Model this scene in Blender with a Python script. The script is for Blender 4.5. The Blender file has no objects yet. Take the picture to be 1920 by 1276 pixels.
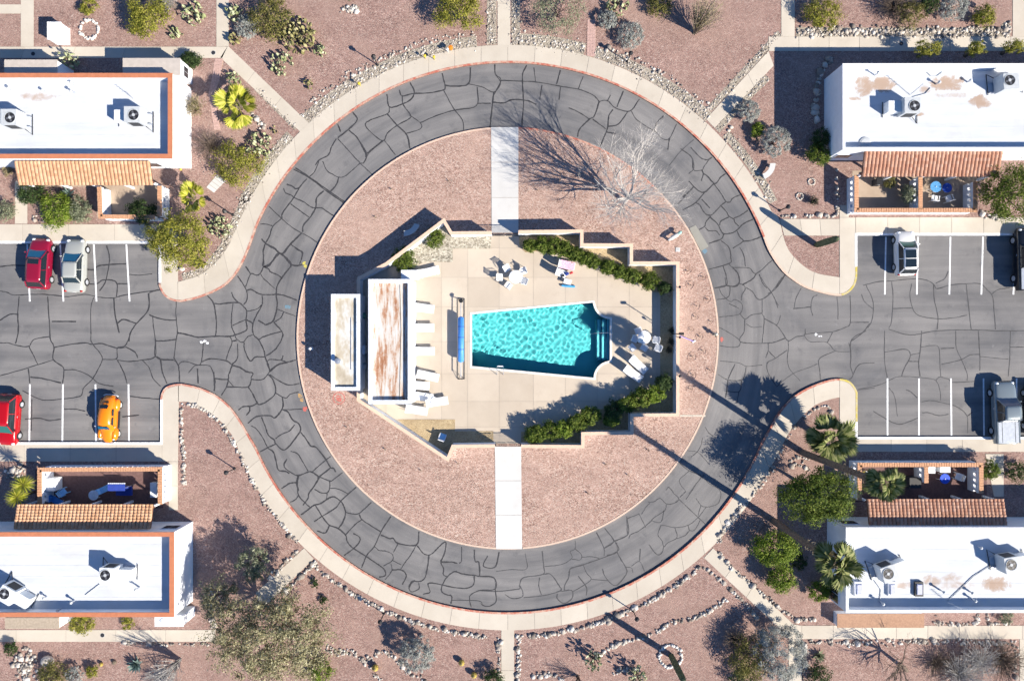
import bpy, bmesh, math, random
import numpy as np
from mathutils import Vector, Matrix
from mathutils.geometry import tessellate_polygon

scene = bpy.context.scene
COL = scene.collection
R = math.radians

# ------------------------------------------------------------------ camera
CAM_H = 57.6            # metres above the asphalt
PX = 0.045              # metres per photo pixel on the asphalt
cam_data = bpy.data.cameras.new('camera')
cam_data.sensor_width = 36.0
cam_data.lens = 24.0
cam_data.clip_end = 3000
cam = bpy.data.objects.new('camera', cam_data)
cam.location = (0, 0, CAM_H)
cam.rotation_euler = (0, 0, 0)
COL.objects.link(cam)
scene.camera = cam

# ------------------------------------------------------------------ sky, sun, exposure
SUN_EL, SUN_AZ = R(33.5), R(33.0)        # sun stands to the right and below in the plan (south-east)
to_sun = Vector((math.cos(SUN_AZ) * math.cos(SUN_EL), -math.sin(SUN_AZ) * math.cos(SUN_EL), math.sin(SUN_EL)))
world = bpy.data.worlds.new('World')
scene.world = world
world.use_nodes = True
wn = world.node_tree.nodes
sky = wn.new('ShaderNodeTexSky')
sky.sky_type = 'NISHITA'
sky.sun_disc = False
sky.sun_elevation = SUN_EL
sky.sun_rotation = math.atan2(to_sun.x, to_sun.y)
sky.dust_density = 0.0
sky.air_density = 1.0
sky.ozone_density = 8.0
wn['Background'].inputs['Strength'].default_value = 0.072
world.node_tree.links.new(sky.outputs['Color'], wn['Background'].inputs['Color'])
sun_data = bpy.data.lights.new('sun', 'SUN')
sun_data.energy = 5.0
sun_data.angle = R(0.5)
sun_data.color = (1.0, 0.90, 0.745)
sun = bpy.data.objects.new('sun', sun_data)
sun.location = to_sun * 80
sun.rotation_euler = (-to_sun).to_track_quat('-Z', 'Y').to_euler()
COL.objects.link(sun)
scene.view_settings.view_transform = 'Standard'
scene.view_settings.look = 'None'
scene.view_settings.gamma = 1.0
scene.view_settings.exposure = 0.95
scene.cycles.max_bounces = 6
scene.cycles.diffuse_bounces = 2
scene.cycles.use_light_tree = False
scene.cycles.transparent_max_bounces = 8

WATER_CURV = 0.5
# ------------------------------------------------------------------ helpers
def W(px, py, z=0.0):
    """photo pixel of a point that stands at height z -> world point"""
    f = (CAM_H - z) / CAM_H * PX
    return Vector(((px - 960) * f, (638 - py) * f, z))

def W2(px, py, z=0.0):
    p = W(px, py, z)
    return (p.x, p.y)

def catmull(pts, n=6, closed=False):
    pts = [np.array(p, float) for p in pts]
    out = []
    m = len(pts)
    rng = range(m if closed else m - 1)
    for i in rng:
        p0 = pts[(i - 1) % m] if (closed or i > 0) else 2 * pts[0] - pts[1]
        p1 = pts[i]
        p2 = pts[(i + 1) % m]
        p3 = pts[(i + 2) % m] if (closed or i + 2 < m) else 2 * pts[-1] - pts[-2]
        for k in range(n):
            t = k / n
            out.append(tuple(0.5 * ((2 * p1) + (-p0 + p2) * t + (2 * p0 - 5 * p1 + 4 * p2 - p3) * t * t + (-p0 + 3 * p1 - 3 * p2 + p3) * t ** 3)))
    if not closed:
        out.append(tuple(pts[-1]))
    return out

def resample(pts, n):
    p = np.array(pts, float)
    d = np.r_[0, np.cumsum(np.linalg.norm(np.diff(p, axis=0), axis=1))]
    t = np.linspace(0, d[-1], n)
    return np.stack([np.interp(t, d, p[:, k]) for k in range(p.shape[1])], 1)

def arc(cx, cy, r, a0, a1, n):
    return [(cx + r * math.cos(R(a0 + (a1 - a0) * i / (n - 1))), cy - r * math.sin(R(a0 + (a1 - a0) * i / (n - 1)))) for i in range(n)]

class MB:
    """collects geometry for ONE mesh object"""
    def __init__(self):
        self.v = []; self.f = []
    def add(self, vs, fs):
        o = len(self.v)
        self.v.extend([tuple(map(float, p)) for p in vs])
        self.f.extend([tuple(i + o for i in f) for f in fs])
        return self
    def box(self, c, s, rz=0.0, taper=1.0):
        cx, cy, cz = c; hx, hy, hz = s[0] / 2, s[1] / 2, s[2] / 2
        cs, sn = math.cos(rz), math.sin(rz)
        vs = []
        for k, zz in enumerate((-hz, hz)):
            t = 1.0 if k == 0 else taper
            for (x, y) in ((-hx, -hy), (hx, -hy), (hx, hy), (-hx, hy)):
                x *= t; y *= t
                vs.append((cx + x * cs - y * sn, cy + x * sn + y * cs, cz + zz))
        return self.add(vs, [(3, 2, 1, 0), (4, 5, 6, 7), (0, 1, 5, 4), (1, 2, 6, 5), (2, 3, 7, 6), (3, 0, 4, 7)])
    def prism(self, pts, z0, z1, holes=(), sides=True, bottom=False):
        loops = [list(pts)] + [list(h) for h in holes]
        tris = tessellate_polygon([[Vector((p[0], p[1], 0)) for p in l] for l in loops])
        allp = [p for l in loops for p in l]
        n = len(allp)
        vs = [(p[0], p[1], z1) for p in allp] + [(p[0], p[1], z0) for p in allp]
        fs = []
        for a, b, c in tris:
            A, B, C = allp[a], allp[b], allp[c]
            ar = (B[0] - A[0]) * (C[1] - A[1]) - (B[1] - A[1]) * (C[0] - A[0])
            if abs(ar) < 1e-12: continue
            t = (a, b, c) if ar > 0 else (a, c, b)
            fs.append(t)
            if bottom: fs.append((t[2] + n, t[1] + n, t[0] + n))
        if sides:
            o = 0
            for li, l in enumerate(loops):
                m = len(l)
                s = sum(l[i][0] * l[(i + 1) % m][1] - l[(i + 1) % m][0] * l[i][1] for i in range(m))
                ccw = (s > 0) == (li == 0)
                for i in range(m):
                    j = (i + 1) % m
                    a, b = o + i, o + j
                    fs.append((a + n, b + n, b, a) if ccw else (b + n, a + n, a, b))
                o += m
        return self.add(vs, fs)
    def strip(self, L, Rr, z0, z1):
        """solid strip between two polylines of equal length"""
        n = len(L)
        vs = [(p[0], p[1], z1) for p in L] + [(p[0], p[1], z1) for p in Rr] + [(p[0], p[1], z0) for p in L] + [(p[0], p[1], z0) for p in Rr]
        fs = []
        for i in range(n - 1):
            fs += [(i, n + i, n + i + 1, i + 1), (i, i + 1, 2 * n + i + 1, 2 * n + i), (n + i + 1, n + i, 3 * n + i, 3 * n + i + 1)]
        fs += [(0, 2 * n, 3 * n, n), (n - 1, 2 * n - 1, 4 * n - 1, 3 * n - 1)]
        a = (L[1][0] - L[0][0], L[1][1] - L[0][1]); b = (Rr[0][0] - L[0][0], Rr[0][1] - L[0][1])
        if a[0] * b[1] - a[1] * b[0] > 0: fs = [tuple(reversed(f)) for f in fs]
        return self.add(vs, fs)
    def wall(self, pts, th, z0, z1, closed=False):
        l, r = offset_line(pts, th / 2, closed)
        if closed: l, r = l + [l[0]], r + [r[0]]
        return self.strip(l, r, z0, z1)
    def tube(self, pts, rad, n=6, cap=True):
        pts = [Vector(p) for p in pts]
        if not hasattr(rad, '__len__'): rad = [rad] * len(pts)
        vs = []; fs = []
        for i, p in enumerate(pts):
            d = (pts[min(i + 1, len(pts) - 1)] - pts[max(i - 1, 0)])
            if d.length < 1e-9: d = Vector((0, 0, 1))
            d.normalize()
            u = d.orthogonal() if abs(d.z) > 0.95 else d.cross(Vector((0, 0, 1)))
            u.normalize(); w = d.cross(u)
            for k in range(n):
                a = 2 * math.pi * k / n
                vs.append(p + (u * math.cos(a) + w * math.sin(a)) * rad[i])
        for i in range(len(pts) - 1):
            for k in range(n):
                a, b = i * n + k, i * n + (k + 1) % n
                fs.append((a, b, b + n, a + n))
        if cap:
            fs.append(tuple(reversed(range(n)))); fs.append(tuple(range((len(pts) - 1) * n, len(pts) * n)))
        return self.add(vs, fs)
    def lathe(self, c, prof, n=16):
        vs = []; fs = []
        for (r, z) in prof:
            for k in range(n):
                a = 2 * math.pi * k / n
                vs.append((c[0] + r * math.cos(a), c[1] + r * math.sin(a), c[2] + z))
        for i in range(len(prof) - 1):
            for k in range(n):
                a, b = i * n + k, i * n + (k + 1) % n
                fs.append((a, b, b + n, a + n))
        fs.append(tuple(reversed(range(n)))); fs.append(tuple(range((len(prof) - 1) * n, len(prof) * n)))
        return self.add(vs, fs)
    def ellipsoid(self, c, r, rot=None, nu=8, nv=5):
        vs = []; fs = []
        for j in range(nv + 1):
            ph = math.pi * (j + 0.001) / (nv + 0.002)
            for k in range(nu):
                a = 2 * math.pi * k / nu
                p = Vector((r[0] * math.sin(ph) * math.cos(a), r[1] * math.sin(ph) * math.sin(a), r[2] * math.cos(ph)))
                if rot is not None: p = rot @ p
                vs.append((c[0] + p.x, c[1] + p.y, c[2] + p.z))
        for j in range(nv):
            for k in range(nu):
                a, b = j * nu + k, j * nu + (k + 1) % nu
                fs.append((a, a + nu, b + nu, b))
        return self.add(vs, fs)

def offset_line(pts, d, closed=False):
    n = len(pts); L = []; Rr = []
    for i in range(n):
        p = Vector(pts[i][:2])
        a = Vector(pts[(i - 1) % n][:2]) if (closed or i > 0) else None
        b = Vector(pts[(i + 1) % n][:2]) if (closed or i < n - 1) else None
        d1 = (p - a).normalized() if a is not None else (b - p).normalized()
        d2 = (b - p).normalized() if b is not None else d1
        n1 = Vector((-d1.y, d1.x)); n2 = Vector((-d2.y, d2.x))
        m = n1 + n2
        m = m / max(m.dot(m) / 2, 0.35) if m.length > 1e-6 else n1
        L.append(tuple(p + m * d)); Rr.append(tuple(p - m * d))
    return L, Rr

def link(o, parent=None):
    COL.objects.link(o)
    if parent is not None: o.parent = parent
    return o

def tag(o, label=None, cat=None, group=None, kind=None):
    if label: o['label'] = label
    if cat: o['category'] = cat
    if group: o['group'] = group
    if kind: o['kind'] = kind
    return o

def obj(name, mb, mat, parent=None, smooth=False, off=None):
    me = bpy.data.meshes.new(name)
    vs = mb.v
    if off is not None: vs = [(x - off[0], y - off[1], z - off[2]) for (x, y, z) in vs]
    me.from_pydata(vs, [], mb.f)
    if mat is not None: me.materials.append(mat)
    if smooth: me.shade_smooth()
    me.update()
    return link(bpy.data.objects.new(name, me), parent)

def inst(name, me, parent, loc=(0, 0, 0), rot=(0, 0, 0), scale=(1, 1, 1)):
    o = bpy.data.objects.new(name, me)
    o.location = loc; o.rotation_euler = rot; o.scale = scale
    return link(o, parent)

def npobj(name, v, f, mat, parent=None, smooth=False):
    """v (N,3), f (M,K) numpy"""
    me = bpy.data.meshes.new(name)
    v = np.ascontiguousarray(v, np.float32); f = np.ascontiguousarray(f, np.int32)
    m, k = f.shape
    me.vertices.add(len(v)); me.vertices.foreach_set('co', v.ravel())
    me.loops.add(m * k); me.loops.foreach_set('vertex_index', f.ravel())
    me.polygons.add(m); me.polygons.foreach_set('loop_start', np.arange(0, m * k, k, dtype=np.int32))
    me.update(calc_edges=True)
    me.materials.append(mat)
    if smooth: me.shade_smooth()
    return link(bpy.data.objects.new(name, me), parent)

def thing(name, label, cat, loc=(0, 0, 0), rz=0.0, group=None):
    o = bpy.data.objects.new(name, None)
    o.empty_display_size = 0.3
    o.location = loc; o.rotation_euler = (0, 0, rz)
    link(o)
    return tag(o, label, cat, group)

def copy_tree(o, parent=None):
    c = o.copy(); COL.objects.link(c); c.parent = parent
    for ch in list(o.children): copy_tree(ch, c)
    return c

# ------------------------------------------------------------------ materials
_M = {}
def cool(c): return (c[0], min(1, c[1] * 1.05), min(1, c[2] * 1.16))
class NT:
    def __init__(self, name):
        self.m = bpy.data.materials.new(name); self.m.use_nodes = True
        self.t = self.m.node_tree; self.b = self.t.nodes['Principled BSDF']
        self.out = self.t.nodes['Material Output']
    def n(self, typ, **kw):
        x = self.t.nodes.new(typ)
        for k, v in kw.items(): setattr(x, k, v)
        return x
    def l(self, a, b): self.t.links.new(a, b)
    def coord(self, scale=(1, 1, 1), out='Object'):
        c = self.n('ShaderNodeTexCoord'); mp = self.n('ShaderNodeMapping'); mp.inputs['Scale'].default_value = scale
        self.l(c.outputs[out], mp.inputs['Vector']); return mp.outputs['Vector']
    def noise(self, vec, scale, detail=3, rough=0.55, dist=0.0):
        x = self.n('ShaderNodeTexNoise'); x.inputs['Scale'].default_value = scale; x.inputs['Detail'].default_value = detail
        x.inputs['Roughness'].default_value = rough; x.inputs['Distortion'].default_value = dist
        self.l(vec, x.inputs['Vector']); return x.outputs['Fac']
    def ramp(self, fac, stops, interp='LINEAR'):
        x = self.n('ShaderNodeValToRGB'); x.color_ramp.interpolation = interp
        e = x.color_ramp.elements
        while len(e) < len(stops): e.new(0.5)
        for i, (p, c) in enumerate(stops):
            e[i].position = p; e[i].color = (*c, 1) if len(c) == 3 else c
        self.l(fac, x.inputs['Fac']); return x.outputs['Color']
    def mix(self, fac, a, b, blend='MIX'):
        x = self.n('ShaderNodeMix', data_type='RGBA', blend_type=blend)
        if isinstance(fac, (int, float)): x.inputs[0].default_value = fac
        else: self.l(fac, x.inputs[0])
        for s, v in ((6, a), (7, b)):
            if isinstance(v, tuple): x.inputs[s].default_value = (*v, 1)
            else: self.l(v, x.inputs[s])
        return x.outputs[2]
    def bump(self, h, strength=0.3, dist=0.02):
        x = self.n('ShaderNodeBump'); x.inputs['Strength'].default_value = strength; x.inputs['Distance'].default_value = dist
        self.l(h, x.inputs['Height']); self.l(x.outputs['Normal'], self.b.inputs['Normal'])
    def base(self, c):
        if isinstance(c, tuple): self.b.inputs['Base Color'].default_value = (*c, 1)
        else: self.l(c, self.b.inputs['Base Color'])
    def set(self, rough=0.8, metal=0.0, spec=0.4):
        self.b.inputs['Roughness'].default_value = rough; self.b.inputs['Metallic'].default_value = metal
        self.b.inputs['Specular IOR Level'].default_value = spec
        return self

def plain(name, col, rough=0.75, metal=0.0, var=0.12, scale=6.0, spec=0.35, bump=0.0, bscale=40):
    if name in _M: return _M[name]
    t = NT(name).set(rough, metal, spec)
    v = t.coord()
    f = t.noise(v, scale, 4)
    col = cool(col)
    lo = tuple(c * (1 - var) for c in col); hi = tuple(min(1, c * (1 + var)) for c in col)
    t.base(t.ramp(f, [(0.3, lo), (0.7, hi)]))
    if bump: t.bump(t.noise(v, bscale, 2), bump, 0.01)
    _M[name] = t.m
    return t.m

def gravel(name, cols, stone=11.0, patch=None, bumpd=0.05):
    warm = lambda c: (c[0], c[1] * 1.03, c[2] * 1.04)
    cols = [warm(c) for c in cols]; patch = warm(patch) if patch else None
    t = NT(name).set(0.95, 0, 0.15)
    v = t.coord()
    vo = t.n('ShaderNodeTexVoronoi'); vo.inputs['Scale'].default_value = stone; t.l(v, vo.inputs['Vector'])
    sep = t.n('ShaderNodeSeparateColor'); t.l(vo.outputs['Color'], sep.inputs['Color'])
    k = len(cols)
    c = t.ramp(sep.outputs[0], [(i / (k - 1), cc) for i, cc in enumerate(cols)])
    big = t.noise(v, 0.35, 5, 0.6)
    c = t.mix(t.ramp(big, [(0.35, (0, 0, 0)), (0.75, (0.6, 0.6, 0.6))]), c, patch or tuple(x * 1.15 for x in cols[k // 2]))
    mid = t.noise(v, 2.2, 4, 0.6)
    c = t.mix(1.0, c, t.ramp(mid, [(0.3, (0.86, 0.85, 0.85)), (0.7, (1.1, 1.1, 1.1))]), 'MULTIPLY')
    bare = t.noise(v, 0.11, 6, 0.68, 0.8)
    c = t.mix(t.ramp(bare, [(0.50, (0, 0, 0)), (0.72, (0.75, 0.75, 0.75))]), c, tuple(x * k for x, k in zip(patch or cols[k // 2], (1.02, 1.04, 1.02))))
    wash = t.noise(t.coord((0.5, 1.1, 1)), 0.5, 5, 0.7)
    c = t.mix(1.0, c, t.ramp(wash, [(0.3, (0.86, 0.84, 0.83)), (0.7, (1.08, 1.07, 1.06))]), 'MULTIPLY')
    t.base(c)
    inv = t.n('ShaderNodeMath', operation='SUBTRACT'); inv.inputs[0].default_value = 1.0; t.l(vo.outputs['Distance'], inv.inputs[1])
    t.bump(inv.outputs[0], 0.7, bumpd)
    return t.m

M_GRAVEL = gravel('pink_gravel', [(0.16, 0.107, 0.101), (0.272, 0.169, 0.15), (0.334, 0.213, 0.189), (0.383, 0.258, 0.233), (0.494, 0.39, 0.351)], 16, (0.345, 0.232, 0.205))
M_ISLAND = gravel('island_gravel', [(0.162, 0.104, 0.091), (0.356, 0.232, 0.189), (0.432, 0.29, 0.25), (0.475, 0.336, 0.293), (0.605, 0.499, 0.439)], 14, (0.46, 0.318, 0.275))
M_PEA = gravel('pale_pea_gravel', [(0.12, 0.11, 0.09), (0.30, 0.27, 0.22), (0.42, 0.39, 0.33), (0.5, 0.47, 0.40), (0.66, 0.62, 0.55)], 9, (0.42, 0.38, 0.31))
M_SOIL = gravel('bed_soil', [(0.30, 0.22, 0.13), (0.42, 0.32, 0.20), (0.48, 0.38, 0.24), (0.5, 0.40, 0.27)], 14, (0.46, 0.36, 0.23))

def asphalt():
    t = NT('asphalt').set(0.9, 0, 0.25)
    v = t.coord()
    big = t.noise(v, 0.16, 4, 0.6, 0.6)
    c = t.ramp(big, [(0.28, (0.122, 0.126, 0.141)), (0.5, (0.182, 0.181, 0.190)), (0.75, (0.222, 0.219, 0.225))])
    # wear worn in by wheels along the ring: noise in polar coordinates about the island
    sx = t.n('ShaderNodeSeparateXYZ'); t.l(v, sx.inputs[0])
    cx, cy = W2(952, 633)
    def op(o, a, b=None):
        x = t.n('ShaderNodeMath', operation=o)
        for i, q in enumerate((a, b)):
            if q is None: continue
            if isinstance(q, (int, float)): x.inputs[i].default_value = q
            else: t.l(q, x.inputs[i])
        return x.outputs[0]
    dx = op('SUBTRACT', sx.outputs[0], cx); dy = op('SUBTRACT', sx.outputs[1], cy)
    rr = op('SQRT', op('ADD', op('MULTIPLY', dx, dx), op('MULTIPLY', dy, dy)))
    th = op('ARCTAN2', dy, dx)
    cb = t.n('ShaderNodeCombineXYZ'); t.l(op('MULTIPLY', rr, 1.1), cb.inputs[0]); t.l(op('MULTIPLY', th, 1.6), cb.inputs[1])
    pol = t.noise(cb.outputs[0], 1.0, 4, 0.65)
    # straight driving lanes east and west
    lane = t.noise(t.coord((0.06, 0.9, 1)), 1.0, 4, 0.6)
    side = t.ramp(op('DIVIDE', op('ABSOLUTE', dx), 40), [(0.52, (0, 0, 0)), (0.66, (1, 1, 1))])
    streak = t.mix(side, pol, lane)
    c = t.mix(1.0, c, t.ramp(streak, [(0.28, (0.70, 0.71, 0.73)), (0.5, (0.97, 0.97, 0.97)), (0.72, (1.22, 1.21, 1.19))]), 'MULTIPLY')
    fine = t.noise(v, 16, 3, 0.7)
    c = t.mix(1.0, c, t.ramp(fine, [(0.25, (0.83, 0.83, 0.83)), (0.75, (1.15, 1.15, 1.15))]), 'MULTIPLY')
    spots = t.noise(v, 1.3, 3, 0.6)
    c = t.mix(t.ramp(spots, [(0.64, (0, 0, 0)), (0.80, (0.5, 0.5, 0.5))]), c, (0.27, 0.27, 0.285))
    oil = t.noise(v, 0.75, 4, 0.65)
    c = t.mix(t.ramp(oil, [(0.58, (0, 0, 0)), (0.78, (0.6, 0.6, 0.6))]), c, (0.075, 0.079, 0.092))
    t.base(c)
    t.bump(fine, 0.25, 0.01)
    return t.m
M_ASPHALT = asphalt()

def concrete(name, lo, hi, stain=(0.38, 0.33, 0.27), amt=0.35):
    lo, hi, stain = [(c[0], c[1] * 1.03, c[2] * 1.06) for c in (lo, hi, stain)]
    t = NT(name).set(0.85, 0, 0.3)
    v = t.coord(); 
    c = t.ramp(t.noise(v, 0.45, 5, 0.6), [(0.3, lo), (0.7, hi)])
    rnd = t.n('ShaderNodeObjectInfo')
    c = t.mix(1.0, c, t.ramp(rnd.outputs['Random'], [(0, (0.93, 0.925, 0.92)), (1, (1.05, 1.05, 1.05))]), 'MULTIPLY')
    st = t.noise(v, 1.4, 6, 0.7)
    c = t.mix(t.ramp(st, [(0.58, (0, 0, 0)), (0.80, (amt, amt, amt))]), c, stain)
    f = t.noise(v, 22, 3, 0.6)
    c = t.mix(1.0, c, t.ramp(f, [(0.3, (0.94, 0.94, 0.94)), (0.7, (1.05, 1.05, 1.05))]), 'MULTIPLY')
    t.base(c); t.bump(f, 0.15, 0.006)
    return t.m
M_WALK = concrete('sidewalk_concrete', (0.48, 0.425, 0.36), (0.55, 0.495, 0.425), (0.38, 0.33, 0.27), 0.45)
M_DECK = concrete('deck_concrete', (0.48, 0.405, 0.33), (0.535, 0.46, 0.38), (0.40, 0.33, 0.26), 0.5)
M_PATH = concrete('pale_path_concrete', (0.53, 0.52, 0.51), (0.60, 0.59, 0.58), (0.44, 0.42, 0.39), 0.4)
M_PAD = concrete('grey_pad_concrete', (0.27, 0.26, 0.23), (0.33, 0.32, 0.29))
M_PATIO = concrete('patio_concrete', (0.34, 0.26, 0.20), (0.43, 0.34, 0.27))
M_BRICK = plain('brick_paver', (0.46, 0.30, 0.25), 0.9, var=0.22, scale=9)
M_STUCCO = plain('white_stucco', (0.76, 0.76, 0.75), 0.9, var=0.04, scale=2.0, bump=0.2)
M_TRIM = plain('white_trim', (0.78, 0.77, 0.75), 0.7, var=0.05, scale=3)
M_GREYTRIM = plain('grey_white_trim', (0.64, 0.66, 0.68), 0.7, var=0.10, scale=4)
M_ORANGE = plain('orange_trim', (0.48, 0.175, 0.085), 0.6, var=0.10, scale=3)
M_PEACH = plain('peach_cap', (0.68, 0.47, 0.33), 0.8, var=0.08, scale=4)
M_TERRA = None
def terracotta(name, a, b, c):
    t = NT(name).set(0.85, 0, 0.25)
    v = t.coord()
    rnd = t.n('ShaderNodeObjectInfo')
    col = t.ramp(rnd.outputs['Random'], [(0, a), (0.5, b), (1, c)])
    col = t.mix(1.0, col, t.ramp(t.noise(v, 9, 4), [(0.3, (0.82, 0.82, 0.82)), (0.7, (1.12, 1.12, 1.12))]), 'MULTIPLY')
    t.base(col); return t.m
M_TERRA = terracotta('terracotta', (0.50, 0.275, 0.165), (0.56, 0.33, 0.205), (0.62, 0.39, 0.26))
M_TERRA2 = terracotta('faded_terracotta', (0.43, 0.22, 0.155), (0.49, 0.28, 0.20), (0.55, 0.35, 0.27))
M_TERRACAP = plain('terracotta_cap', (0.54, 0.29, 0.16), 0.85, var=0.18, scale=8)
M_WOOD = plain('brown_wood', (0.17, 0.085, 0.05), 0.8, var=0.2)
M_LATTICE = plain('tan_wood', (0.42, 0.34, 0.25), 0.85, var=0.15)
M_WPAINT = plain('white_road_paint', (0.78, 0.77, 0.75), 0.8, var=0.14, scale=5)
M_RED = None
def worn(name, col, under, lo=0.42, hi=0.6, scale=2.6):
    t = NT(name).set(0.85, 0, 0.3)
    f = t.noise(t.coord(), scale, 5, 0.7)
    t.base(t.mix(t.ramp(f, [(lo, (1, 1, 1)), (hi, (0, 0, 0))]), under, col)); return t.m
M_RED = worn('worn_red_paint', (0.42, 0.13, 0.095), (0.52, 0.37, 0.30), 0.42, 0.62)
M_RED2 = worn('faded_red_paint', (0.44, 0.185, 0.145), (0.54, 0.40, 0.33), 0.42, 0.60)
M_PKERB = plain('peach_kerb', (0.60, 0.43, 0.32), 0.85, var=0.10)
M_YELLOW = worn('worn_yellow_paint', (0.52, 0.43, 0.09), (0.52, 0.46, 0.36), 0.42, 0.64)
M_SEAL = plain('crack_sealant_tar', (0.040, 0.039, 0.041), 0.7, var=0.3, scale=3)
M_SEAL2 = plain('old_crack_sealant_tar', (0.065, 0.063, 0.064), 0.8, var=0.3, scale=3)
M_BLACK = plain('black_metal', (0.02, 0.02, 0.022), 0.5)
M_DARK = plain('dark_plastic', (0.03, 0.03, 0.034), 0.6)
M_RUBBER = plain('tyre_rubber', (0.018, 0.018, 0.018), 0.9)
M_STEEL = plain('galvanised_steel', (0.55, 0.56, 0.57), 0.4, 0.7)
M_RIM = plain('alloy_rim', (0.62, 0.63, 0.64), 0.35, 0.5)
M_ACGREY = plain('unit_grey', (0.46, 0.47, 0.46), 0.6, var=0.08)
M_ACWHITE = plain('unit_white', (0.66, 0.66, 0.63), 0.6, var=0.08)
M_CHAIR = plain('white_resin', (0.74, 0.73, 0.70), 0.6, var=0.04)
M_STRAP = plain('white_vinyl', (0.76, 0.74, 0.70), 0.6, var=0.06)
M_BLUE = plain('blue_vinyl', (0.06, 0.24, 0.62), 0.45, var=0.1)
M_NAVY = plain('navy_cloth', (0.03, 0.06, 0.30), 0.8)
M_SKYB = plain('pale_blue_paint', (0.25, 0.52, 0.80), 0.6)
M_PINKC = plain('pink_towel', (0.72, 0.42, 0.50), 0.9, var=0.35, scale=9)
M_REDC = plain('red_plastic', (0.6, 0.03, 0.04), 0.5)
M_STONE = plain('pale_stone', (0.52, 0.46, 0.38), 0.9, var=0.25, scale=4)
def stones(name, cols):
    cols = [cool(c) for c in cols]
    t = NT(name).set(0.92, 0, 0.2)
    g = t.n('ShaderNodeNewGeometry')
    t.base(t.ramp(g.outputs['Random Per Island'], [(i / (len(cols) - 1), c) for i, c in enumerate(cols)]))
    return t.m
M_ROCKW = stones('white_river_rock', [(0.17, 0.14, 0.115), (0.34, 0.29, 0.24), (0.47, 0.42, 0.355), (0.62, 0.575, 0.51)])
M_ROCKG = stones('grey_river_rock', [(0.17, 0.14, 0.115), (0.33, 0.28, 0.23), (0.44, 0.385, 0.32), (0.60, 0.55, 0.48)])
def glass(name, col, rough=0.06):
    t = NT(name).set(rough, 0, 0.8); t.base(col); return t.m
M_GLASS = glass('tinted_glass', (0.012, 0.02, 0.028))
M_GLASSB = glass('blue_windscreen', (0.01, 0.10, 0.20))
M_GLASSG = glass('green_windscreen', (0.02, 0.12, 0.10))
M_PANE = glass('window_glass', (0.02, 0.025, 0.035))
def paint(name, col, rough=0.22, metal=0.0):
    t = NT(name).set(rough, metal, 0.5); t.base(col)
    t.b.inputs['Coat Weight'].default_value = 0.5; t.b.inputs['Coat Roughness'].default_value = 0.08
    return t.m
def leafmat(name, stops, trans=0.34):
    stops = [cool(c) for c in stops]
    t = NT(name).set(0.7, 0, 0.25)
    g = t.n('ShaderNodeNewGeometry')
    c = t.ramp(g.outputs['Random Per Island'], [(i / (len(stops) - 1), s) for i, s in enumerate(stops)])
    big = t.noise(t.coord(), 1.6, 3)
    c = t.mix(1.0, c, t.ramp(big, [(0.3, (0.72, 0.74, 0.7)), (0.7, (1.2, 1.18, 1.1))]), 'MULTIPLY')
    t.base(c)
    tr = t.n('ShaderNodeBsdfTranslucent'); t.l(c, tr.inputs['Color'])
    mx = t.n('ShaderNodeMixShader'); mx.inputs[0].default_value = trans
    t.l(t.b.outputs[0], mx.inputs[1]); t.l(tr.outputs[0], mx.inputs[2]); t.l(mx.outputs[0], t.out.inputs['Surface'])
    return t.m
LEAF = {
 'yellow': leafmat('yellow_green_leaves', [(0.10, 0.11, 0.015), (0.20, 0.21, 0.025), (0.33, 0.31, 0.05), (0.45, 0.40, 0.10)]),
 'olive': leafmat('olive_leaves', [(0.06, 0.065, 0.015), (0.13, 0.13, 0.03), (0.22, 0.20, 0.06), (0.34, 0.29, 0.11)]),
 'dark': leafmat('dark_green_leaves', [(0.018, 0.035, 0.012), (0.035, 0.065, 0.02), (0.06, 0.10, 0.03), (0.11, 0.15, 0.05)]),
 'green': leafmat('green_leaves', [(0.03, 0.055, 0.01), (0.075, 0.12, 0.015), (0.14, 0.19, 0.025), (0.25, 0.28, 0.06)]),
 'bright': leafmat('bright_green_leaves', [(0.05, 0.09, 0.01), (0.12, 0.19, 0.015), (0.20, 0.27, 0.03), (0.32, 0.36, 0.08)]),
 'silver': leafmat('silver_leaves', [(0.22, 0.225, 0.205), (0.34, 0.345, 0.32), (0.44, 0.445, 0.42), (0.56, 0.56, 0.535)]),
 'greygreen': leafmat('grey_green_leaves', [(0.10, 0.12, 0.07), (0.19, 0.21, 0.13), (0.29, 0.31, 0.20), (0.40, 0.40, 0.28)]),
 'mesq': leafmat('mesquite_leaves', [(0.13, 0.12, 0.06), (0.26, 0.235, 0.13), (0.40, 0.36, 0.21), (0.54, 0.49, 0.32)]),
 'dry': leafmat('dry_leaves', [(0.13, 0.10, 0.05), (0.24, 0.19, 0.10), (0.34, 0.28, 0.16), (0.45, 0.39, 0.26)]),
 'palm': leafmat('palm_leaves', [(0.04, 0.065, 0.015), (0.095, 0.125, 0.03), (0.175, 0.195, 0.06), (0.28, 0.28, 0.12)], 0.15),
 'palmy': leafmat('yellow_palm_leaves', [(0.12, 0.15, 0.008), (0.24, 0.26, 0.015), (0.38, 0.37, 0.04), (0.52, 0.47, 0.10)], 0.15),
 'agave': leafmat('blue_agave_leaves', [(0.10, 0.15, 0.14), (0.18, 0.25, 0.23), (0.28, 0.36, 0.33)], 0.05),
 'pear': leafmat('pale_cactus_pads', [(0.14, 0.16, 0.07), (0.26, 0.28, 0.14), (0.38, 0.40, 0.23), (0.48, 0.48, 0.32)], 0.0),
 'peard': leafmat('dark_cactus_pads', [(0.10, 0.095, 0.035), (0.19, 0.17, 0.07), (0.29, 0.26, 0.12), (0.38, 0.34, 0.18)], 0.0),
}
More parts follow.
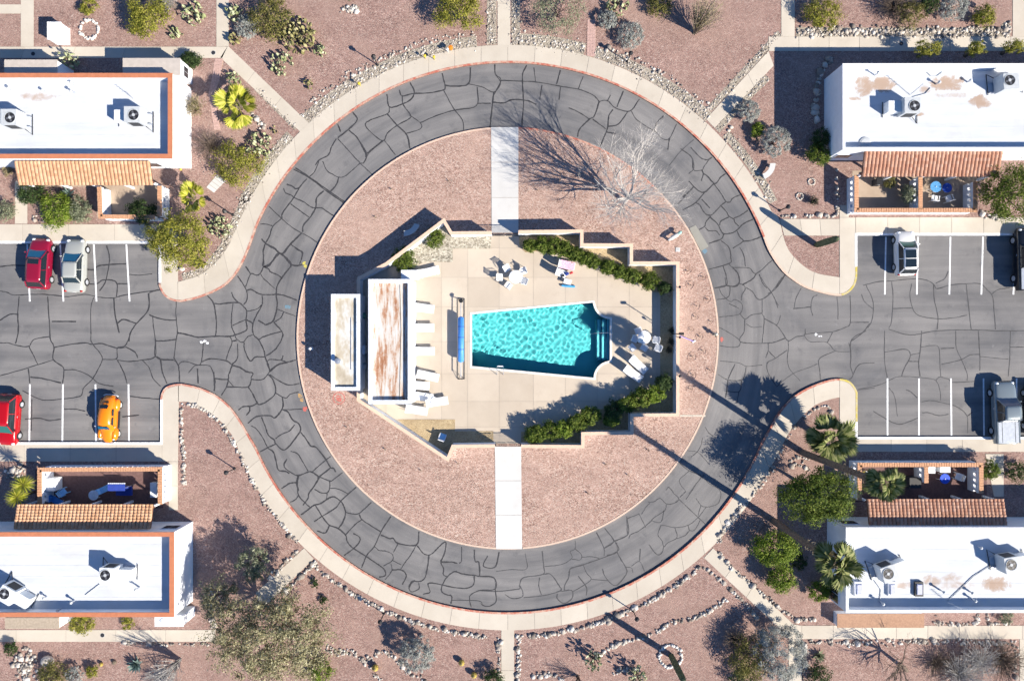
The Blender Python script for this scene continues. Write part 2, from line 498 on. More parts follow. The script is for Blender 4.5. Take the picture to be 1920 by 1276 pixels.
M_BARK = plain('grey_brown_bark', (0.14, 0.105, 0.075), 0.95, var=0.3, scale=6)
M_PALEBARK = plain('pale_bark', (0.56, 0.51, 0.45), 0.9, var=0.15, scale=5)
M_TWIG = plain('tan_twigs', (0.30, 0.24, 0.16), 0.9, var=0.3, scale=2)
M_GTWIG = plain('grey_twigs', (0.36, 0.335, 0.30), 0.9, var=0.25, scale=2)
M_BTWIG = plain('brown_twigs', (0.13, 0.095, 0.07), 0.9, var=0.3, scale=2)
M_SAGUARO = plain('saguaro_skin', (0.10, 0.12, 0.06), 0.8, var=0.25, scale=3)
M_GOLD = plain('golden_spines', (0.42, 0.31, 0.07), 0.85, var=0.3, scale=12)
# ================================================================== SETTING: ground, road, kerbs, walks
RCX, RCY = 952.0, 632.5
Z_LAND, Z_WALK, Z_KERB, Z_DECK = 0.10, 0.13, 0.14, 0.14
def ang(px, py): return math.degrees(math.atan2(RCY - py, px - RCX))
HOLE = arc(952, 633, 330, 0, 360, 49)[:-1]
wl = lambda pts, z=0.0: [W2(p[0], p[1], z) for p in pts]

g = MB().prism([(-700, -700), (700, -700), (700, 700), (-700, 700)], -0.3, -0.04, holes=[wl(HOLE)], sides=False)
tag(obj('ground', g, M_GRAVEL), 'pink brown desert gravel reaching to the horizon', kind='structure')
road = obj('road', MB().prism(wl([(-1500, 420), (301, 420), (320, 60), (1580, 60), (1620, 420), (3400, 420), (3400, 860), (1620, 860), (1580, 1200), (320, 1200), (301, 860), (-1500, 860)]), -0.1, 0.0, holes=[wl(HOLE)], sides=False), M_ASPHALT)
tag(road, 'grey asphalt ring road with two parking drives', kind='structure')

# road edges traced as pixel lines
TLR = [(298.5, 534), (306, 550), (318, 561), (334, 565.5), (346, 565), (378, 557), (416, 540), (440, 518.5), (458, 489), (472, 455), (481, 428)]
TLL = [(334, 529), (373, 517), (400, 497), (424, 470), (440, 438), (453, 407)]
TRR = [(1430, 445), (1440, 470), (1456, 496), (1475, 517), (1507, 538.5), (1547, 551), (1573, 554.5), (1589, 549), (1601, 536), (1605.5, 521)]
BLR = [(302, 748), (305, 735), (314.5, 724), (335, 719), (354.5, 721), (381, 728), (408, 741), (432, 761), (450, 785), (466, 812)]
BRR = [(1606.5, 735), (1600, 722.5), (1589, 713), (1573, 709.5), (1554.5, 711.4), (1528, 720), (1501, 733), (1477, 751), (1456, 777), (1441, 804)]
RO, RS = 513.5, 547.0
aTL, aTR = ang(490, 405), ang(1422, 424)
aBL, aBR = ang(478, 838), ang(1428, 830)
top_arc = arc(RCX, RCY, RO, aTL, aTR, 90)
bot_arc = arc(RCX, RCY, RO, aBL, aBR, 90)     # negative angles, left to right through the bottom
TLRs, TRRs, BLRs, BRRs = [catmull(x, 5) for x in (TLR, TRR, BLR, BRR)]
north_edge = [(-1500, 457), (299, 457)] + TLRs + top_arc + TRRs + [(1606, 442), (3400, 442)]
south_edge = [(-1500, 828), (302, 828)] + BLRs + [(p) for p in arc(RCX, RCY, RO, aBL, aBR, 90)] + list(reversed(BRRs)) + [(1606.5, 818), (3400, 818)]
nl = MB().prism(wl(north_edge) + wl([(3400, -1500), (-1500, -1500)]), -0.1, Z_LAND)
tag(obj('gravel_bed', nl, M_GRAVEL), 'pink gravel desert garden north of the ring road', kind='structure')
sl = MB().prism(wl(south_edge) + wl([(3400, 2800), (-1500, 2800)]), -0.1, Z_LAND)
tag(obj('gravel_bed', sl, M_GRAVEL), 'pink gravel desert garden south of the ring road', kind='structure')

# kerbs -------------------------------------------------------------
def offset_px(pts, d, toward):
    """offset a pixel line by d px to the side where the point 'toward' lies"""
    l, r = offset_line(pts, d)
    m = len(pts) // 2
    dl = (l[m][0] - toward[0]) ** 2 + (l[m][1] - toward[1]) ** 2; dr = (r[m][0] - toward[0]) ** 2 + (r[m][1] - toward[1]) ** 2
    return l if dl < dr else r
def kerb(pts, toward, mat, label, w=3.6, z1=Z_KERB):
    inner = offset_px(pts, w, toward)
    return tag(obj('kerb', MB().strip(wl(pts), wl(inner), -0.05, z1), mat), label, kind='structure')
ntop = (952, -2000); nbot = (952, 4000)
kerb([(-1500, 457), (299, 457), (299, 530)], (100, 0), M_WPAINT, 'white painted kerb by the two sedans', 4.6)
kerb(TLRs[0:16], (334, 510), M_RED2, 'red kerb rounding the corner by the leafy tree', 3.4)
kerb(TLRs[15:], (400, 440), M_RED2, 'faded red kerb curving from the tree corner to the ring')
kerb([TLRs[-1]] + top_arc[:45], ntop, M_RED, 'worn red painted kerb around the northwest of the ring')
kerb(top_arc[44:] + [TRRs[0]], ntop, M_RED, 'worn red painted kerb around the northeast of the ring')
kerb(TRRs[:32], (1540, 400), M_PKERB, 'peach kerb beside the small gravel triangle')
kerb(TRRs[31:] + [(1606, 500)], (1573, 520), M_YELLOW, 'yellow kerb nose beside the white hatchback bay')
kerb([(1606, 500), (1606, 442), (3400, 442)], (1800, 0), M_WPAINT, 'white painted kerb by the white hatchback', 4.6)
kerb([(-1500, 828), (302, 828), (302, 748)], (200, 1200), M_WPAINT, 'white painted kerb by the orange beetle car', 4.6)
kerb(BLRs, (400, 900), M_RED2, 'faded red kerb around the lamp garden corner')
kerb([BLRs[-1]] + bot_arc[:45], nbot, M_RED, 'worn red painted kerb around the southwest of the ring')
kerb(bot_arc[44:] + [BRRs[-1]], nbot, M_RED, 'worn red painted kerb around the southeast of the ring')
kerb(list(reversed(BRRs))[:31], (1540, 900), M_RED, 'red kerb in the shade of the fan palms')
kerb(list(reversed(BRRs))[30:] + [(1606.5, 790)], (1573, 770), M_YELLOW, 'yellow kerb nose beside the pickup bay')
kerb([(1606.5, 790), (1606.5, 818), (3400, 818)], (1800, 1400), M_WPAINT, 'white painted kerb by the silver pickup', 4.6)

# concrete walks: a bed with separate slabs on it ---------------------
def slab_walk(label, A, B, cuts, mat=None, z=Z_WALK, name='sidewalk', gap=0.018, z0=0.02):
    """walk between two pixel lines (same direction); cuts = number of slabs"""
    mat = mat or M_WALK
    n = cuts * 6 + 1
    A = [W2(*p) for p in resample(A, n)]; B = [W2(*p) for p in resample(B, n)]
    base = tag(obj(name, MB().strip(A, B, z0, z - 0.012), M_DARKJ), label, kind='structure')
    for k in range(cuts):
        a = [Vector(p) for p in A[k * 6:k * 6 + 7]]; b = [Vector(p) for p in B[k * 6:k * 6 + 7]]
        for s in (a, b):
            s[0] = s[0] + (s[1] - s[0]).normalized() * gap; s[-1] = s[-1] + (s[-2] - s[-1]).normalized() * gap
        obj('slab', MB().strip([tuple(p) for p in a], [tuple(p) for p in b], z - 0.03, z), mat, base)
    return base
M_DARKJ = plain('joint_grout', (0.33, 0.285, 0.235), 0.95)
def slab_poly(label, pts, mat=None, z=Z_WALK, name='sidewalk'):
    base = tag(obj(name, MB().prism(wl(pts), 0.02, z - 0.012), M_DARKJ), label, kind='structure')
    c = np.mean(np.array(pts), 0)
    q = [tuple(np.array(p) + (c - np.array(p)) / max(np.linalg.norm(c - np.array(p)), 1) * 0.5) for p in pts]
    obj('slab', MB().prism(wl(q), z - 0.03, z), mat or M_WALK, base)
    return base
KW = 3.6
def inset(pts, toward): return offset_px(pts, KW, toward)
# north ring
iTL = inset(TLRs[15:], (400, 440)); oTL = catmull(TLL + [(466, 381)], 5)
slab_walk('beige walk curving past the agave garden', iTL, oTL, 4)
ringA = arc(RCX, RCY, RO + KW, aTL - 0.8, 90, 120); ringB = arc(RCX, RCY, RS, aTL - 2.0, 90, 120)
slab_walk('beige concrete walk around the northwest of the ring', [iTL[-1]] + ringA, [oTL[-1]] + ringB, 12)
ringA = arc(RCX, RCY, RO + KW, 90, aTR, 120); ringB = arc(RCX, RCY, RS, 90, aTR + 1.5, 120)
slab_walk('beige concrete walk around the northeast of the ring', ringA, ringB, 12)
TRL = [ringB[-1], (1459, 409), (1468, 445), (1480, 473), (1507, 500), (1533, 513), (1573, 520)]
iTR = inset(TRRs[:31], (1540, 400))
slab_walk('beige walk curving round the gravel triangle', [ringA[-1]] + iTR, catmull(TRL, 5), 4)
slab_poly('wide beige walk end beside the leafy tree', [(302.5, 420)] + [(302.5, 533)] + [(p[0] + 1.5, p[1] - 3.2) for p in TLRs[2:16]] + [(334, 420)])
slab_poly('beige walk end with a yellow nose', [(1573, 408), (1573, 550.5)] + [(p[0] - 2, p[1] - 3.2) for p in TRRs[32:]] + [(1602.5, 408)])
slab_walk('beige walk behind the two parked sedans', [(-900, 421), (302, 421)], [(-900, 453), (302, 453)], 14)
slab_walk('beige walk behind the white hatchback', [(1603, 408), (2800, 408)], [(1603, 438), (2800, 438)], 20)
slab_walk('short beige walk crossed by the long cactus shadow', [(1461, 411), (1573, 411)], [(1469, 442), (1573, 442)], 3)
# south ring
BLL = [(335, 752.5), (354.5, 753), (381, 764), (408, 782.5), (432, 809), (444, 829)]
iBL = inset(BLRs[15:], (400, 900))
slab_walk('beige walk curving round the lamp garden', iBL, catmull(BLL, 5), 4)
ringA = arc(RCX, RCY, RO + KW, aBL + 1.0, -90, 120); ringB = [(444, 829)] + arc(RCX, RCY, RS, ang(454, 853), -90, 119)
slab_walk('beige concrete walk around the southwest of the ring', [iBL[-1]] + ringA, ringB, 12)
ringA = arc(RCX, RCY, RO + KW, -90, aBR - 1.0, 120); ringB = arc(RCX, RCY, RS, -90, ang(1442, 877), 120)
slab_walk('beige concrete walk around the southeast of the ring', ringA, ringB, 12)
BRL = [(1442, 877), (1456, 854.5), (1474.5, 817), (1493, 790.5), (1514.5, 769), (1530.5, 757), (1554.5, 748), (1573, 744)]
iBR = inset(list(reversed(BRRs))[:31], (1540, 900))
slab_walk('beige walk shaded by the palm crowns', [ringA[-1]] + iBR, catmull(BRL, 5), 4)
slab_poly('beige walk end by the orange beetle bays', [(305.5, 864), (305.5, 748)] + [(p[0] + 2, p[1] + 3.2) for p in BLRs[1:16]] + [(335, 864)])
slab_poly('beige walk end by the pickup bays', [(1573, 846), (1573, 713.5)] + [(p[0] - 2, p[1] + 3.2) for p in reversed(BRRs[:15])] + [(1603, 846)])
slab_walk('beige walk along the shaded patio wall', [(-900, 832.5), (305.5, 832.5)], [(-900, 864), (305.5, 864)], 14)
slab_walk('beige walk between pickup and pergola patio', [(1603, 822.5), (2800, 822.5)], [(1603, 846), (2800, 846)], 18)
slab_walk('narrow beige walk down the side of the patio', [(318, 864), (318, 955)], [(335, 864), (335, 955)], 2)
# garden walks
slab_poly('beige walk corner south of the palm house', [(1486, 1168), (1502, 1171), (1502, 1196), (1478, 1196), (1476, 1190)], z=Z_WALK - 0.003)
_sw = slab_walk
def slab_walk(label, A, B, cuts, mat=None, z=Z_WALK - 0.006, **k): return _sw(label, A, B, cuts, mat, z, **k)
slab_walk('straight beige walk from the ring up to the north', [(933, -900), (933, 90)], [(957, -900), (957, 90)], 12)
slab_walk('straight beige walk from the ring down to the south', [(940, 1178), (940, 2100)], [(964, 1178), (964, 2100)], 12)
slab_walk('diagonal beige walk past the yellow fan palm', [(428, 87), (580, 232)], [(414, 109), (564, 248)], 3)
slab_walk('beige walk behind the orange trimmed house', [(-900, 89), (428, 89)], [(-900, 110), (418, 110)], 14)
slab_walk('beige walk running north beside the prickly pears', [(407, -900), (407, 89)], [(430, -900), (430, 88)], 10)
slab_walk('beige walk beside the white block', [(41, -900), (41, 89)], [(65, -900), (65, 89)], 10)
slab_walk('diagonal beige walk toward the shaded house side', [(1323, 224), (1440, 97)], [(1339, 241), (1450, 124)], 3)
slab_walk('beige walk north of the stained roof house', [(1440, 70), (2800, 70)], [(1440, 97), (2800, 97)], 24)
slab_walk('beige walk running north beside the olive bush', [(1464, -900), (1464, 70)], [(1489, -900), (1489, 70)], 10)
slab_walk('diagonal beige walk under the mesquite crown', [(571, 1026), (480, 1110)], [(589, 1046), (490, 1142)], 2)
slab_walk('diagonal beige walk beside the large silver bush', [(1336, 1026), (1486, 1168)], [(1319, 1044), (1478, 1192)], 4)
slab_walk('beige walk south of the shaded palm house', [(1502, 1171), (2800, 1171)], [(1502, 1196), (2800, 1196)], 22)
slab_walk('beige walk running south past the silver bush', [(1478, 1196), (1478, 2100)], [(1502, 1196), (1502, 2100)], 10)
slab_walk('beige walk running south at the far bed', [(1910, 1196), (1910, 2100)], [(1934, 1196), (1934, 2100)], 8)
slab_walk('beige walk south of the orange trimmed house', [(-900, 1179), (405, 1179)], [(-900, 1201), (405, 1201)], 14)
slab_walk('beige garden walk by the patio bushes', [(30, 340), (30, 420)], [(53, 340), (53, 420)], 2)
slab_walk('beige corner walk by the gravel strip', [(1897, -500), (1897, 70)], [(1930, -500), (1930, 70)], 6)
slab_walk('short beige step beside the patio pillar', [(1573, 385), (1573, 408)], [(1590, 385), (1590, 408)], 1)
slab_walk('beige walk between the two far patios', [(1846, 850), (1862, 930)], [(1880, 850), (1880, 930)], 2)
slab_walk('grey beige cross walk at the top corner', [(-100, 10), (41, 10)], [(-100, 27), (41, 27)], 3)
def brick_path(label, A, B, rows, cols):
    n = rows + 1
    A = [Vector(W2(*p)) for p in resample(A, n)]; B = [Vector(W2(*p)) for p in resample(B, n)]
    base = tag(obj('paver_path', MB().strip([tuple(p) for p in A], [tuple(p) for p in B], 0.02, Z_LAND + 0.012), M_SOIL), label, kind='structure')
    for i in range(rows):
        for j in range(cols):
            q = []
            for (u, t) in ((j, i), (j + 1, i), (j + 1, i + 1), (j, i + 1)):
                q.append(A[t].lerp(B[t], u / cols))
            c = sum(q, Vector((0, 0))) / 4
            q = [p.lerp(c, 0.045) for p in q]
            obj('brick', MB().prism([tuple(p) for p in q], 0.05, Z_LAND + 0.03), M_BRICK, base)
brick_path('red brick path beside the yellow fan palm', [(404, 111), (398, 150), (392, 178), (398, 215), (403, 245)], [(420, 111), (413, 150), (403, 178), (409, 215), (415, 245)], 22, 3)
brick_path('red brick stepping path beside the silver shrubs', [(1101, 38), (1100, 107)], [(1117, 38), (1116, 107)], 12, 3)
slab_walk('pale stone steps by the fan palm', [(408, 328), (388, 352)], [(424, 340), (402, 362)], 4, M_PATH)

# painted lines and marks ---------------------------------------------
def pline(x0, y0, x1, y1, w=2.9, mat=None, name='painted_line', z=0.008):
    a = Vector(W2(x0, y0)); b = Vector(W2(x1, y1)); d = (b - a).normalized(); nn = Vector((-d.y, d.x)) * w * PX / 2
    return obj(name, MB().prism([tuple(a + nn), tuple(a - nn), tuple(b - nn), tuple(b + nn)], 0.002, z), mat or M_WPAINT, road)
for x0, x1 in ((-6, -6), (51, 56), (113, 119), (176, 181), (237, 243)): pline(x0, 458, x1, 565)
for x0, x1 in ((-5, -5), (56, 55), (118, 117), (179, 180), (241, 242)): pline(x0, 720, x1, 827)
for x0, x1 in ((1661, 1659), (1721, 1719), (1782, 1780), (1843, 1840), (1905, 1900)): pline(x0, 444, x1, 552)
for x0, x1 in ((1664, 1664), (1723, 1723), (1783, 1784), (1844, 1845), (1906, 1906)): pline(x0, 709, x1, 816)
random.seed(5)
def blotch(px, py, r, mat, label=None, n=14, base=None, z=0.008, ex=1.0):
    pts = []
    for k in range(n):
        a = 2 * math.pi * k / n; q = r * random.uniform(0.55, 1.1)
        pts.append((px + q * ex * math.cos(a), py + q * math.sin(a)))
    o = obj('paint_mark', MB().prism(wl(pts), z - 0.004, z), mat, base or road)
    return o
for (x, y, r, e) in ((378, 641, 2.5, 1.5), (384, 639, 3.0, 1.2), (389, 643, 2.2, 1.6)): blotch(x, y, r, M_WPAINT, ex=e)
for (x, y, r, e) in ((1530, 627, 3.4, 1.0), (1536, 630, 1.6, 1.5), (1540, 630, 1.3, 1.2)): blotch(x, y, r, M_WPAINT, ex=e)
M_YM = worn('yellow_utility_paint', (0.55, 0.50, 0.10), (0.24, 0.23, 0.14), 0.48, 0.66, 9)
M_RM = worn('red_utility_paint', (0.52, 0.11, 0.10), (0.36, 0.22, 0.18), 0.46, 0.64, 9)
M_OM = worn('orange_utility_paint', (0.55, 0.33, 0.12), (0.17, 0.16, 0.15), 0.45, 0.6, 8)
M_BM = worn('blue_utility_paint', (0.14, 0.24, 0.32), (0.16, 0.165, 0.175), 0.5, 0.7, 8)
blotch(570, 493, 4, M_YM); blotch(573, 499, 4, M_YM); blotch(571.5, 766, 5, M_RM); blotch(562, 742, 4.5, M_OM); blotch(566, 749, 4, M_OM)
blotch(1353, 636, 5, M_RM, ex=0.7); blotch(540, 575, 4, M_BM, ex=1.6); blotch(1321, 471, 5, M_BM)
obj('concrete_pad', MB().prism(wl([(1292, 428), (1304, 422), (1328.5, 462), (1314, 471)]), 0.002, 0.03), M_PAD, road)

# sealed cracks ---------------------------------------------------------
CRACKS = [
 (400,260,5.316,0.115,[[(800,305),(950,385),(1100,500),(1300,640)],[(815,290),(945,375),(1165,530),(1305,625)],[(1240,0),(1450,230),(1580,355)],[(1440,0),(1530,150),(1500,240),(1460,250),(1380,320),(1310,375),(1250,385),(1180,350),(1130,315),(1090,225)],[(1250,385),(1225,460),(1165,530)],[(1225,0),(1180,80),(1145,165),(1060,210),(1015,265)],[(1050,230),(1010,330),(960,375)],[(935,400),(870,470),(800,590),(690,740),(680,795),(595,870),(560,970),(500,1090),(500,1180),(490,1270)],[(730,455),(790,475),(820,500),(855,490)],[(700,495),(720,540),(780,565),(810,590),(900,630),(970,680),(1020,690),(1080,690),(1130,725),(1200,770)],[(1100,520),(1030,590),(1020,690),(960,790),(900,860),(890,930)],[(770,650),(860,715),(955,785)],[(555,675),(680,795),(780,880),(880,940),(940,970),(1040,1035)],[(880,940),(830,990),(770,1050),(700,1140),(640,1145),(590,1220),(540,1260),(500,1270)],[(470,850),(530,852),(590,870)],[(480,1000),(530,1050),(600,1085),(650,1130),(700,1165),(770,1250),(830,1265),(890,1255)],[(770,1050),(840,1105),(885,1135),(880,1190),(860,1250)],[(1530,150),(1590,100),(1690,20)]]),
 (280,460,5.316,0.115,[[(0,470),(60,450),(110,440)],[(270,560),(265,680),(275,800),(280,870),(265,960),(245,1130)],[(0,690),(60,715),(160,740),(275,745)],[(35,710),(40,800),(60,950),(55,1090),(110,1135),(180,1140),(240,1140),(290,1195),(300,1276)],[(110,1140),(130,1276)],[(60,950),(160,950),(265,935)],[(280,870),(340,880),(440,905),(500,915),(650,905),(800,905),(860,890),(970,840),(965,745),(1040,780)],[(580,500),(640,575),(660,680),(670,800),(660,900)],[(640,575),(700,585),(770,575),(890,570),(940,610),(970,655),(965,745)],[(820,465),(840,520),(890,570)],[(880,305),(950,410),(975,480),(970,550),(940,590)],[(835,580),(820,700),(820,800),(850,880),(870,930),(930,965),(980,910),(1030,890)],[(830,800),(890,770),(960,740)],[(1150,0),(1135,80),(1140,200),(1100,285),(1060,295),(1010,285),(960,410)],[(960,210),(1010,285)],[(1190,5),(1250,35),(1300,80),(1370,130),(1415,195),(1360,270),(1320,325),(1275,400),(1265,490),(1275,600),(1240,740),(1180,785),(1150,785),(1085,745)],[(1390,0),(1330,80)],[(1300,80),(1240,140),(1190,205),(1140,210),(1190,235),(1210,265),(1270,290),(1325,325)],[(1420,0),(1500,50),(1530,75),(1505,170)],[(1415,195),(1480,200),(1530,190)],[(1110,285),(1140,330),(1250,430)],[(975,445),(1020,440),(1080,475),(1130,490),(1200,490),(1300,490),(1390,515),(1470,545)],[(1125,500),(1125,590),(1060,710),(1030,800),(1040,890),(1090,940),(1140,1040),(1155,1110),(1190,1200),(1200,1250)],[(975,655),(1070,635),(1120,590)],[(1265,630),(1340,660),(1460,705)],[(1340,660),(1310,720),(1250,760),(1235,745)],[(1240,765),(1320,855),(1325,920),(1260,1030),(1165,1100)],[(1090,940),(1150,905),(1320,855)],[(945,965),(950,1040),(1005,1150),(1060,1110),(1150,1110)],[(1170,1155),(1210,1135),(1310,1140),(1335,1095)],[(1310,1140),(1380,1160),(1460,1140)],[(1380,1160),(1280,1190),(1200,1260)],[(800,905),(825,960),(790,1060),(765,1140)],[(825,955),(870,945)],[(880,980),(880,1120),(825,1190),(800,1276)],[(540,960),(530,1080),(510,1180),(450,1200),(390,1270)],[(290,1195),(320,1160),(380,1160),(480,1190),(600,1200),(640,1276)],[(520,1160),(600,1130),(700,1135),(790,1160),(830,1195),(900,1215),(960,1255),(1030,1270)]]),
 (400,680,5.316,0.115,[[(190,0),(190,25),(155,110),(150,170),(130,240),(80,325)],[(10,155),(90,165),(150,165)],[(0,90),(15,190),(10,280)],[(205,25),(280,50),(335,85),(395,105),(380,160),(490,165),(550,105),(570,70),(640,20),(740,0)],[(535,0),(560,70)],[(380,165),(345,240),(200,240),(140,240)],[(155,180),(205,240)],[(345,240),(390,300),(430,385),(460,415),(530,385),(620,300),(600,180),(550,115)],[(560,115),(650,175),(750,220),(860,205)],[(620,300),(720,350),(770,310),(850,290)],[(690,345),(690,450),(615,545),(560,525),(430,535),(345,600)],[(690,465),(760,465),(890,460)],[(700,470),(745,490),(790,565),(850,605),(870,660),(840,720),(715,865),(620,800),(610,770),(550,720),(520,640),(480,540)],[(250,470),(300,435),(380,430),(440,400)],[(365,440),(360,480),(330,520)],[(620,755),(680,710),(760,675),(810,615)],[(465,885),(540,845),(625,805)],[(380,625),(430,660),(490,740),(540,840)],[(545,850),(600,890),(625,980),(650,1065),(720,1080),(760,1100)],[(870,690),(920,750),(970,825),(1030,845),(1120,960),(1170,1040),(1200,1050),(1220,1085)],[(1170,930),(1080,1000),(990,1080)],[(770,880),(840,905),(900,1000),(945,1080)],[(735,955),(705,1010),(720,1050),(790,1100),(850,1120),(950,1085),(990,1090),(1050,1135),(1040,1170),(970,1276)],[(850,1120),(830,1190),(850,1276)],[(830,1190),(760,1200),(680,1250)],[(1050,1135),(1170,1045)],[(1060,1135),(1165,1175),(1210,1150),(1290,1090)]]),
 (540,860,5.316,0.11,[[(300,180),(290,230),(210,340),(200,390),(150,460)],[(105,165),(95,240),(105,360),(170,435),(220,480)],[(105,360),(80,400),(25,430)],[(265,300),(330,335),(390,335),(415,290),(415,215)],[(415,290),(490,295),(560,325),(595,345)],[(680,280),(600,350),(525,420),(470,490),(340,570),(260,625)],[(130,555),(220,490),(260,460),(330,440),(440,375),(525,420),(560,480),(575,540),(550,620),(505,690)],[(390,340),(385,400)],[(275,465),(340,570),(410,655),(500,690),(575,760),(590,820),(640,880),(780,970),(870,1030),(940,1080),(970,1120),(970,1160),(910,1175)],[(575,530),(640,545),(700,545),(770,490),(830,430)],[(710,550),(735,600),(830,665),(920,720)],[(735,605),(670,650),(575,755)],[(290,715),(370,735),(415,660)],[(650,740),(715,780),(710,830),(660,885),(560,960)],[(1025,570),(930,720),(860,870),(790,950),(735,1080)],[(925,755),(1010,790),(1050,790),(1100,840),(1280,855),(1305,720)],[(860,870),(910,910),(970,915),(1040,950),(1040,1010),(950,1065)],[(1100,840),(1050,930)],[(1280,855),(1220,960),(1160,1040),(1120,1105)],[(1285,860),(1350,940),(1410,955),(1460,920),(1530,850),(1575,830),(1560,940),(1525,1025),(1550,1090),(1550,1150),(1590,1170)],[(1405,960),(1390,1080),(1360,1190),(1300,1220),(1240,1215),(1210,1276)],[(1530,1025),(1630,1025),(1690,1040)],[(1035,1105),(1130,1105),(1180,1160),(1140,1250)],[(1025,1040),(1035,1110),(970,1200)],[(1045,1010),(1130,1055)]]),
 (400,940,3.556,0.10,[[(1655,300),(1655,390),(1640,410)],[(1740,320),(1745,395),(1770,405),(1775,490),(1740,490),(1660,480),(1610,465),(1560,500),(1525,560),(1525,600),(1560,620),(1590,630),(1585,680)],[(1830,360),(1800,420),(1830,440),(1880,430),(1905,335)],[(1740,490),(1735,550),(1690,575),(1600,570),(1440,540),(1445,600),(1400,615)],[(1770,495),(1870,505),(1880,580),(1780,590),(1715,620),(1710,660),(1720,700)],[(1880,580),(1885,660),(1840,695),(1795,690),(1770,660),(1590,655)],[(1340,530),(1305,560),(1320,600),(1370,580),(1370,540)]]),
 (900,940,3.31,0.09,[[(45,340),(20,395),(50,410),(100,400),(120,310)],[(100,430),(200,420),(290,415),(280,320)],[(385,305),(395,400),(390,450),(270,470),(245,520),(240,540),(110,555),(0,550)],[(0,465),(80,470),(95,500),(95,560),(100,620),(50,650),(0,630)],[(400,400),(500,390),(570,350),(560,310),(590,290),(590,240)],[(590,290),(630,330),(620,360),(570,355)],[(630,345),(690,340),(740,350)],[(155,575),(200,600),(260,590),(265,560),(250,520)],[(390,450),(440,450),(490,520),(500,550),(400,580),(270,595)],[(370,470),(365,520),(380,575)],[(500,555),(570,550),(570,600),(520,630),(480,600),(480,570)],[(720,190),(770,290),(770,335)],[(775,165),(830,245),(770,290)],[(830,245),(920,200),(910,90)],[(840,250),(850,310),(640,390),(570,410),(555,430),(550,470),(525,520),(525,550)],[(640,390),(660,440),(690,480),(640,520),(580,555)],[(690,480),(800,490)],[(760,415),(780,470),(840,520),(900,460),(910,420),(870,350),(850,310)],[(610,460),(660,530),(660,580)],[(905,405),(940,410),(950,440)],[(940,400),(990,370),(1020,430)],[(990,370),(995,290)]]),
 (1100,800,5.316,0.075,[[(1180,0),(1220,60),(1290,110)],[(1155,110),(1140,180),(1105,245),(1040,300)],[(1005,235),(1105,250),(1170,310),(1215,365)],[(1155,150),(1210,155)],[(925,360),(1020,435),(1110,470),(1140,500),(1090,570),(990,720)],[(1020,440),(930,520),(940,580),(985,635)],[(1170,470),(1150,510)],[(1180,520),(1230,570),(1310,615),(1340,670),(1310,760),(1240,790),(1180,795),(1140,780),(1090,710)],[(1140,780),(1110,880)],[(1190,800),(1110,900),(1010,980),(880,1000),(780,980),(740,980)],[(1010,980),(1030,1030),(1080,1020),(1130,930)],[(610,745),(670,745),(730,710),(790,760),(850,765),(920,720),(870,660),(820,600),(790,630)],[(920,720),(1180,965)],[(795,770),(780,830),(690,890),(650,930),(740,945),(770,830)],[(545,870),(590,800),(630,755)],[(520,860),(590,1000)],[(400,890),(405,1060)],[(400,915),(520,865)],[(100,1050),(170,1200),(175,1276)],[(180,1005),(280,1135)],[(180,1200),(280,1140),(410,1075)],[(300,1150),(300,1250),(200,1276)],[(420,1110),(440,1070),(510,1040),(580,990),(650,930)],[(880,1000),(900,1100),(810,1150),(770,1190),(750,1130),(710,1070),(740,980)],[(770,1190),(750,1250),(700,1270),(620,1170)],[(900,1110),(980,1080),(1025,1030)],[(990,640),(930,700)]]),
 (1280,300,5.316,0.10,[[(95,0),(110,100),(190,100),(210,70),(260,0)],[(190,100),(205,140),(185,210)],[(205,140),(240,155),(310,230),(340,225),(380,170),(430,135)],[(310,235),(220,320),(150,300),(60,210)],[(310,235),(380,330),(430,410),(470,420),(500,380),(580,345)],[(0,370),(60,320),(105,270)],[(0,500),(130,425),(220,320)],[(130,425),(170,450),(220,530),(280,550),(330,510),(380,455),(430,415)],[(190,390),(270,480)],[(380,455),(440,520),(460,560),(510,590),(520,620),(560,660)],[(460,570),(380,610),(370,650)],[(510,580),(580,550),(650,500)],[(280,560),(230,620),(220,660),(165,695)],[(275,570),(350,640),(380,700),(410,735),(480,730),(540,700),(600,640),(700,590)],[(225,670),(260,705),(330,705),(370,750)],[(410,735),(380,790),(260,830)],[(545,710),(570,770),(600,810),(500,880)],[(600,810),(690,800),(780,765)],[(380,800),(460,870),(480,970),(465,1030),(260,1090)],[(570,870),(610,950),(625,1060)],[(465,1035),(500,1070),(660,1075),(735,1130),(890,1000)],[(400,1050),(435,1160),(435,1250),(320,1276)],[(500,1075),(550,1130),(565,1220),(520,1260),(440,1250)],[(735,1135),(690,1190),(590,1245)],[(765,1140),(800,1230),(840,1276)],[(1020,1145),(970,1220),(930,1276)]]),
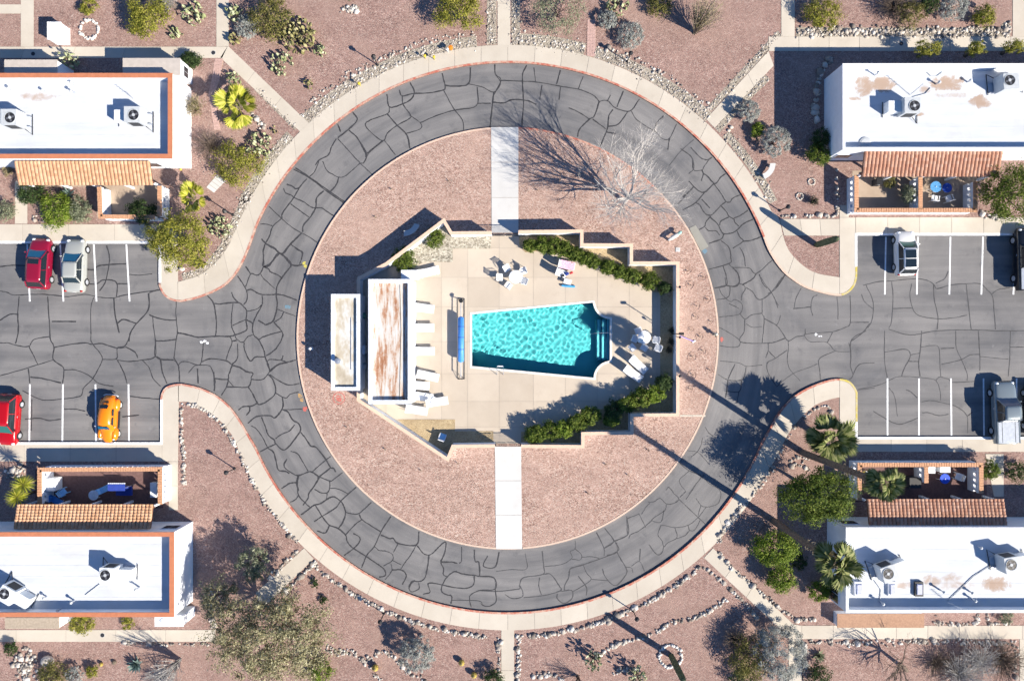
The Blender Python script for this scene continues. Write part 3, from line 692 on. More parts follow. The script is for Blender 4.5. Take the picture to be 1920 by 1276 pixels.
 (1320,520,5.316,0.08,[[(105,105),(210,80),(300,85),(350,50),(350,0)],[(210,0),(220,80)],[(150,110),(180,170),(260,240),(310,220),(380,270),(360,360),(240,385),(150,395)],[(260,90),(255,170),(220,205),(130,220)],[(250,260),(350,310)],[(350,60),(400,80),(410,120),(380,170),(370,230)],[(360,365),(410,415),(470,375),(580,355)],[(405,420),(400,540),(360,600),(365,640),(450,655),(600,655),(700,645),(810,605)],[(420,460),(480,495),(580,490)],[(150,495),(230,540),(350,620),(350,680),(290,695),(160,680)],[(420,100),(480,140),(530,210),(580,215),(670,150),(780,0)],[(570,0),(610,70),(670,145),(740,280)],[(580,215),(580,360),(600,410),(580,650)],[(600,410),(720,475),(780,550),(840,630),(920,590),(1000,575),(1010,510)],[(765,375),(740,450),(720,475)],[(970,105),(920,200),(900,300)],[(1130,175),(1085,200),(1065,300),(1085,380)],[(890,310),(1060,295)],[(1325,190),(1335,300),(1335,420)],[(1455,180),(1460,300),(1455,460),(1400,500),(1280,540),(1040,560),(1000,575)],[(1460,450),(1640,445)],[(1570,165),(1600,240),(1680,310)],[(1000,580),(1060,640),(1220,645),(1310,730),(1450,740)],[(840,635),(840,720),(830,820),(860,920),(960,1030)],[(640,660),(640,730),(615,800)],[(640,730),(710,800)],[(830,725),(710,805),(630,855),(640,950),(720,1080)],[(160,830),(340,850),(430,885),(580,870)],[(310,860),(240,1010)],[(420,890),(410,950),(375,1020),(240,1020),(140,965)],[(375,1020),(350,1135),(220,1130)],[(240,1020),(215,1200)],[(350,1135),(325,1250)],[(720,1090),(880,960),(1050,895),(1130,860)],[(1310,730),(1150,810),(1155,930),(1160,1020)],[(1445,650),(1465,760),(1460,880),(1485,970),(1450,1020)],[(1485,970),(1550,865),(1700,850)],[(1280,545),(1230,650)],[(1650,460),(1580,550),(1460,640)],[(1530,1120),(1700,1100)]]),
 (0,300,3.752,0.105,[[(0,750),(90,740),(200,745)],[(0,920),(50,930),(100,950),(200,945),(330,945),(480,960),(600,945),(700,965),(800,970),(870,950),(1000,930),(1110,915)],[(135,960),(125,1090),(130,1200),(110,1290)],[(335,960),(345,1100),(355,1260)],[(0,1125),(70,1085),(125,1085)],[(365,1135),(535,1135)],[(660,965),(640,1050),(640,1276)],[(800,965),(810,1090),(840,1215)],[(750,600),(770,680),(765,750),(740,860),(700,920)],[(610,770),(660,770),(690,745),(770,735),(890,730)],[(610,870),(680,870),(720,845),(790,845),(825,875),(820,960)],[(825,870),(900,870)],[(910,805),(980,810),(1070,800)],[(1045,935),(1045,1050),(960,1150),(920,1210),(905,1276)],[(830,1145),(870,1120),(960,1150)]]),
 (0,620,3.752,0.105,[[(0,85),(60,85),(110,100),(200,110),(240,60),(350,40)],[(350,0),(355,60),(380,115),(375,200),(440,250),(450,290),(440,370)],[(205,110),(240,180),(265,235)],[(0,315),(130,280),(260,240),(375,205)],[(200,265),(210,370)],[(215,325),(300,335),(430,365)],[(385,115),(500,95),(600,85),(650,95),(720,90),(820,120),(890,115)],[(640,0),(645,80),(700,150),(720,200),(690,270),(650,340),(590,400),(575,450),(540,465),(470,475),(300,485),(160,420)],[(720,200),(820,195),(825,120),(880,105),(920,20)],[(455,275),(530,275),(620,310),(700,370),(800,390)],[(820,195),(870,290),(895,370)],[(830,205),(900,215),(1000,205),(1090,180),(1095,60)],[(890,115),(950,150),(970,190)],[(1000,205),(1050,260),(1075,330),(1130,390)],[(1095,180),(1130,200),(1140,280),(1175,370)],[(1225,190),(1255,250),(1265,360)],[(1130,200),(1220,205)],[(1505,290),(1510,400)],[(450,550),(530,550),(600,565)],[(175,620),(280,615),(350,630),(430,620)],[(915,460),(1000,470),(1130,480)],[(860,605),(980,590)],[(225,480),(220,700)],[(1390,265),(1395,370)]]),
 (1440,300,3.752,0.085,[[(120,810),(60,900),(0,940)],[(0,900),(40,960),(70,1040)],[(670,880),(780,855),(870,850),(1040,835),(1130,850),(1170,880),(1190,905),(1280,880),(1390,870),(1490,870),(1540,910),(1580,960),(1590,1050),(1600,1190)],[(870,855),(880,960),(870,1130),(850,1180)],[(1010,870),(1000,960),(1040,1080),(1180,1115),(1300,1110),(1400,1090)],[(875,1045),(1010,1040)],[(1165,880),(1170,980),(1195,1100),(1190,1190)],[(1180,865),(1240,835),(1270,780)],[(1395,875),(1410,1020),(1430,1190)],[(1570,945),(1620,910),(1700,900)],[(690,880),(740,1000),(730,1130),(700,1180)],[(850,1190),(1000,1230),(1190,1200),(1430,1195),(1600,1200),(1800,1200)]]),
 (1440,620,3.752,0.08,[[(690,0),(590,60),(580,180)],[(820,150),(970,130),(1000,180),(960,260),(940,320)],[(820,0),(820,210),(840,330)],[(1000,170),(1070,155)],[(990,215),(1060,215)],[(1080,0),(1075,110),(1060,230),(1070,320)],[(1080,115),(1140,105),(1200,115),(1210,240),(1215,320)],[(1320,0),(1325,120),(1360,200),(1400,300),(1400,350)],[(1215,125),(1310,120)],[(1220,235),(1350,205),(1420,170),(1490,165)],[(1480,0),(1490,180),(1490,280)],[(1490,180),(1690,200)],[(1705,0),(1700,200),(1690,320)],[(1705,115),(1800,115)],[(635,410),(780,380),(880,335),(940,320),(1100,330),(1180,350),(1210,420),(1215,490)],[(1180,350),(1210,325),(1270,340),(1300,360),(1450,355)],[(850,400),(890,460),(910,600)],[(970,415),(1000,425),(1050,470)],[(740,565),(800,600),(870,640),(940,655),(1060,610)],[(1080,500),(1150,490),(1270,515),(1340,540),(1400,600),(1405,720)],[(1085,575),(1130,575),(1200,595),(1270,585)],[(1400,600),(1440,570)]]),
 (400,0,3.556,0.11,[[(1525,490),(1545,570),(1535,600),(1440,620),(1330,625),(1260,640),(1240,600)],[(1545,570),(1600,575),(1700,560),(1715,450)],[(1700,560),(1790,580),(1870,615),(1915,555),(1880,490),(1875,430)],[(1310,550),(1340,610),(1320,660),(1260,695),(1175,715),(1160,640),(1155,630)],[(1260,640),(1265,695),(1310,760),(1310,790),(1220,840),(1160,890),(1140,935),(1100,925),(1015,840),(1050,800),(1160,760),(1175,720)],[(1160,760),(1220,830),(1290,900),(1310,990)],[(1310,770),(1380,820),(1380,860),(1290,890)],[(1535,600),(1600,720),(1660,800),(1670,870)],[(1380,820),(1480,775),(1610,735),(1755,705),(1760,580)],[(1870,615),(1860,700),(1845,850)],[(930,750),(960,800),(900,865),(830,920)],[(830,830),(850,880)],[(905,870),(960,920),(1010,1010),(1020,1050)],[(1140,935),(1040,1020),(1000,1090)],[(1140,935),(1215,1035)],[(1760,690),(1850,690)]]),
 (900,0,3.31,0.10,[[(95,400),(95,460),(130,500),(80,600)],[(130,500),(260,505),(350,510),(490,535),(610,555),(700,590),(740,630)],[(290,405),(265,460),(265,530),(270,650),(260,780)],[(335,420),(345,510)],[(500,435),(475,525)],[(640,475),(610,555)],[(385,530),(370,620)],[(500,540),(490,620)],[(80,635),(150,640),(200,620),(290,625),(350,650)],[(740,630),(790,625),(840,670),(930,690),(990,615)],[(740,630),(710,720),(680,740),(620,800),(605,850)],[(810,590),(790,630)],[(890,565),(850,665)],[(825,680),(800,720),(790,800),(745,910)],[(920,690),(860,770),(795,785)],[(700,740),(780,800)],[(550,670),(600,690),(680,740)],[(940,690),(970,740),(1040,790),(1090,820),(1130,860),(1175,860),(1220,770)],[(1140,720),(1100,760),(1080,810)],[(1175,860),(1165,930)],[(785,820),(840,830)]]),
 (880,180,3.84,0.095,[[(1520,380),(1600,440),(1615,520),(1580,560)],[(1615,315),(1520,400),(1440,500)],[(1595,370),(1660,440),(1710,460),(1750,440)],[(1610,660),(1500,780)],[(1690,840),(1740,860),(1820,780)]]),
]
def crack_mesh(select):
    mb = MB(); zi = 0
    rnd = random.Random(11)
    for (ox, oy, sc, w, lines) in CRACKS:
        if not select(w): continue
        for ln in lines:
            pts = [(ox + x / sc, oy + y / sc) for x, y in ln]
            pts = catmull(pts, 5)
            wp = [Vector(W2(*p)) for p in pts]
            # slight hand-poured wobble
            wp = [p + Vector((rnd.uniform(-1, 1), rnd.uniform(-1, 1))) * 0.012 for p in wp]
            l, r = [], []
            nn = len(wp)
            hw0 = w * rnd.uniform(0.30, 0.54)
            for i, p in enumerate(wp):
                d = (wp[min(i + 1, nn - 1)] - wp[max(i - 1, 0)])
                if d.length < 1e-6: d = Vector((1, 0))
                d.normalize(); q = Vector((-d.y, d.x)) * hw0 * rnd.uniform(0.7, 1.3)
                l.append(p + q); r.append(p - q)
            z = 0.0045 + zi * 0.00002; zi += 1
            vs = [(p.x, p.y, z) for p in l] + [(p.x, p.y, z) for p in r]
            mb.add(vs, [(i, nn + i, nn + i + 1, i + 1) for i in range(nn - 1)])
    return mb
o = obj('crack_sealant', crack_mesh(lambda w: w > 0.095), M_SEAL, road); o['kind'] = 'stuff'
o = obj('crack_sealant', crack_mesh(lambda w: w <= 0.095), M_SEAL2, road); o['kind'] = 'stuff'

# island ---------------------------------------------------------------
RI = 395.0; ICX, ICY = 952.0, 633.5
isl = arc(ICX, ICY, RI - 3.2, 0, 360, 181)[:-1]
DECK_WALL_A = [(922, 436), (846, 437), (832, 413), (725, 494), (672, 522), (672, 750), (839.5, 861), (849, 836.5), (928, 835.5)]
DECK_WALL_B = [(972, 434.5), (1091, 433), (1091, 459), (1184, 459.5), (1184, 493), (1271, 493), (1271, 777.5), (1185, 778), (1185, 811.5), (1093, 812.5), (1093, 837), (977, 836)]
ZW = 1.5       # top of the pool wall
inner = wl(DECK_WALL_A, ZW) + list(reversed(wl(DECK_WALL_B, ZW)))
island = obj('island', MB().prism(wl(isl), 0.0, 0.115, holes=[inner]), M_ISLAND)
tag(island, 'round pink gravel island around the walled pool', kind='structure')
for a0, a1, m, lb in ((92.2, 176, M_PKERB, 'peach kerb of the island by the curved blue bench'), (46, 87.2, M_RED, 'red kerb of the island under the bare tree'), (-85.9, 46, M_PKERB, 'pale peach kerb of the island by the planted wells'), (176, 273.5, M_PKERB, 'peach kerb of the island by the painted red circle')):
    n = 70
    tag(obj('kerb', MB().strip(wl(arc(ICX, ICY, RI, a0, a1, n)), wl(arc(ICX, ICY, RI - 3.2, a0, a1, n)), -0.05, 0.135), m), lb, kind='structure')
slab_walk('pale concrete path through the island to the north gate', [(921, 239), (922, 437)], [(972, 239), (972, 437)], 3, M_PATH, z=0.14)
slab_walk('pale concrete path through the island to the south gate', [(928, 836), (930, 1028)], [(977, 836), (979, 1028)], 3, M_PATH, z=0.14)
slab_walk('thin concrete strip across the island gravel', [(1274, 777), (1322, 777)], [(1274, 780.5), (1322, 780.5)], 2, M_WALK, z=0.13)
# sprayed red circle with scribble
circ = MB()
pts = arc(636, 746, 11.5, 0, 360, 41)
circ.strip(wl(pts), wl(arc(636, 746, 10.2, 0, 360, 41)), 0.112, 0.121)
for k, (x0, y0, x1, y1) in enumerate(((630, 744, 641, 748), (631, 748, 640, 752), (632, 741, 640, 743), (634, 746, 636, 751), (638, 745, 640, 751))):
    a = Vector(W2(x0, y0)); b = Vector(W2(x1, y1)); d = (b - a).normalized(); q = Vector((-d.y, d.x)) * 0.045
    circ.prism([tuple(a + q), tuple(a - q), tuple(b - q), tuple(b + q)], 0.112, 0.122 + k * 0.0006)
obj('paint_mark', circ, M_RM, island)
# ================================================================== POOL COURT
POOL = [(884, 588)] + [(1112, 566)] + arc(1145, 565, 32, 180, 270, 10)[1:-1] + [(1144.5, 597), (1144.5, 676)] + arc(1146, 709, 32, 90, 180, 10)[1:-1] + [(1114, 709), (884, 687)]
poolw = wl(POOL, Z_DECK)
deckpoly = inner
def clip_cells(outer, hole, xs, ys, z, gap):
    """yield the pieces of a polygon with a hole cut by a grid"""
    mb = MB().prism(outer, 0, z, holes=[hole], sides=False)
    for i in range(len(xs) - 1):
        for j in range(len(ys) - 1):
            bm = bmesh.new()
            vs = [bm.verts.new(v) for v in mb.v]
            for f in mb.f:
                try: bm.faces.new([vs[k] for k in f])
                except ValueError: pass
            for co, no in (((xs[i] + gap, 0, 0), (-1, 0, 0)), ((xs[i + 1] - gap, 0, 0), (1, 0, 0)), ((0, ys[j] + gap, 0), (0, -1, 0)), ((0, ys[j + 1] - gap, 0), (0, 1, 0))):
                bmesh.ops.bisect_plane(bm, geom=bm.verts[:] + bm.edges[:] + bm.faces[:], plane_co=co, plane_no=no, clear_outer=True)
            area = sum(f.calc_area() for f in bm.faces)
            if area > 0.05: yield bm
            else: bm.free()
deck = tag(obj('pool_deck', MB().prism(deckpoly, -0.3, Z_DECK - 0.012, holes=[poolw]), M_DARKJ), 'beige concrete deck around the swimming pool', kind='structure')
xs = [W2(x, 0, Z_DECK)[0] for x in (660, 724, 780, 828, 877, 936, 1000, 1060, 1120, 1180, 1232, 1290)]
ys = [W2(0, y, Z_DECK)[1] for y in (870, 800, 752, 700, 640, 575, 520, 465, 400)]
for bm in clip_cells(deckpoly, poolw, xs, ys, Z_DECK, 0.008):
    me = bpy.data.meshes.new('slab'); bm.to_mesh(me); bm.free(); me.materials.append(M_DECK)
    link(bpy.data.objects.new('slab', me), deck)

# pool: basin, coping, steps, water
M_PLASTER = NT('pool_plaster').set(0.8, 0, 0.3)
_v = M_PLASTER.coord()
M_PLASTER.base(M_PLASTER.ramp(M_PLASTER.noise(_v, 1.0, 4), [(0.3, (0.17, 0.50, 0.53)), (0.7, (0.20, 0.56, 0.585))]))
M_PLASTER = M_PLASTER.m
pool = tag(thing('swimming_pool', 'turquoise swimming pool with rounded notched corners and steps', 'pool', (0, 0, 0)))
zs, zd = -0.95, -1.75        # shallow and deep floor
def floor_z(x):
    x0, x1 = poolw[0][0], poolw[-4][0] + 3
    t = min(1, max(0, (x - x0) / (x1 - x0)))
    return zd + (zs - zd) * t
mb = MB()
n = len(poolw)
mb.add([(p[0], p[1], Z_DECK - 0.005) for p in poolw] + [(p[0], p[1], floor_z(p[0])) for p in poolw], [((i + 1) % n, i, n + i, n + (i + 1) % n) for i in range(n)])
tr = tessellate_polygon([[Vector((p[0], p[1], 0)) for p in poolw]])
fl = []
for a, b, c in tr:
    A, B, C = poolw[a], poolw[b], poolw[c]
    s = (B[0] - A[0]) * (C[1] - A[1]) - (B[1] - A[1]) * (C[0] - A[0])
    fl.append((n + a, n + b, n + c) if s > 0 else (n + a, n + c, n + b))
mb.f.extend(fl)
basin = obj('basin', mb, M_PLASTER, pool)
cl, cr = offset_line(poolw, 0.0, True)
outl, _ = offset_line(poolw, 0.02, True); _, outr = offset_line(poolw, 0.02, True)
a_l = abs(sum(outl[i][0] * outl[(i + 1) % n][1] - outl[(i + 1) % n][0] * outl[i][1] for i in range(n)))
a_r = abs(sum(outr[i][0] * outr[(i + 1) % n][1] - outr[(i + 1) % n][0] * outr[i][1] for i in range(n)))
sgn = 1 if a_l > a_r else -1
def pool_off(d):
    L_, R_ = offset_line(poolw, abs(d), True)
    return L_ if (d * sgn > 0) else R_
co_in, co_out = pool_off(-0.05), pool_off(0.13)
obj('coping', MB().strip(co_in + [co_in[0]], co_out + [co_out[0]], Z_DECK - 0.05, Z_DECK + 0.02), M_TRIM_COPE if 'M_TRIM_COPE' in globals() else plain('coping_concrete', (0.70, 0.66, 0.58), 0.8), pool)
xr = W2(1144.5, 600, 0)[0]
for k in range(3):
    y0 = W2(0, 675, 0)[1]; y1 = W2(0, 598, 0)[1]
    w = 0.38
    cx = xr - w * (k + 0.5)
    zt = -0.12 - 0.20 * k
    st = obj('step', MB().box((cx, (y0 + y1) / 2, (zt + floor_z(cx)) / 2 - 0.01), (w - 0.004, y1 - y0 - 0.01, zt - floor_z(cx) + 0.02)), plain('step_plaster', (0.30, 0.62, 0.62), 0.8), pool)
    obj('edge_tile', MB().box((cx - w / 2 + 0.04, (y0 + y1) / 2, zt + 0.008), (0.075, y1 - y0 - 0.03, 0.012)), plain('navy_tile', (0.01, 0.03, 0.08), 0.4), st)
# rippled water surface
rng = np.random.default_rng(4)
xw0, xw1 = min(p[0] for p in poolw), max(p[0] for p in poolw); yw0, yw1 = min(p[1] for p in poolw), max(p[1] for p in poolw)
nx, ny = 330, 190
gx, gy = np.meshgrid(np.linspace(xw0, xw1, nx), np.linspace(yw0, yw1, ny))
def inside(px_, py_, poly):
    c = np.zeros(px_.shape, bool); m = len(poly)
    for i in range(m):
        x0, y0 = poly[i]; x1, y1 = poly[(i + 1) % m]
        cond = ((y0 > py_) != (y1 > py_)) & (px_ < (x1 - x0) * (py_ - y0) / (y1 - y0 + 1e-12) + x0)
        c ^= cond
    return c
hz = np.zeros_like(gx); kk2 = 0.0
for _ in range(46):
    lam = rng.uniform(0.22, 0.68); k = 2 * math.pi / lam; th = rng.uniform(0, 2 * math.pi); ph = rng.uniform(0, 6.28)
    a = lam ** 2.0
    hz += a * np.sin(k * (gx * math.cos(th) + gy * math.sin(th)) + ph); kk2 += (a * k * k) ** 2 / 2
hz *= WATER_CURV / math.sqrt(kk2)
Z_WATER = 0.045
ins = inside(gx, gy, pool_off(0.08))
vi = np.arange(nx * ny).reshape(ny, nx)
q = np.stack([vi[:-1, :-1], vi[:-1, 1:], vi[1:, 1:], vi[1:, :-1]], -1).reshape(-1, 4)
keep = (ins[:-1, :-1] & ins[:-1, 1:] & ins[1:, 1:] & ins[1:, :-1]).ravel()
wt = NT('pool_water')
wt.t.nodes.remove(wt.b)
rf = wt.n('ShaderNodeBsdfRefraction'); rf.inputs['IOR'].default_value = 1.33; rf.inputs['Roughness'].default_value = 0.0; rf.inputs['Color'].default_value = (0.66, 0.97, 1.0, 1)
wt.l(rf.outputs[0], wt.out.inputs['Surface'])
qq = q[keep]; used = np.unique(qq); remap = np.full(nx * ny, -1); remap[used] = np.arange(len(used))
vv = np.stack([gx.ravel(), gy.ravel(), Z_WATER + hz.ravel()], 1)[used]
water = npobj('water', vv, remap[qq], wt.m, pool, True)
sun_data.cycles.is_caustics_light = True
water.cycles.is_caustics_caster = True
for o in pool.children:
    if o is not water: o.cycles.is_caustics_receiver = True
    for c in o.children: c.cycles.is_caustics_receiver = True

# planting beds in the court
def bed(label, pts, mat, z=0.165):
    return tag(obj('planting_bed', MB().prism(wl(pts, z), 0.05, z), mat), label, kind='structure')
bed('pale pebble bed along the northwest pool wall', [(728, 496), (834, 417), (847, 440), (921, 440), (921, 466), (849, 466), (849, 491), (795, 491), (770, 505), (735, 500)], M_PEA)
bed('sandy planting bed under the north hedge', [(973, 440), (1088, 440), (1088, 463), (1181, 463), (1181, 497), (1268, 497), (1268, 548), (1226, 548), (1180, 522), (1120, 497), (1062, 477), (1015, 470), (985, 473), (974, 462)], M_SOIL)
bed('sandy planting bed by the east pool wall', [(1238, 548.5), (1268, 548.5), (1268, 774), (1238, 774)], M_SOIL)
bed('sandy planting bed under the south hedge', [(1237.5, 774), (1181, 774), (1181, 808), (1090, 808), (1090, 833), (977, 833), (977, 809), (985, 809), (1060, 795), (1120, 770), (1160, 752), (1237.5, 722)], M_SOIL)
bed('tan gravel bed in the southwest court corner', [(745, 786), (853, 786), (853, 808), (925, 808), (925, 832), (851, 832), (840, 856), (838, 856)], M_SOIL)

# perimeter walls
def court_wall(label, pts, group=None):
    p = wl(pts, ZW)
    t = thing('court_wall', label, 'wall', (p[0][0], p[0][1], 0.0))
    off = (p[0][0], p[0][1], 0)
    obj('wall', MB().wall(p, 0.20, 0.02, ZW - 0.08), M_STUCCO, t, off=off)
    obj('cap', MB().wall(p, 0.27, ZW - 0.08, ZW), M_PEACH, t, off=off)
    return t
court_wall('white wall with peach cap, west half around the pool sheds', DECK_WALL_A)
court_wall('white wall with peach cap, stepped half behind the hedges', DECK_WALL_B)
def gate(label, x0, x1, y):
    a, b = W(x0, y, 1.3), W(x1, y, 1.3)
    t = thing('iron_gate', label, 'gate', ((a.x + b.x) / 2, a.y, 0.14))
    w = (b.x - a.x) / 2
    for s in (-1, 1):
        obj('post', MB().box((s * (w - 0.03), 0, 0.6), (0.06, 0.06, 1.2)), M_BLACK, t)
    for s in (-1, 1):
        leaf = obj('gate_leaf', MB().box((s * w / 2, 0, 1.12), (w - 0.1, 0.04, 0.04)), M_BLACK, t)
        obj('rail', MB().box((s * w / 2, 0, 0.1), (w - 0.1, 0.04, 0.04)), M_BLACK, leaf)
        for k in range(7):
            obj('bar', MB().box((s * (0.09 + k * (w - 0.16) / 6), 0, 0.6), (0.022, 0.022, 1.02)), M_BLACK, leaf)
gate('black iron gate at the north path of the pool court', 922, 972, 438)
gate('black iron gate at the south path of the pool court', 928, 977, 835)

# pool sheds ----------------------------------------------------------
def rust_roof():
    t = NT('rusty_flat_roof').set(0.9, 0, 0.2); v = t.coord()
    n1 = t.noise(t.coord((1.5, 0.22, 1)), 1.3, 6, 0.72)
    c = t.ramp(n1, [(0.42, (0.58, 0.58, 0.59)), (0.51, (0.52, 0.45, 0.40)), (0.56, (0.40, 0.235, 0.155)), (0.66, (0.27, 0.115, 0.06))])
    c = t.mix(t.ramp(t.noise(v, 5, 4), [(0.5, (0, 0, 0)), (0.75, (0.5, 0.5, 0.5))]), c, (0.56, 0.56, 0.56))
    t.base(c); return t.m
def mud_roof():
    t = NT('dusty_flat_roof').set(0.9, 0, 0.2)
    n1 = t.noise(t.coord((1, 0.5, 1)), 0.9, 5, 0.65)
    t.base(t.ramp(n1, [(0.42, (0.60, 0.61, 0.61)), (0.54, (0.46, 0.42, 0.35)), (0.70, (0.33, 0.285, 0.22))])); return t.m
def shed(name, label, x0, x1, y0, y1, h, roofmat, wallmat, par=0.3, cap=0.30, zb=0.1):
    a = W(x0, y1, h); b = W(x1, y0, h)
    t = thing(name, label, 'shed', ((a.x + b.x) / 2, (a.y + b.y) / 2, zb))
    off = ((a.x + b.x) / 2, (a.y + b.y) / 2, zb)
    rect = lambda d: [(a.x + d, a.y + d), (b.x - d, a.y + d), (b.x - d, b.y - d), (a.x + d, b.y - d)]
    obj('wall', MB().prism(rect(0.04), zb, h - 0.07, holes=[rect(cap - 0.03)]), wallmat, t, off=off)
    obj('parapet_cap', MB().prism(rect(0), h - 0.07, h, holes=[rect(cap)]), M_GREYTRIM, t, off=off)
    obj('roof', MB().prism(rect(cap - 0.06), h - par - 0.12, h - par, sides=False), roofmat, t, off=off)
    return t, a, b
s1, a1, b1 = shed('equipment_shed', 'narrow white pump shed outside the pool wall', 620.5, 675, 551, 732, 2.3, mud_roof(), M_STUCCO, 0.22, 0.30)
obj('vent_pipe', MB().lathe((0, 0, 0), [(0.16, 0), (0.16, 0.5), (0.24, 0.52), (0.24, 0.62), (0.02, 0.66)], 12), M_STEEL, s1).location = (-0.55, -1.5, 1.95)
obj('pipe', MB().tube([(0.4, 2, 2.0), (0.4, -2.2, 2.0)], 0.03), M_STEEL, s1)
obj('door', MB().box((-1.245, 0.4, 1.1), (0.04, 0.9, 2.0)), M_GREYTRIM, s1)
s2, a2, b2 = shed('shade_pavilion', 'larger white pool pavilion with rust stained roof', 690.5, 772, 523, 757, 2.8, rust_roof(), M_STUCCO, 0.35, 0.32)
obj('drain_scupper', MB().box((1.45, -4.75, 2.55), (0.28, 0.4, 0.14)), M_BLACK, s2)
obj('roof_strap', MB().tube([(0.75, 4.6, 2.37), (0.85, 1.0, 2.37), (0.72, -4.7, 2.37)], 0.025, 5), M_TWIG, s2)
for yy in (-3.6, -1.2, 1.2, 3.6):
    obj('post', MB().box((1.95, yy, 1.2), (0.16, 0.16, 2.4)), M_STUCCO, s2) if False else None
# pump yard between the sheds
def pump(label, px, py, m, kind):
    p = W(px, py, 0.5)
    t = thing('pool_pump', label, 'pump', (p.x, p.y, 0.14))
    if kind == 0:
        obj('tank', MB().lathe((0, 0, 0), [(0.28, 0), (0.30, 0.1), (0.30, 0.75), (0.2, 0.95), (0.06, 1.0)], 14), m, t, True)
        obj('valve', MB().lathe((0, 0, 1.0), [(0.08, 0), (0.08, 0.12)], 8), M_DARK, t)
    else:
        obj('cabinet', MB().box((0, 0, 0.5), (0.55, 0.7, 1.0)), m, t)
        obj('lid', MB().box((0, 0, 1.02), (0.58, 0.73, 0.05)), M_GREYTRIM, t)
    obj('pipe', MB().tube([(0.1, 0.3, 0.2), (0.1, 0.75, 0.2)], 0.05), M_CHAIR, t)
pump('grey filter tank between the two pool sheds', 681, 686, M_ACGREY, 0)
pump('pale heater cabinet between the two pool sheds', 681, 655, M_ACWHITE, 1)
pump('green lidded pool tank between the two sheds', 680, 592, plain('tank_green', (0.10, 0.25, 0.2), 0.6), 0)
# lattice block by the pavilion
p = W(768, 515, 1.0)
t = thing('storage_box', 'small white cupboard beside the pavilion corner', 'cupboard', (p.x, p.y, Z_DECK))
obj('body', MB().box((0, 0, 0.5), (1.3, 0.7, 1.0)), M_TRIM, t); obj('lid', MB().box((0, 0, 1.02), (1.36, 0.76, 0.05)), M_GREYTRIM, t)
p = W(745, 508, 1.0)

# furniture -----------------------------------------------------------
def make_lounger():
    t = thing('sun_lounger', 'white strap sun lounger', 'lounger')
    L, wd = 1.95, 0.66
    obj('frame', MB().tube([(-0.95, -wd / 2, 0.34), (0.98, -wd / 2, 0.34), (0.98, wd / 2, 0.34), (-0.95, wd / 2, 0.34)], 0.022, 6), M_CHAIR, t)
    for (x, y) in ((-0.6, -1), (-0.6, 1), (0.75, -1), (0.75, 1)):
        obj('leg', MB().tube([(x, y * wd / 2, 0.34), (x, y * (wd / 2 + 0.02), 0.0)], 0.022, 6), M_CHAIR, t)
    seat = obj('seat', MB().box((0.36, 0, 0.35), (1.24, wd - 0.04, 0.02)), M_STRAP, t)
    for k in range(12):
        obj('strap', MB().box((-0.20 + k * 0.102, 0, 0.368), (0.085, wd, 0.015)), M_STRAP, seat)
    br = MB()
    c, s = math.cos(R(BACK_ANG)), math.sin(R(BACK_ANG))
    x0 = -0.27
    def P(u, y, o=0.0): return (x0 - u * c - o * s, y, 0.36 + u * s - o * c + 0.0)
    vs = [P(0, -wd / 2), P(0, wd / 2), P(0.72, wd / 2), P(0.72, -wd / 2)]
    vs += [P(0, -wd / 2, 0.03), P(0, wd / 2, 0.03), P(0.72, wd / 2, 0.03), P(0.72, -wd / 2, 0.03)]
    back = obj('backrest', MB().add(vs, [(0, 1, 2, 3), (7, 6, 5, 4), (0, 4, 5, 1), (1, 5, 6, 2), (2, 6, 7, 3), (3, 7, 4, 0)]), M_STRAP, t)
    for k in range(6):
        u = 0.06 + k * 0.12
        sv = [P(u - 0.045, -wd / 2 - .01, -0.012), P(u - 0.045, wd / 2 + .01, -0.012), P(u + 0.045, wd / 2 + .01, -0.012), P(u + 0.045, -wd / 2 - .01, -0.012)]
        obj('strap', MB().add(sv, [(0, 1, 2, 3)]), M_STRAP, back)
    return t
BACK_ANG = 42
lg = make_lounger(); first = [True]
def place(proto, flag, px, py, rz, label, group=None, z=Z_DECK):
    o = proto if flag[0] else copy_tree(proto)
    flag[0] = False
    p = W(px, py, z + 0.35)
    o.location = (p.x, p.y, z); o.rotation_euler = (0, 0, rz)
    o['label'] = label
    if group: o['group'] = group
    return o
G = 'white sun loungers on the pool deck'
place(lg, first, 802, 510, R(14), 'white sun lounger by the pebble bed and round bush', G)
place(lg, first, 792, 577, R(-7), 'white sun lounger at the pavilion, first below the cupboard', G)
place(lg, first, 792, 614, R(0), 'white sun lounger at the pavilion, second below the cupboard', G)
place(lg, first, 793, 658, R(0), 'white sun lounger at the pavilion, third below the cupboard', G)
place(lg, first, 801, 704, R(-12), 'white sun lounger at the pavilion slanting towards the pool', G)
place(lg, first, 783, 722, R(-4), 'white sun lounger with its head under the pavilion edge', G)
place(lg, first, 790, 743, R(-8), 'white sun lounger beside the closed chair stack', G)
place(lg, first, 818, 753, R(8), 'white sun lounger standing apart near the sandy corner', G)
place(lg, first, 780, 768, R(-9), 'white sun lounger by the southwest wall of the court', G)
place(lg, first, 1195, 682, R(-42), 'white sun lounger beside the pool steps, nearer the table', G)
place(lg, first, 1185, 699, R(-36), 'white sun lounger beside the pool steps, nearer the hedge', G)

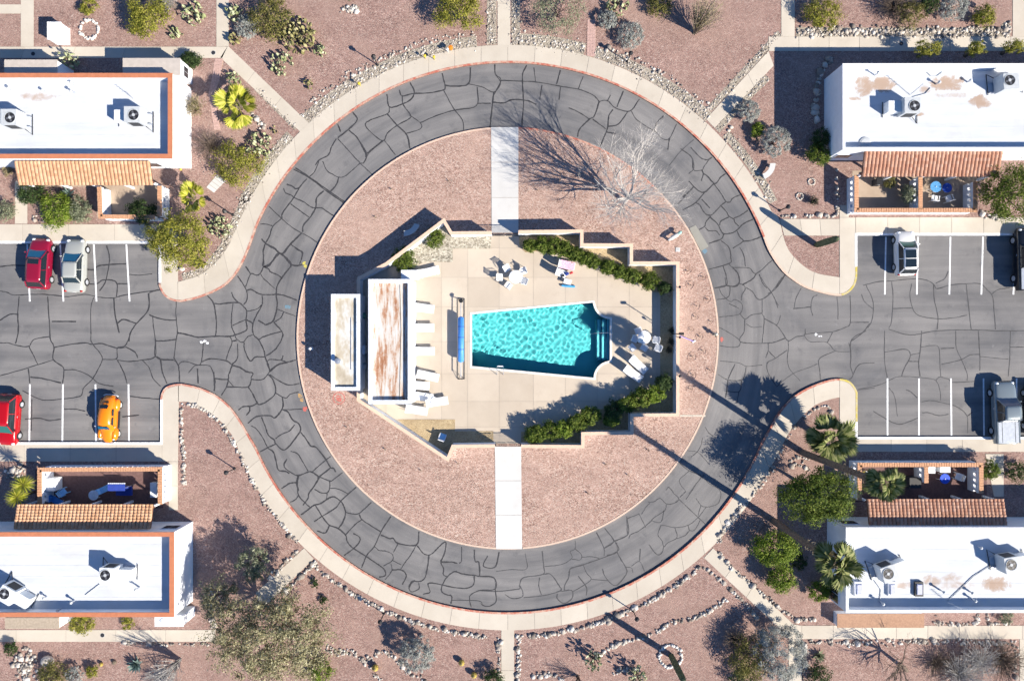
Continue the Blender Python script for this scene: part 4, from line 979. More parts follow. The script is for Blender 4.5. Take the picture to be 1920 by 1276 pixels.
def make_chair(mat=None):
    t = thing('patio_chair', 'white resin chair', 'chair')
    m = mat or M_CHAIR
    obj('seat', MB().box((0, 0, 0.42), (0.52, 0.50, 0.03)), m, t)
    for x in (-0.24, 0.24):
        for y in (-0.22, 0.22):
            obj('leg', MB().tube([(x * 1.05, y * 1.1, 0), (x, y, 0.42)], 0.02, 6), m, t)
    bk = obj('backrest', MB().box((-0.27, 0, 0.84), (0.03, 0.50, 0.05)).box((-0.25, 0, 0.45), (0.03, 0.5, 0.05)), m, t)
    for k in range(6): obj('slat', MB().box((-0.262, -0.21 + k * 0.084, 0.64), (0.02, 0.05, 0.38)), m, bk)
    for y in (-0.27, 0.27): obj('armrest', MB().box((-0.02, y, 0.64), (0.46, 0.05, 0.03)).tube([(0.2, y, 0.64), (0.22, y, 0.02)], 0.018, 5), m, t)
    return t
ch = make_chair(); cf = [True]
GC = 'white chairs around the pool tables'
for (x, y, a, lb) in ((950, 503, -60, 'white chair tipped behind the glass table'), (937, 520, 0, 'white chair drawn away from the glass table'), (954, 535, 55, 'white chair at the glass table facing the hedge'), (981, 508, 200, 'white chair tucked under the glass table by the hedge'), (983, 527, 160, 'white chair tucked under the glass table by the pool'),
    (1190, 635, -20, 'white chair in the palm shadow by the pool steps'), (1185, 651, 40, 'white armchair next to the two steps loungers'), (1207, 651, 60, 'white chair below the round table with the umbrella'), (1229, 637, 170, 'white chair at the east bed, upper of two'), (1233, 652, 160, 'white chair at the east bed, lower of two'), (1196, 620, -70, 'white chair with arched back above the round table'), (810, 747, 60, 'white chair stacked by the pavilion loungers')):
    place(ch, cf, x, y, R(a), lb, GC)
def round_table(px, py, r, h, topm, label, z=Z_DECK, umb=False):
    p = W(px, py, z + h)
    t = thing('round_table', label, 'table', (p.x, p.y, z))
    obj('tabletop', MB().lathe((0, 0, h - 0.03), [(r * 0.97, 0), (r, 0.01), (r, 0.025), (r * 0.96, 0.03)], 28), topm, t)
    for k in range(4):
        a = k * math.pi / 2 + 0.4
        obj('leg', MB().tube([(r * 0.7 * math.cos(a), r * 0.7 * math.sin(a), h - 0.03), (r * 0.8 * math.cos(a), r * 0.8 * math.sin(a), 0)], 0.02, 6), M_CHAIR, t)
    obj('umbrella_sleeve', MB().lathe((0, 0, h - 0.1), [(0.04, 0), (0.04, 0.16)], 8), M_GREYTRIM, t)
    return t
M_TGLASS = plain('frosted_glass_top', (0.66, 0.70, 0.72), 0.15, var=0.12, scale=3)
round_table(967, 519, 0.56, 0.72, M_TGLASS, 'round frosted glass table on the open deck')
round_table(1208, 632, 0.55, 0.72, M_CHAIR, 'round white table beside the pool steps')
# closed umbrella leaning across the table
p = W(1200, 638, 1.4)
t = thing('closed_umbrella', 'closed pale blue umbrella standing at the steps table', 'umbrella', (p.x, p.y, Z_DECK))
obj('pole', MB().tube([(0, 0, 0), (0, 0, 2.3)], 0.025), M_CHAIR, t)
obj('canopy', MB().lathe((0, 0, 0), [(0.10, 1.0), (0.20, 1.15), (0.14, 1.9), (0.03, 2.28)], 10), plain('umbrella_cloth', (0.5, 0.58, 0.70), 0.9), t)
obj('base', MB().lathe((0, 0, 0), [(0.24, 0), (0.24, 0.06), (0.05, 0.12)], 14), M_DARK, t)

# beach things heaped on two chairs
p = W(1063, 497, 0.5)
t = thing('towel_chair', 'lounge chair covered by a pink patterned towel', 'chair', (p.x, p.y, Z_DECK), R(-12))
obj('seat', MB().box((0, 0, 0.38), (1.35, 0.62, 0.06)), M_CHAIR, t)
for x in (-0.55, 0.55):
    for y in (-0.25, 0.25): obj('leg', MB().tube([(x, y, 0), (x, y, 0.36)], 0.02, 6), M_CHAIR, t)
obj('towel', MB().box((0.03, 0, 0.425), (1.2, 0.70, 0.03)), M_PINKC, t)
obj('backrest', MB().box((-0.72, 0, 0.66), (0.05, 0.6, 0.6)), M_CHAIR, t)
p = W(1052, 512, 0.5)
t = thing('loaded_chair', 'white chair loaded with beach bags beside the pink towel', 'chair', (p.x, p.y, Z_DECK), R(-20))
obj('seat', MB().box((0, 0, 0.42), (0.9, 0.6, 0.04)), M_CHAIR, t)
for x in (-0.4, 0.4):
    for y in (-0.25, 0.25): obj('leg', MB().tube([(x, y, 0), (x, y, 0.42)], 0.02, 6), M_CHAIR, t)
obj('backrest', MB().box((-0.45, 0, 0.7), (0.05, 0.6, 0.6)), M_CHAIR, t)
def bag(label, px, py, m, s):
    p = W(px, py, 0.5)
    t = thing('beach_bag', label, 'bag', (p.x, p.y, Z_DECK + 0.30))
    obj('body', MB().box((0, 0, s * 0.4), (s, s * 0.7, s * 0.8), 0.4, 0.8), m, t)
    obj('handle', MB().tube([(-s * 0.25, 0, s * 0.7), (0, 0, s * 1.15), (s * 0.25, 0, s * 0.7)], 0.02, 5), M_DARK, t)
bag('navy beach bag on the loaded chair', 1063, 513, M_NAVY, 0.34); bag('red beach bag by the pink towel', 1071, 511, M_REDC, 0.28); bag('black beach bag on the loaded chair', 1055, 517, M_DARK, 0.3)
p = W(1064, 528, 0.4)
t = thing('folding_stool', 'white folding stool frame beside the blue pool float', 'stool', (p.x, p.y, Z_DECK), R(-15))
obj('seat', MB().box((0, 0, 0.38), (0.62, 0.42, 0.03)), M_STRAP, t)
for y in (-0.19, 0.19): obj('leg', MB().tube([(-0.35, y, 0), (0.35, y, 0.38)], 0.02, 5).tube([(0.35, y + 0.03, 0), (-0.35, y + 0.03, 0.38)], 0.02, 5), M_CHAIR, t)
p = W(1065.5, 536, 0.2)
t = tag(obj('pool_float', MB().tube([(-0.56, 0.04, 0), (-0.2, 0, 0.01), (0.2, -0.03, 0.01), (0.56, -0.05, 0)], [0.09, 0.1, 0.1, 0.09], 10), plain('blue_foam', (0.06, 0.30, 0.55), 0.7)), 'blue foam pool float lying on the deck', 'pool float')
t.location = (p.x, p.y, Z_DECK + 0.1)

# pool cover reel
p = W(864, 635, 0.6)
t = thing('pool_cover_reel', 'long pool cover reel with a rolled blue cover', 'cover reel', (p.x, p.y, Z_DECK))
hl = 150 * PX / 2
for x in (-0.28, 0.28):
    obj('rail', MB().tube([(x, -hl, 0.06), (x, hl, 0.06)], 0.022, 6), M_BLACK, t)
for y in (-1, 1):
    obj('stand', MB().tube([(-0.28, y * hl, 0.06), (0, y * (hl - 0.35), 0.62), (0.28, y * hl, 0.06)], 0.022, 6).tube([(-0.28, y * hl, 0.06), (0.28, y * hl, 0.06)], 0.022, 6), M_BLACK, t)
roll = obj('axle', MB().tube([(0.02, -hl + 0.2, 0.62), (0.02, hl - 0.2, 0.62)], 0.035, 8), M_STEEL, t)
obj('rolled_cover', MB().tube([(0.02, -1.95, 0.62), (0.02, -1.85, 0.62), (0.02, 1.75, 0.62), (0.02, 1.85, 0.62)], [0.1, 0.26, 0.26, 0.1], 14), M_BLUE, t, True)
for yy in (-0.9, 0.1, 1.0): obj('strap', MB().tube([(0.02, yy, 0.62), (0.02, yy + 0.05, 0.62)], 0.267, 14), M_NAVY, t)
obj('handle', MB().lathe((0, 0, 0), [(0.17, 0), (0.19, 0.02), (0.17, 0.04)], 12), M_BLACK, t).location = (0.02, hl - 0.2, 0.62)
# ladder and handrail
p = W(938, 692, Z_DECK)
t = thing('pool_ladder', 'steel pool ladder on the south edge', 'ladder', (p.x, p.y, Z_DECK))
for x in (-0.27, 0.27):
    obj('rail', MB().tube([(x, -0.45, 0), (x, -0.35, 0.55), (x, 0.0, 0.68), (x, 0.25, 0.4), (x, 0.25, -0.7)], 0.022, 6), M_STEEL, t)
for k in range(3): obj('rung', MB().box((0, 0.25, -0.1 - k * 0.25), (0.5, 0.09, 0.03)), M_CHAIR, t)
p = W(1128, 626, 0.3)
t = thing('handrail', 'looped steel handrail over the pool steps', 'handrail', (p.x, p.y, -0.5))
obj('rail', MB().tube([(-0.85, 0, 0.0), (-0.95, 0.0, 0.9), (-0.6, 0.06, 1.25), (0.3, 0.1, 1.45), (0.85, 0.1, 1.35), (0.85, 0.1, 0.6)], 0.024, 6), M_STEEL, t)
p = W(830, 818, 0.4)
t = thing('small_armchair', 'small pale blue armchair in the southwest court shade', 'chair', (p.x, p.y, Z_DECK), R(70))
obj('seat', MB().box((0, 0, 0.32), (0.5, 0.52, 0.1)), M_SKYB, t); obj('backrest', MB().box((-0.26, 0, 0.6), (0.06, 0.52, 0.6)), M_CHAIR, t)
for y in (-0.27, 0.27): obj('armrest', MB().box((0, y, 0.52), (0.5, 0.06, 0.06)), M_CHAIR, t)
for x in (-0.22, 0.22):
    for y in (-0.22, 0.22): obj('leg', MB().tube([(x, y, 0), (x, y, 0.3)], 0.02, 5), M_CHAIR, t)
# ================================================================== HOUSES
def roof_mat(name, stains):
    """white roof coating; stains = [(px,py,rx,ry)] dust patches with a shape of their own, in pixels at roof height"""
    t = NT(name).set(0.85, 0, 0.3); v = t.coord()
    c = t.ramp(t.noise(t.coord((0.25, 1.6, 1)), 1.0, 5, 0.6), [(0.3, (0.50, 0.54, 0.60)), (0.7, (0.60, 0.64, 0.70))])
    nz = t.noise(v, 1.1, 6, 0.72, 0.9)
    c = t.mix(t.ramp(t.noise(v, 0.35, 6, 0.7, 0.5), [(0.50, (0, 0, 0)), (0.80, (0.5, 0.5, 0.5))]), c, (0.44, 0.43, 0.42))
    sx = t.n('ShaderNodeSeparateXYZ'); t.l(v, sx.inputs[0])
    def op(o, a, b):
        x = t.n('ShaderNodeMath', operation=o)
        for i, q in enumerate((a, b)):
            if isinstance(q, (int, float)): x.inputs[i].default_value = q
            else: t.l(q, x.inputs[i])
        return x.outputs[0]
    tot = None
    for (px, py, rx, ry, k) in stains:
        p = W2(px, py, 3.0)
        dx = op('DIVIDE', op('SUBTRACT', sx.outputs[0], p[0]), rx * 1.35 * PX); dy = op('DIVIDE', op('SUBTRACT', sx.outputs[1], p[1]), ry * 1.3 * PX)
        d = op('SUBTRACT', 1.35, op('ADD', op('MULTIPLY', dx, dx), op('MULTIPLY', dy, dy)))
        d = op('MULTIPLY', op('ADD', d, op('MULTIPLY', op('SUBTRACT', nz, 0.5), 4.6)), k)
        tot = d if tot is None else op('MAXIMUM', tot, d)
    if tot is not None:
        c = t.mix(t.ramp(tot, [(0.1, (0, 0, 0)), (0.5, (0.7, 0.7, 0.7)), (1.0, (0.9, 0.9, 0.9))]), c, (0.36, 0.255, 0.19))
    t.base(c); return t.m

def tile_mesh(mat, w, l):
    mb = MB(); n = 5
    vs = []
    for (yy, sc, zz) in ((l / 2 + 0.05, 0.92, 0.0), (-l / 2, 1.0, 0.06)):
        for k in range(n + 1):
            a = math.pi * k / n
            vs.append((w * 0.5 * sc * math.cos(a), yy, zz + w * 0.36 * sc * math.sin(a)))
    m = n + 1
    fs = [(k, k + 1, m + k + 1, m + k) for k in range(n)]
    mb.add(vs, fs)
    mb.add([vs[m + k] for k in range(m)] , [tuple(range(m))])
    me = bpy.data.meshes.new('tile'); me.from_pydata(mb.v, [], mb.f); me.materials.append(mat); me.update()
    return me

def window(parent, c, w, h, axis, off, sill=True):
    """window on a wall; axis 'x': wall faces +-x, 'y': wall faces +-y ; sign in c[3]"""
    x, y, z, s = c
    sz = (0.06, w, h) if axis == 'x' else (w, 0.06, h)
    fr = obj('window', MB().box((x, y, z), sz), M_GREYTRIM, parent, off=off)
    d = 0.035 * s
    pc = (x + d, y, z) if axis == 'x' else (x, y + d, z)
    for k in (-1, 1):
        ps = (0.02, w * 0.44, h * 0.86) if axis == 'x' else (w * 0.44, 0.02, h * 0.86)
        q = (pc[0], pc[1] + k * w * 0.235, pc[2]) if axis == 'x' else (pc[0] + k * w * 0.235, pc[1], pc[2])
        obj('pane', MB().box(q, ps), M_PANE, fr, off=off)

HT = 3.4
def house(label, x0, x1, y0, y1, capm, roofm, tile, pergola, capw=0.36):
    a = W(x0, y1, HT); b = W(x1, y0, HT)
    off = ((a.x + b.x) / 2, (a.y + b.y) / 2, 0.08)
    t = thing('house', label, 'house', off)
    rect = lambda d: [(a.x + d, a.y + d), (b.x - d, a.y + d), (b.x - d, b.y - d), (a.x + d, b.y - d)]
    obj('wall', MB().prism(rect(0.03), 0.08, HT - 0.07, holes=[rect(capw - 0.03)]), M_STUCCO, t, off=off)
    obj('parapet_cap', MB().prism(rect(0), HT - 0.07, HT, holes=[rect(capw)]), capm, t, off=off)
    ro = obj('roof', MB().prism(rect(capw - 0.06), HT - 0.95, HT - 0.80, sides=False), roofm, t)
    ro.location = (-off[0], -off[1], -off[2])
    nseam = 7
    for k in range(1, nseam):   # lapped roofing sheets
        yy = a.y + capw + (b.y - a.y - 2 * capw) * k / nseam
        obj('roof_seam', MB().box(((a.x + b.x) / 2, yy, HT - 0.797), (b.x - a.x - 2 * capw, 0.07, 0.012)), roofm, ro).location = (0, 0, 0)
    # tiled pergola roof
    px0, px1, pyh, pyl, zh, zl = pergola
    A, B = W(px0, pyh, zh), W(px1, pyh, zh); C, D = W(px1, pyl, zl), W(px0, pyl, zl)
    xl, xr = (A.x + D.x) / 2, (B.x + C.x) / 2
    yh, yl = A.y, D.y
    pr = obj('pergola_roof', MB().add([(xl, yh, zh - 0.09), (xr, yh, zh - 0.09), (xr, yl, zl - 0.09), (xl, yl, zl - 0.09), (xl, yh, zh - 0.02), (xr, yh, zh - 0.02), (xr, yl, zl - 0.02), (xl, yl, zl - 0.02)],
        [(0, 1, 2, 3), (7, 6, 5, 4), (0, 4, 5, 1), (1, 5, 6, 2), (2, 6, 7, 3), (3, 7, 4, 0)]), M_WOOD, t, off=off)
    ncol, nrow = 36, 8
    w = (xr - xl) / ncol; sl = math.hypot(yh - yl, zh - zl); l = sl / nrow
    me = tile_mesh(tile, w * 0.98, l)
    sgn = 1 if yh > yl else -1
    pitch = math.atan2(zh - zl, abs(yh - yl))
    rr = random.Random(int(x0) + 7)
    for i in range(ncol):
        for j in range(nrow):
            u = (j + 0.5) / nrow
            pos = (xl + (i + 0.5) * w - off[0] + rr.uniform(-.01, .01), yh + (yl - yh) * u - off[1], zh + (zl - zh) * u - off[2] - 0.01)
            inst('tile', me, pr, pos, (pitch if sgn > 0 else pitch, 0, 0 if sgn > 0 else math.pi))
    nposts = 5
    for k in range(nposts):
        xx = xl + 0.2 + (xr - xl - 0.4) * k / (nposts - 1)
        obj('post', MB().box((xx, yl + sgn * 0.25, zl / 2), (0.16, 0.16, zl - 0.1)), M_STUCCO, t, off=off)
    obj('beam', MB().box(((xl + xr) / 2, yl + sgn * 0.25, zl - 0.16), (xr - xl, 0.14, 0.16)), M_WOOD, t, off=off)
    return t, a, b, off

h1, a, b, off = house('orange trimmed white house with clean roof, north of the sedans', -160, 323, 137, 297, M_ORANGE, roof_mat('white_roof_a', [(60, 178, 26, 6, 0.35)]), M_TERRA, (31, 284, 303, 347, 2.85, 2.35))
# low wings at the back
def wing(ht, x0, x1, y0, y1, h, label_mat, off, ybase=None):
    A = W(x0, y1, h); B = W(x1, y0, h)
    rect = lambda d: [(A.x + d, A.y + d), (B.x - d, A.y + d), (B.x - d, B.y - d), (A.x + d, B.y - d)]
    wg = obj('wing', MB().prism(rect(0.05), 0.08, h - 0.06), M_STUCCO, ht, off=off)
    obj('roof', MB().prism(rect(0), h - 0.06, h), label_mat, wg, off=off)
    return A, B
M_WINGROOF = plain('beige_roof_coat', (0.46, 0.40, 0.34), 0.9, var=0.08, scale=3)
A, B = wing(h1, 230, 338, 109, 140.5, 2.3, M_WINGROOF, off)
window(h1, (B.x - 0.02, (A.y + B.y) / 2 - 0.1, 1.35, 1), 0.9, 0.8, 'x', off)
wing(h1, 8, 107, 112, 136, 2.3, M_WINGROOF, off)
window(h1, (b.x - 2.6, a.y, 1.5, -1), 1.4, 1.1, 'y', off)
h2, a, b, off = house('orange trimmed white house with leaf shadows on its roof', -160, 326, 997, 1156, M_ORANGE, roof_mat('white_roof_b', []), M_TERRA, (29, 285, 990, 945, 2.65, 2.25))
A, B = wing(h2, 290, 344, 1153, 1174, 2.2, M_TRIM, off)
obj('roof_vent', MB().lathe(((A.x + B.x) / 2 - 0.5, (A.y + B.y) / 2, 2.2), [(0.24, 0), (0.24, 0.05), (0.05, 0.1)], 14), M_GREYTRIM, h2, off=off)
A, B = wing(h2, 10, 111, 1156.5, 1178, 2.2, M_LATTICE, off)
for k in range(14):
    yy = A.y + 0.04 + (B.y - A.y - 0.08) * (k + 0.5) / 14
    obj('slat', MB().box(((A.x + B.x) / 2, yy, 2.225), (B.x - A.x, 0.05, 0.05)), M_LATTICE, h2, off=off)
window(h2, (b.x - 0.9, b.y, 2.0, 1), 1.3, 1.0, 'y', off)
stainsC = [(1625, 160, 12, 13, 0.8), (1660, 155, 17, 10, 1.0), (1782, 152, 22, 11, 1.0), (1740, 165, 8, 6, 0.5), (1845, 186, 14, 9, 0.8), (1606, 182, 9, 3, 0.5), (1728, 212, 8, 3, 0.6), (1790, 175, 30, 4, 0.3)]
h3, a, b, off = house('white house with brown dust patches on its roof', 1580, 2080, 119, 281, M_STUCCO, roof_mat('white_roof_c', stainsC), M_TERRA2, (1618, 1876, 284, 331, 2.85, 2.35), 0.22)
window(h3, (a.x + 0.9, a.y, 1.6, -1), 1.3, 1.0, 'y', off)
obj('roof_drain', MB().lathe((a.x + 2.2, a.y + 0.75, HT - 0.80), [(0.5, 0.01), (0.5, 0.06), (0.35, 0.1)], 16), M_ACGREY, h3, off=off)
stainsD = [(1755, 1092, 12, 9, 0.45), (1790, 1085, 16, 7, 0.35), (1800, 1100, 30, 8, 0.25), (1875, 1098, 20, 10, 0.75), (1700, 1100, 26, 5, 0.3)]
h4, a, b, off = house('white house with skylights and a fan palm over its corner', 1586, 2080, 988, 1148, M_STUCCO, roof_mat('white_roof_d', stainsD), M_TERRA2, (1627, 1885, 983, 935, 2.65, 2.25), 0.22)
window(h4, (a.x + 0.9, b.y, 2.0, 1), 1.3, 1.0, 'y', off)
window(h4, (a.x, a.y + 0.9, 1.5, -1), 1.5, 1.5, 'x', off)
A, B = wing(h4, 1570, 1733, 1150, 1176, 0.9, plain('brown_shingle', (0.36, 0.21, 0.13), 0.9, var=0.15, scale=8), off)
for i, (px, m) in enumerate(((1614, M_TRIM), (1677, M_TRIM), (1727, M_DARK))):
    p = W(px, 1106, 3.05)
    fr = obj('skylight', MB().box((p.x, p.y, HT - 0.70), (0.66, 1.15, 0.24)), m, h4, off=off)
    obj('dome', MB().box((p.x, p.y, HT - 0.55), (0.46, 0.9, 0.12), 0, 0.85), plain('skylight_acrylic', (0.50, 0.50, 0.58), 0.2), fr, off=off)

# roof equipment ------------------------------------------------------
RZ = HT - 0.80
def hvac(label, px, py, rz, m, duct=True):
    p = W(px, py, RZ + 0.9)
    t = thing('air_conditioner', label, 'air conditioner', (p.x, p.y, RZ), rz, 'rooftop air conditioners'); t.scale = (1.18, 1.18, 1.18)
    obj('stand', MB().box((0, 0.35, 0.06), (1.6, 0.08, 0.12)).box((0, -0.35, 0.06), (1.6, 0.08, 0.12)), M_STEEL, t)
    cab = obj('cabinet', MB().box((0, 0, 0.60), (1.05, 1.05, 0.96)), m, t)
    obj('panel', MB().box((0, -0.535, 0.6), (0.7, 0.02, 0.7)), M_DARK if duct else M_GREYTRIM, cab)
    obj('fan_well', MB().lathe((0.12, -0.05, 1.081), [(0.36, 0), (0.36, 0.012), (0.30, 0.014)], 20), M_BLACK, t)
    fan = obj('fan', MB().lathe((0.12, -0.05, 1.095), [(0.10, 0), (0.10, 0.03)], 10), M_ACGREY, t)
    for k in range(4):
        a = k * math.pi / 2 + 0.3
        obj('blade', MB().box((0.12 + 0.18 * math.cos(a), -0.05 + 0.18 * math.sin(a), 1.105), (0.2, 0.12, 0.012), a), plain('fan_grey', (0.10, 0.10, 0.11), 0.5), fan)
    obj('grille_ring', MB().tube([(0.12 + 0.37 * math.cos(k * math.pi / 8), -0.05 + 0.37 * math.sin(k * math.pi / 8), 1.10) for k in range(17)], 0.02, 5), m, t)
    if duct:
        obj('duct', MB().box((-0.95, 0.05, 0.40), (0.9, 0.75, 0.62)).box((-1.1, 0.05, 0.05), (0.6, 0.6, 0.1)), M_ACWHITE, t)
        obj('pipe', MB().tube([(0.5, -0.55, 0.2), (0.9, -0.9, 0.05), (0.9, 0.5, 0.05)], 0.03, 5).tube([(-1.45, -0.5, 0.05), (-1.45, 0.55, 0.05)], 0.025, 5), M_DARK, t)
hvac('grey air conditioner by the orange parapet corner', 252, 217, 0, M_ACGREY)
hvac('grey air conditioner near a tan streak on the clean roof', 22, 222, 0, M_ACGREY)
hvac('white air conditioner beside the leaf shadows', 206, 1076, R(178), M_ACWHITE)
hvac('white air conditioner near the tiled pergola end of the leaf shadow roof', 17, 1112, R(150), M_ACWHITE)
hvac('grey air conditioner below the brown dust arcs', 1706, 200, 0, M_ACGREY)
hvac('grey air conditioner near the single dust blot', 1890, 155, R(185), M_ACGREY)
hvac('grey air conditioner beside the fan palm crown', 1664, 1072, R(200), M_ACGREY)
hvac('grey air conditioner above the reddish roof stain', 1893, 1056, R(190), M_ACGREY)
def mast(label, px, py, h, lean=(0, 0)):
    p = W(px, py, RZ)
    t = thing('roof_antenna', label, 'antenna', (p.x, p.y, RZ))
    obj('mast', MB().tube([(0, 0, 0), (lean[0], lean[1], h)], 0.025, 5), M_STEEL, t)
    for k in range(4):
        f = 0.5 + 0.15 * k
        obj('rod', MB().tube([(lean[0] * f - 0.22, lean[1] * f, h * f), (lean[0] * f + 0.22, lean[1] * f, h * f)], 0.012, 4), M_STEEL, t)
mast('thin antenna mast above the grey conditioner', 1706, 178, 1.6, (0.1, 0.3)); mast('thin antenna mast by the orange corner conditioner', 250, 185, 1.2, (0.0, 0.2))
mast('leaning antenna on the skylight roof', 1776, 1128, 1.4, (0.5, -0.1))
def vent(label, px, py, h=0.4, r=0.07):
    p = W(px, py, RZ)
    t = thing('roof_vent', label, 'vent pipe', (p.x, p.y, RZ))
    obj('pipe', MB().lathe((0, 0, 0), [(r, 0), (r, h)], 8), M_STEEL, t)
    obj('cap', MB().lathe((0, 0, h), [(r * 1.8, 0), (r * 1.8, 0.05), (r * 0.4, 0.12)], 10), M_ACGREY, t)
G = 'small roof vents'
for i, (x, y, lb) in enumerate(((85, 172, 'small vent beside the tan roof streak'), (140, 158, 'small vent pair on the clean roof, upper'), (141, 175, 'small vent pair on the clean roof, lower'), (22, 168, 'single vent on the clean roof edge'), (140, 1125, 'vent along the south parapet of the leaf shadow roof'), (262, 1100, 'vent within the leaf shadow roof near the orange parapet'), (88, 1118, 'vent near the far conditioner on the leaf shadow roof'), (115, 1140, 'vent in the parapet shade of the leaf shadow roof'), (1640, 141, 'round vent at the top of the brown arc'), (1814, 154, 'vent beside the brown dust disc'), (1755, 158, 'vent between the two dust patches'), (1762, 1105, 'vent below the pale stain on the skylight roof'), (1818, 1108, 'vent pair near the leaning antenna, upper'), (1822, 1122, 'vent pair near the leaning antenna, lower'), (1649, 1127, 'dome vent between two skylights'), (1834, 1024, 'lone vent near the north parapet of the skylight roof'))):
    vent(lb, x, y, 0.35 + 0.1 * (i % 3))
def conduit(label, pts):
    p = [W(x, y, RZ + 0.05) for x, y in pts]
    tag(obj('roof_conduit', MB().tube([tuple(q) for q in p], 0.03, 5), M_ACGREY), label, 'conduit')
conduit('long grey conduit running to the far roof conditioner', [(1777, 1126), (1825, 1080), (1860, 1058), (1885, 1062)])
conduit('thin conduit on the leaf shadow roof', [(190, 1092), (160, 1115)])
conduit('thin bent conduit on the skylight roof', [(1640, 1088), (1652, 1105), (1650, 1125)])
conduit('hooked cable on the dusty roof beside the brown disc', [(1738, 135), (1745, 142), (1757, 143), (1768, 135)])
conduit('cable across the dusty roof from the grey conditioner', [(1712, 182), (1735, 176), (1745, 165)])

# patios ---------------------------------------------------------------
M_PAVER = plain('dark_brick_floor', (0.15, 0.085, 0.075), 0.9, var=0.2, scale=5)  # brick floor darkened all over: pergola and house shade put into its colour
_o = obj('block', MB().box((0, 0, 0), (0.20, 0.178, 0.36)), M_STUCCO); block_me = _o.data; bpy.data.objects.remove(_o)
def patio(label, floor_px, fm, walls, capm, h=1.55, ticks=True):
    f = wl(floor_px, 0.11)
    c = np.mean(np.array(f), 0); off = (c[0], c[1], 0.1)
    t = thing('walled_patio', label, 'patio', off)
    fl = obj('floor', MB().prism(f, 0.05, 0.115), fm, t, off=off)
    for pts in walls:
        p = wl(pts, h)
        wlx = obj('wall', MB().wall(p, 0.18, 0.06, h - 0.85), M_STUCCO, t, off=off)
        obj('lintel', MB().wall(p, 0.18, h - 0.50, h - 0.06), M_STUCCO, wlx, off=off)
        for i in range(len(p) - 1):
            A = Vector(p[i]); B = Vector(p[i + 1]); d = (B - A); L = d.length; d.normalize(); nb = max(2, int(L / 0.42)); an = math.atan2(d.y, d.x)
            for k in range(nb):
                q = A + d * ((k + 0.5) * L / nb)
                inst('block', block_me, wlx, (q.x - off[0], q.y - off[1], h - 0.675 - off[2]), (0, 0, an))
        obj('cap', MB().wall(p, 0.34, h - 0.06, h - 0.015), capm, wlx, off=off)
        if ticks:
            mb = MB()
            for i in range(len(p) - 1):
                A = Vector(p[i]); B = Vector(p[i + 1]); d = (B - A); L = d.length; d.normalize()
                n = int(L / 0.2); an = math.atan2(d.y, d.x)
                for k in range(n):
                    q = A + d * (k + 0.5) * L / n
                    mb.box((q.x, q.y, h), (0.165, 0.35, 0.03), an)
            o = obj('coping_bricks', mb, capm, wlx, off=off); o['kind'] = 'stuff'
    return t
patio('walled patio with orange capped walls behind the sedans', [(30, 346), (300, 346), (300, 408), (182, 408), (182, 350), (30, 350)], M_PATIO, [[(186, 350), (188, 406), (290, 407)], [(299, 348), (299, 405)]], M_TERRACAP)
patio('walled patio with a shaded white front by the orange beetle', [(66, 880), (306, 880), (306, 952), (66, 952)], M_PAVER, [[(74, 945), (74, 880), (300, 879), (300, 945)]], M_TERRACAP, 1.75)
patio('walled patio with two courts beside the white hatchback', [(1598, 320), (1830, 320), (1830, 396), (1598, 396)], M_PATIO, [[(1606, 328), (1606, 394), (1829, 394), (1829, 340)], [(1726, 332), (1726, 392)]], M_TERRACAP, 1.55)
patio('walled patio under the tall palm crown', [(1600, 868), (1850, 868), (1850, 940), (1600, 940)], M_PAVER, [[(1612, 938), (1612, 871), (1840, 871), (1840, 925)], [(1737, 873), (1737, 905)]], M_TERRACAP, 1.7)
# breeze-block pillar wall with light holes
p = W(1587, 360, 1.2)
def furn_chair(label, px, py, rz, m, g, z=0.115):
    t = make_chair(m); q = W(px, py, z + 0.4); t.location = (q.x, q.y, z); t.rotation_euler = (0, 0, R(rz)); t['label'] = label; t['group'] = g
GF = 'chairs on the house patios'
furn_chair('pale blue chair in the shaded patio by the blue lounger', 119, 922, 40, M_SKYB, GF)
furn_chair('white chair beside the blue round table under the palm', 1797, 893, 160, M_CHAIR, GF)
furn_chair('white chair beside the mosaic table', 1752, 372, 80, M_CHAIR, GF)
furn_chair('pale chair by the mosaic table and tree shadow', 1778, 372, 110, M_CHAIR, GF)
def lounge(label, px, py, rz, m):
    q = W(px, py, 0.4)
    t = thing('chaise', label, 'chaise', (q.x, q.y, 0.115), R(rz))
    obj('seat', MB().box((0.2, 0, 0.3), (0.9, 0.5, 0.08)), m, t); obj('backrest', MB().box((-0.4, 0, 0.5), (0.4, 0.5, 0.35)), m, t)
    for x in (-0.3, 0.5):
        for y in (-0.2, 0.2): obj('leg', MB().tube([(x, y, 0), (x, y, 0.28)], 0.02, 5), M_CHAIR, t)
lounge('bright blue chaise on the shaded patio floor', 104, 937, -30, M_BLUE); lounge('pale chaise beside the pedestal table', 193, 918, 25, M_SKYB)
round_table(175, 928, 0.42, 0.7, M_TGLASS, 'round glass table on the shaded patio', 0.115)
M_MOSAIC = plain('blue_mosaic', (0.10, 0.30, 0.62), 0.3, var=0.6, scale=14)
round_table(1755, 350, 0.46, 0.72, M_MOSAIC, 'round blue mosaic table with white specks', 0.115)
round_table(1776, 352, 0.40, 0.6, plain('deep_blue_cloth', (0.02, 0.08, 0.42), 0.6), 'deep blue round table behind the mosaic one', 0.115)
round_table(1772, 897, 0.42, 0.72, plain('royal_blue_top', (0.01, 0.07, 0.55), 0.4), 'royal blue round table under the palm house pergola', 0.115)
q = W(232, 915, 0.6)
t = thing('loveseat', 'blue patio loveseat with white scalloped canopy', 'loveseat', (q.x, q.y, 0.115))
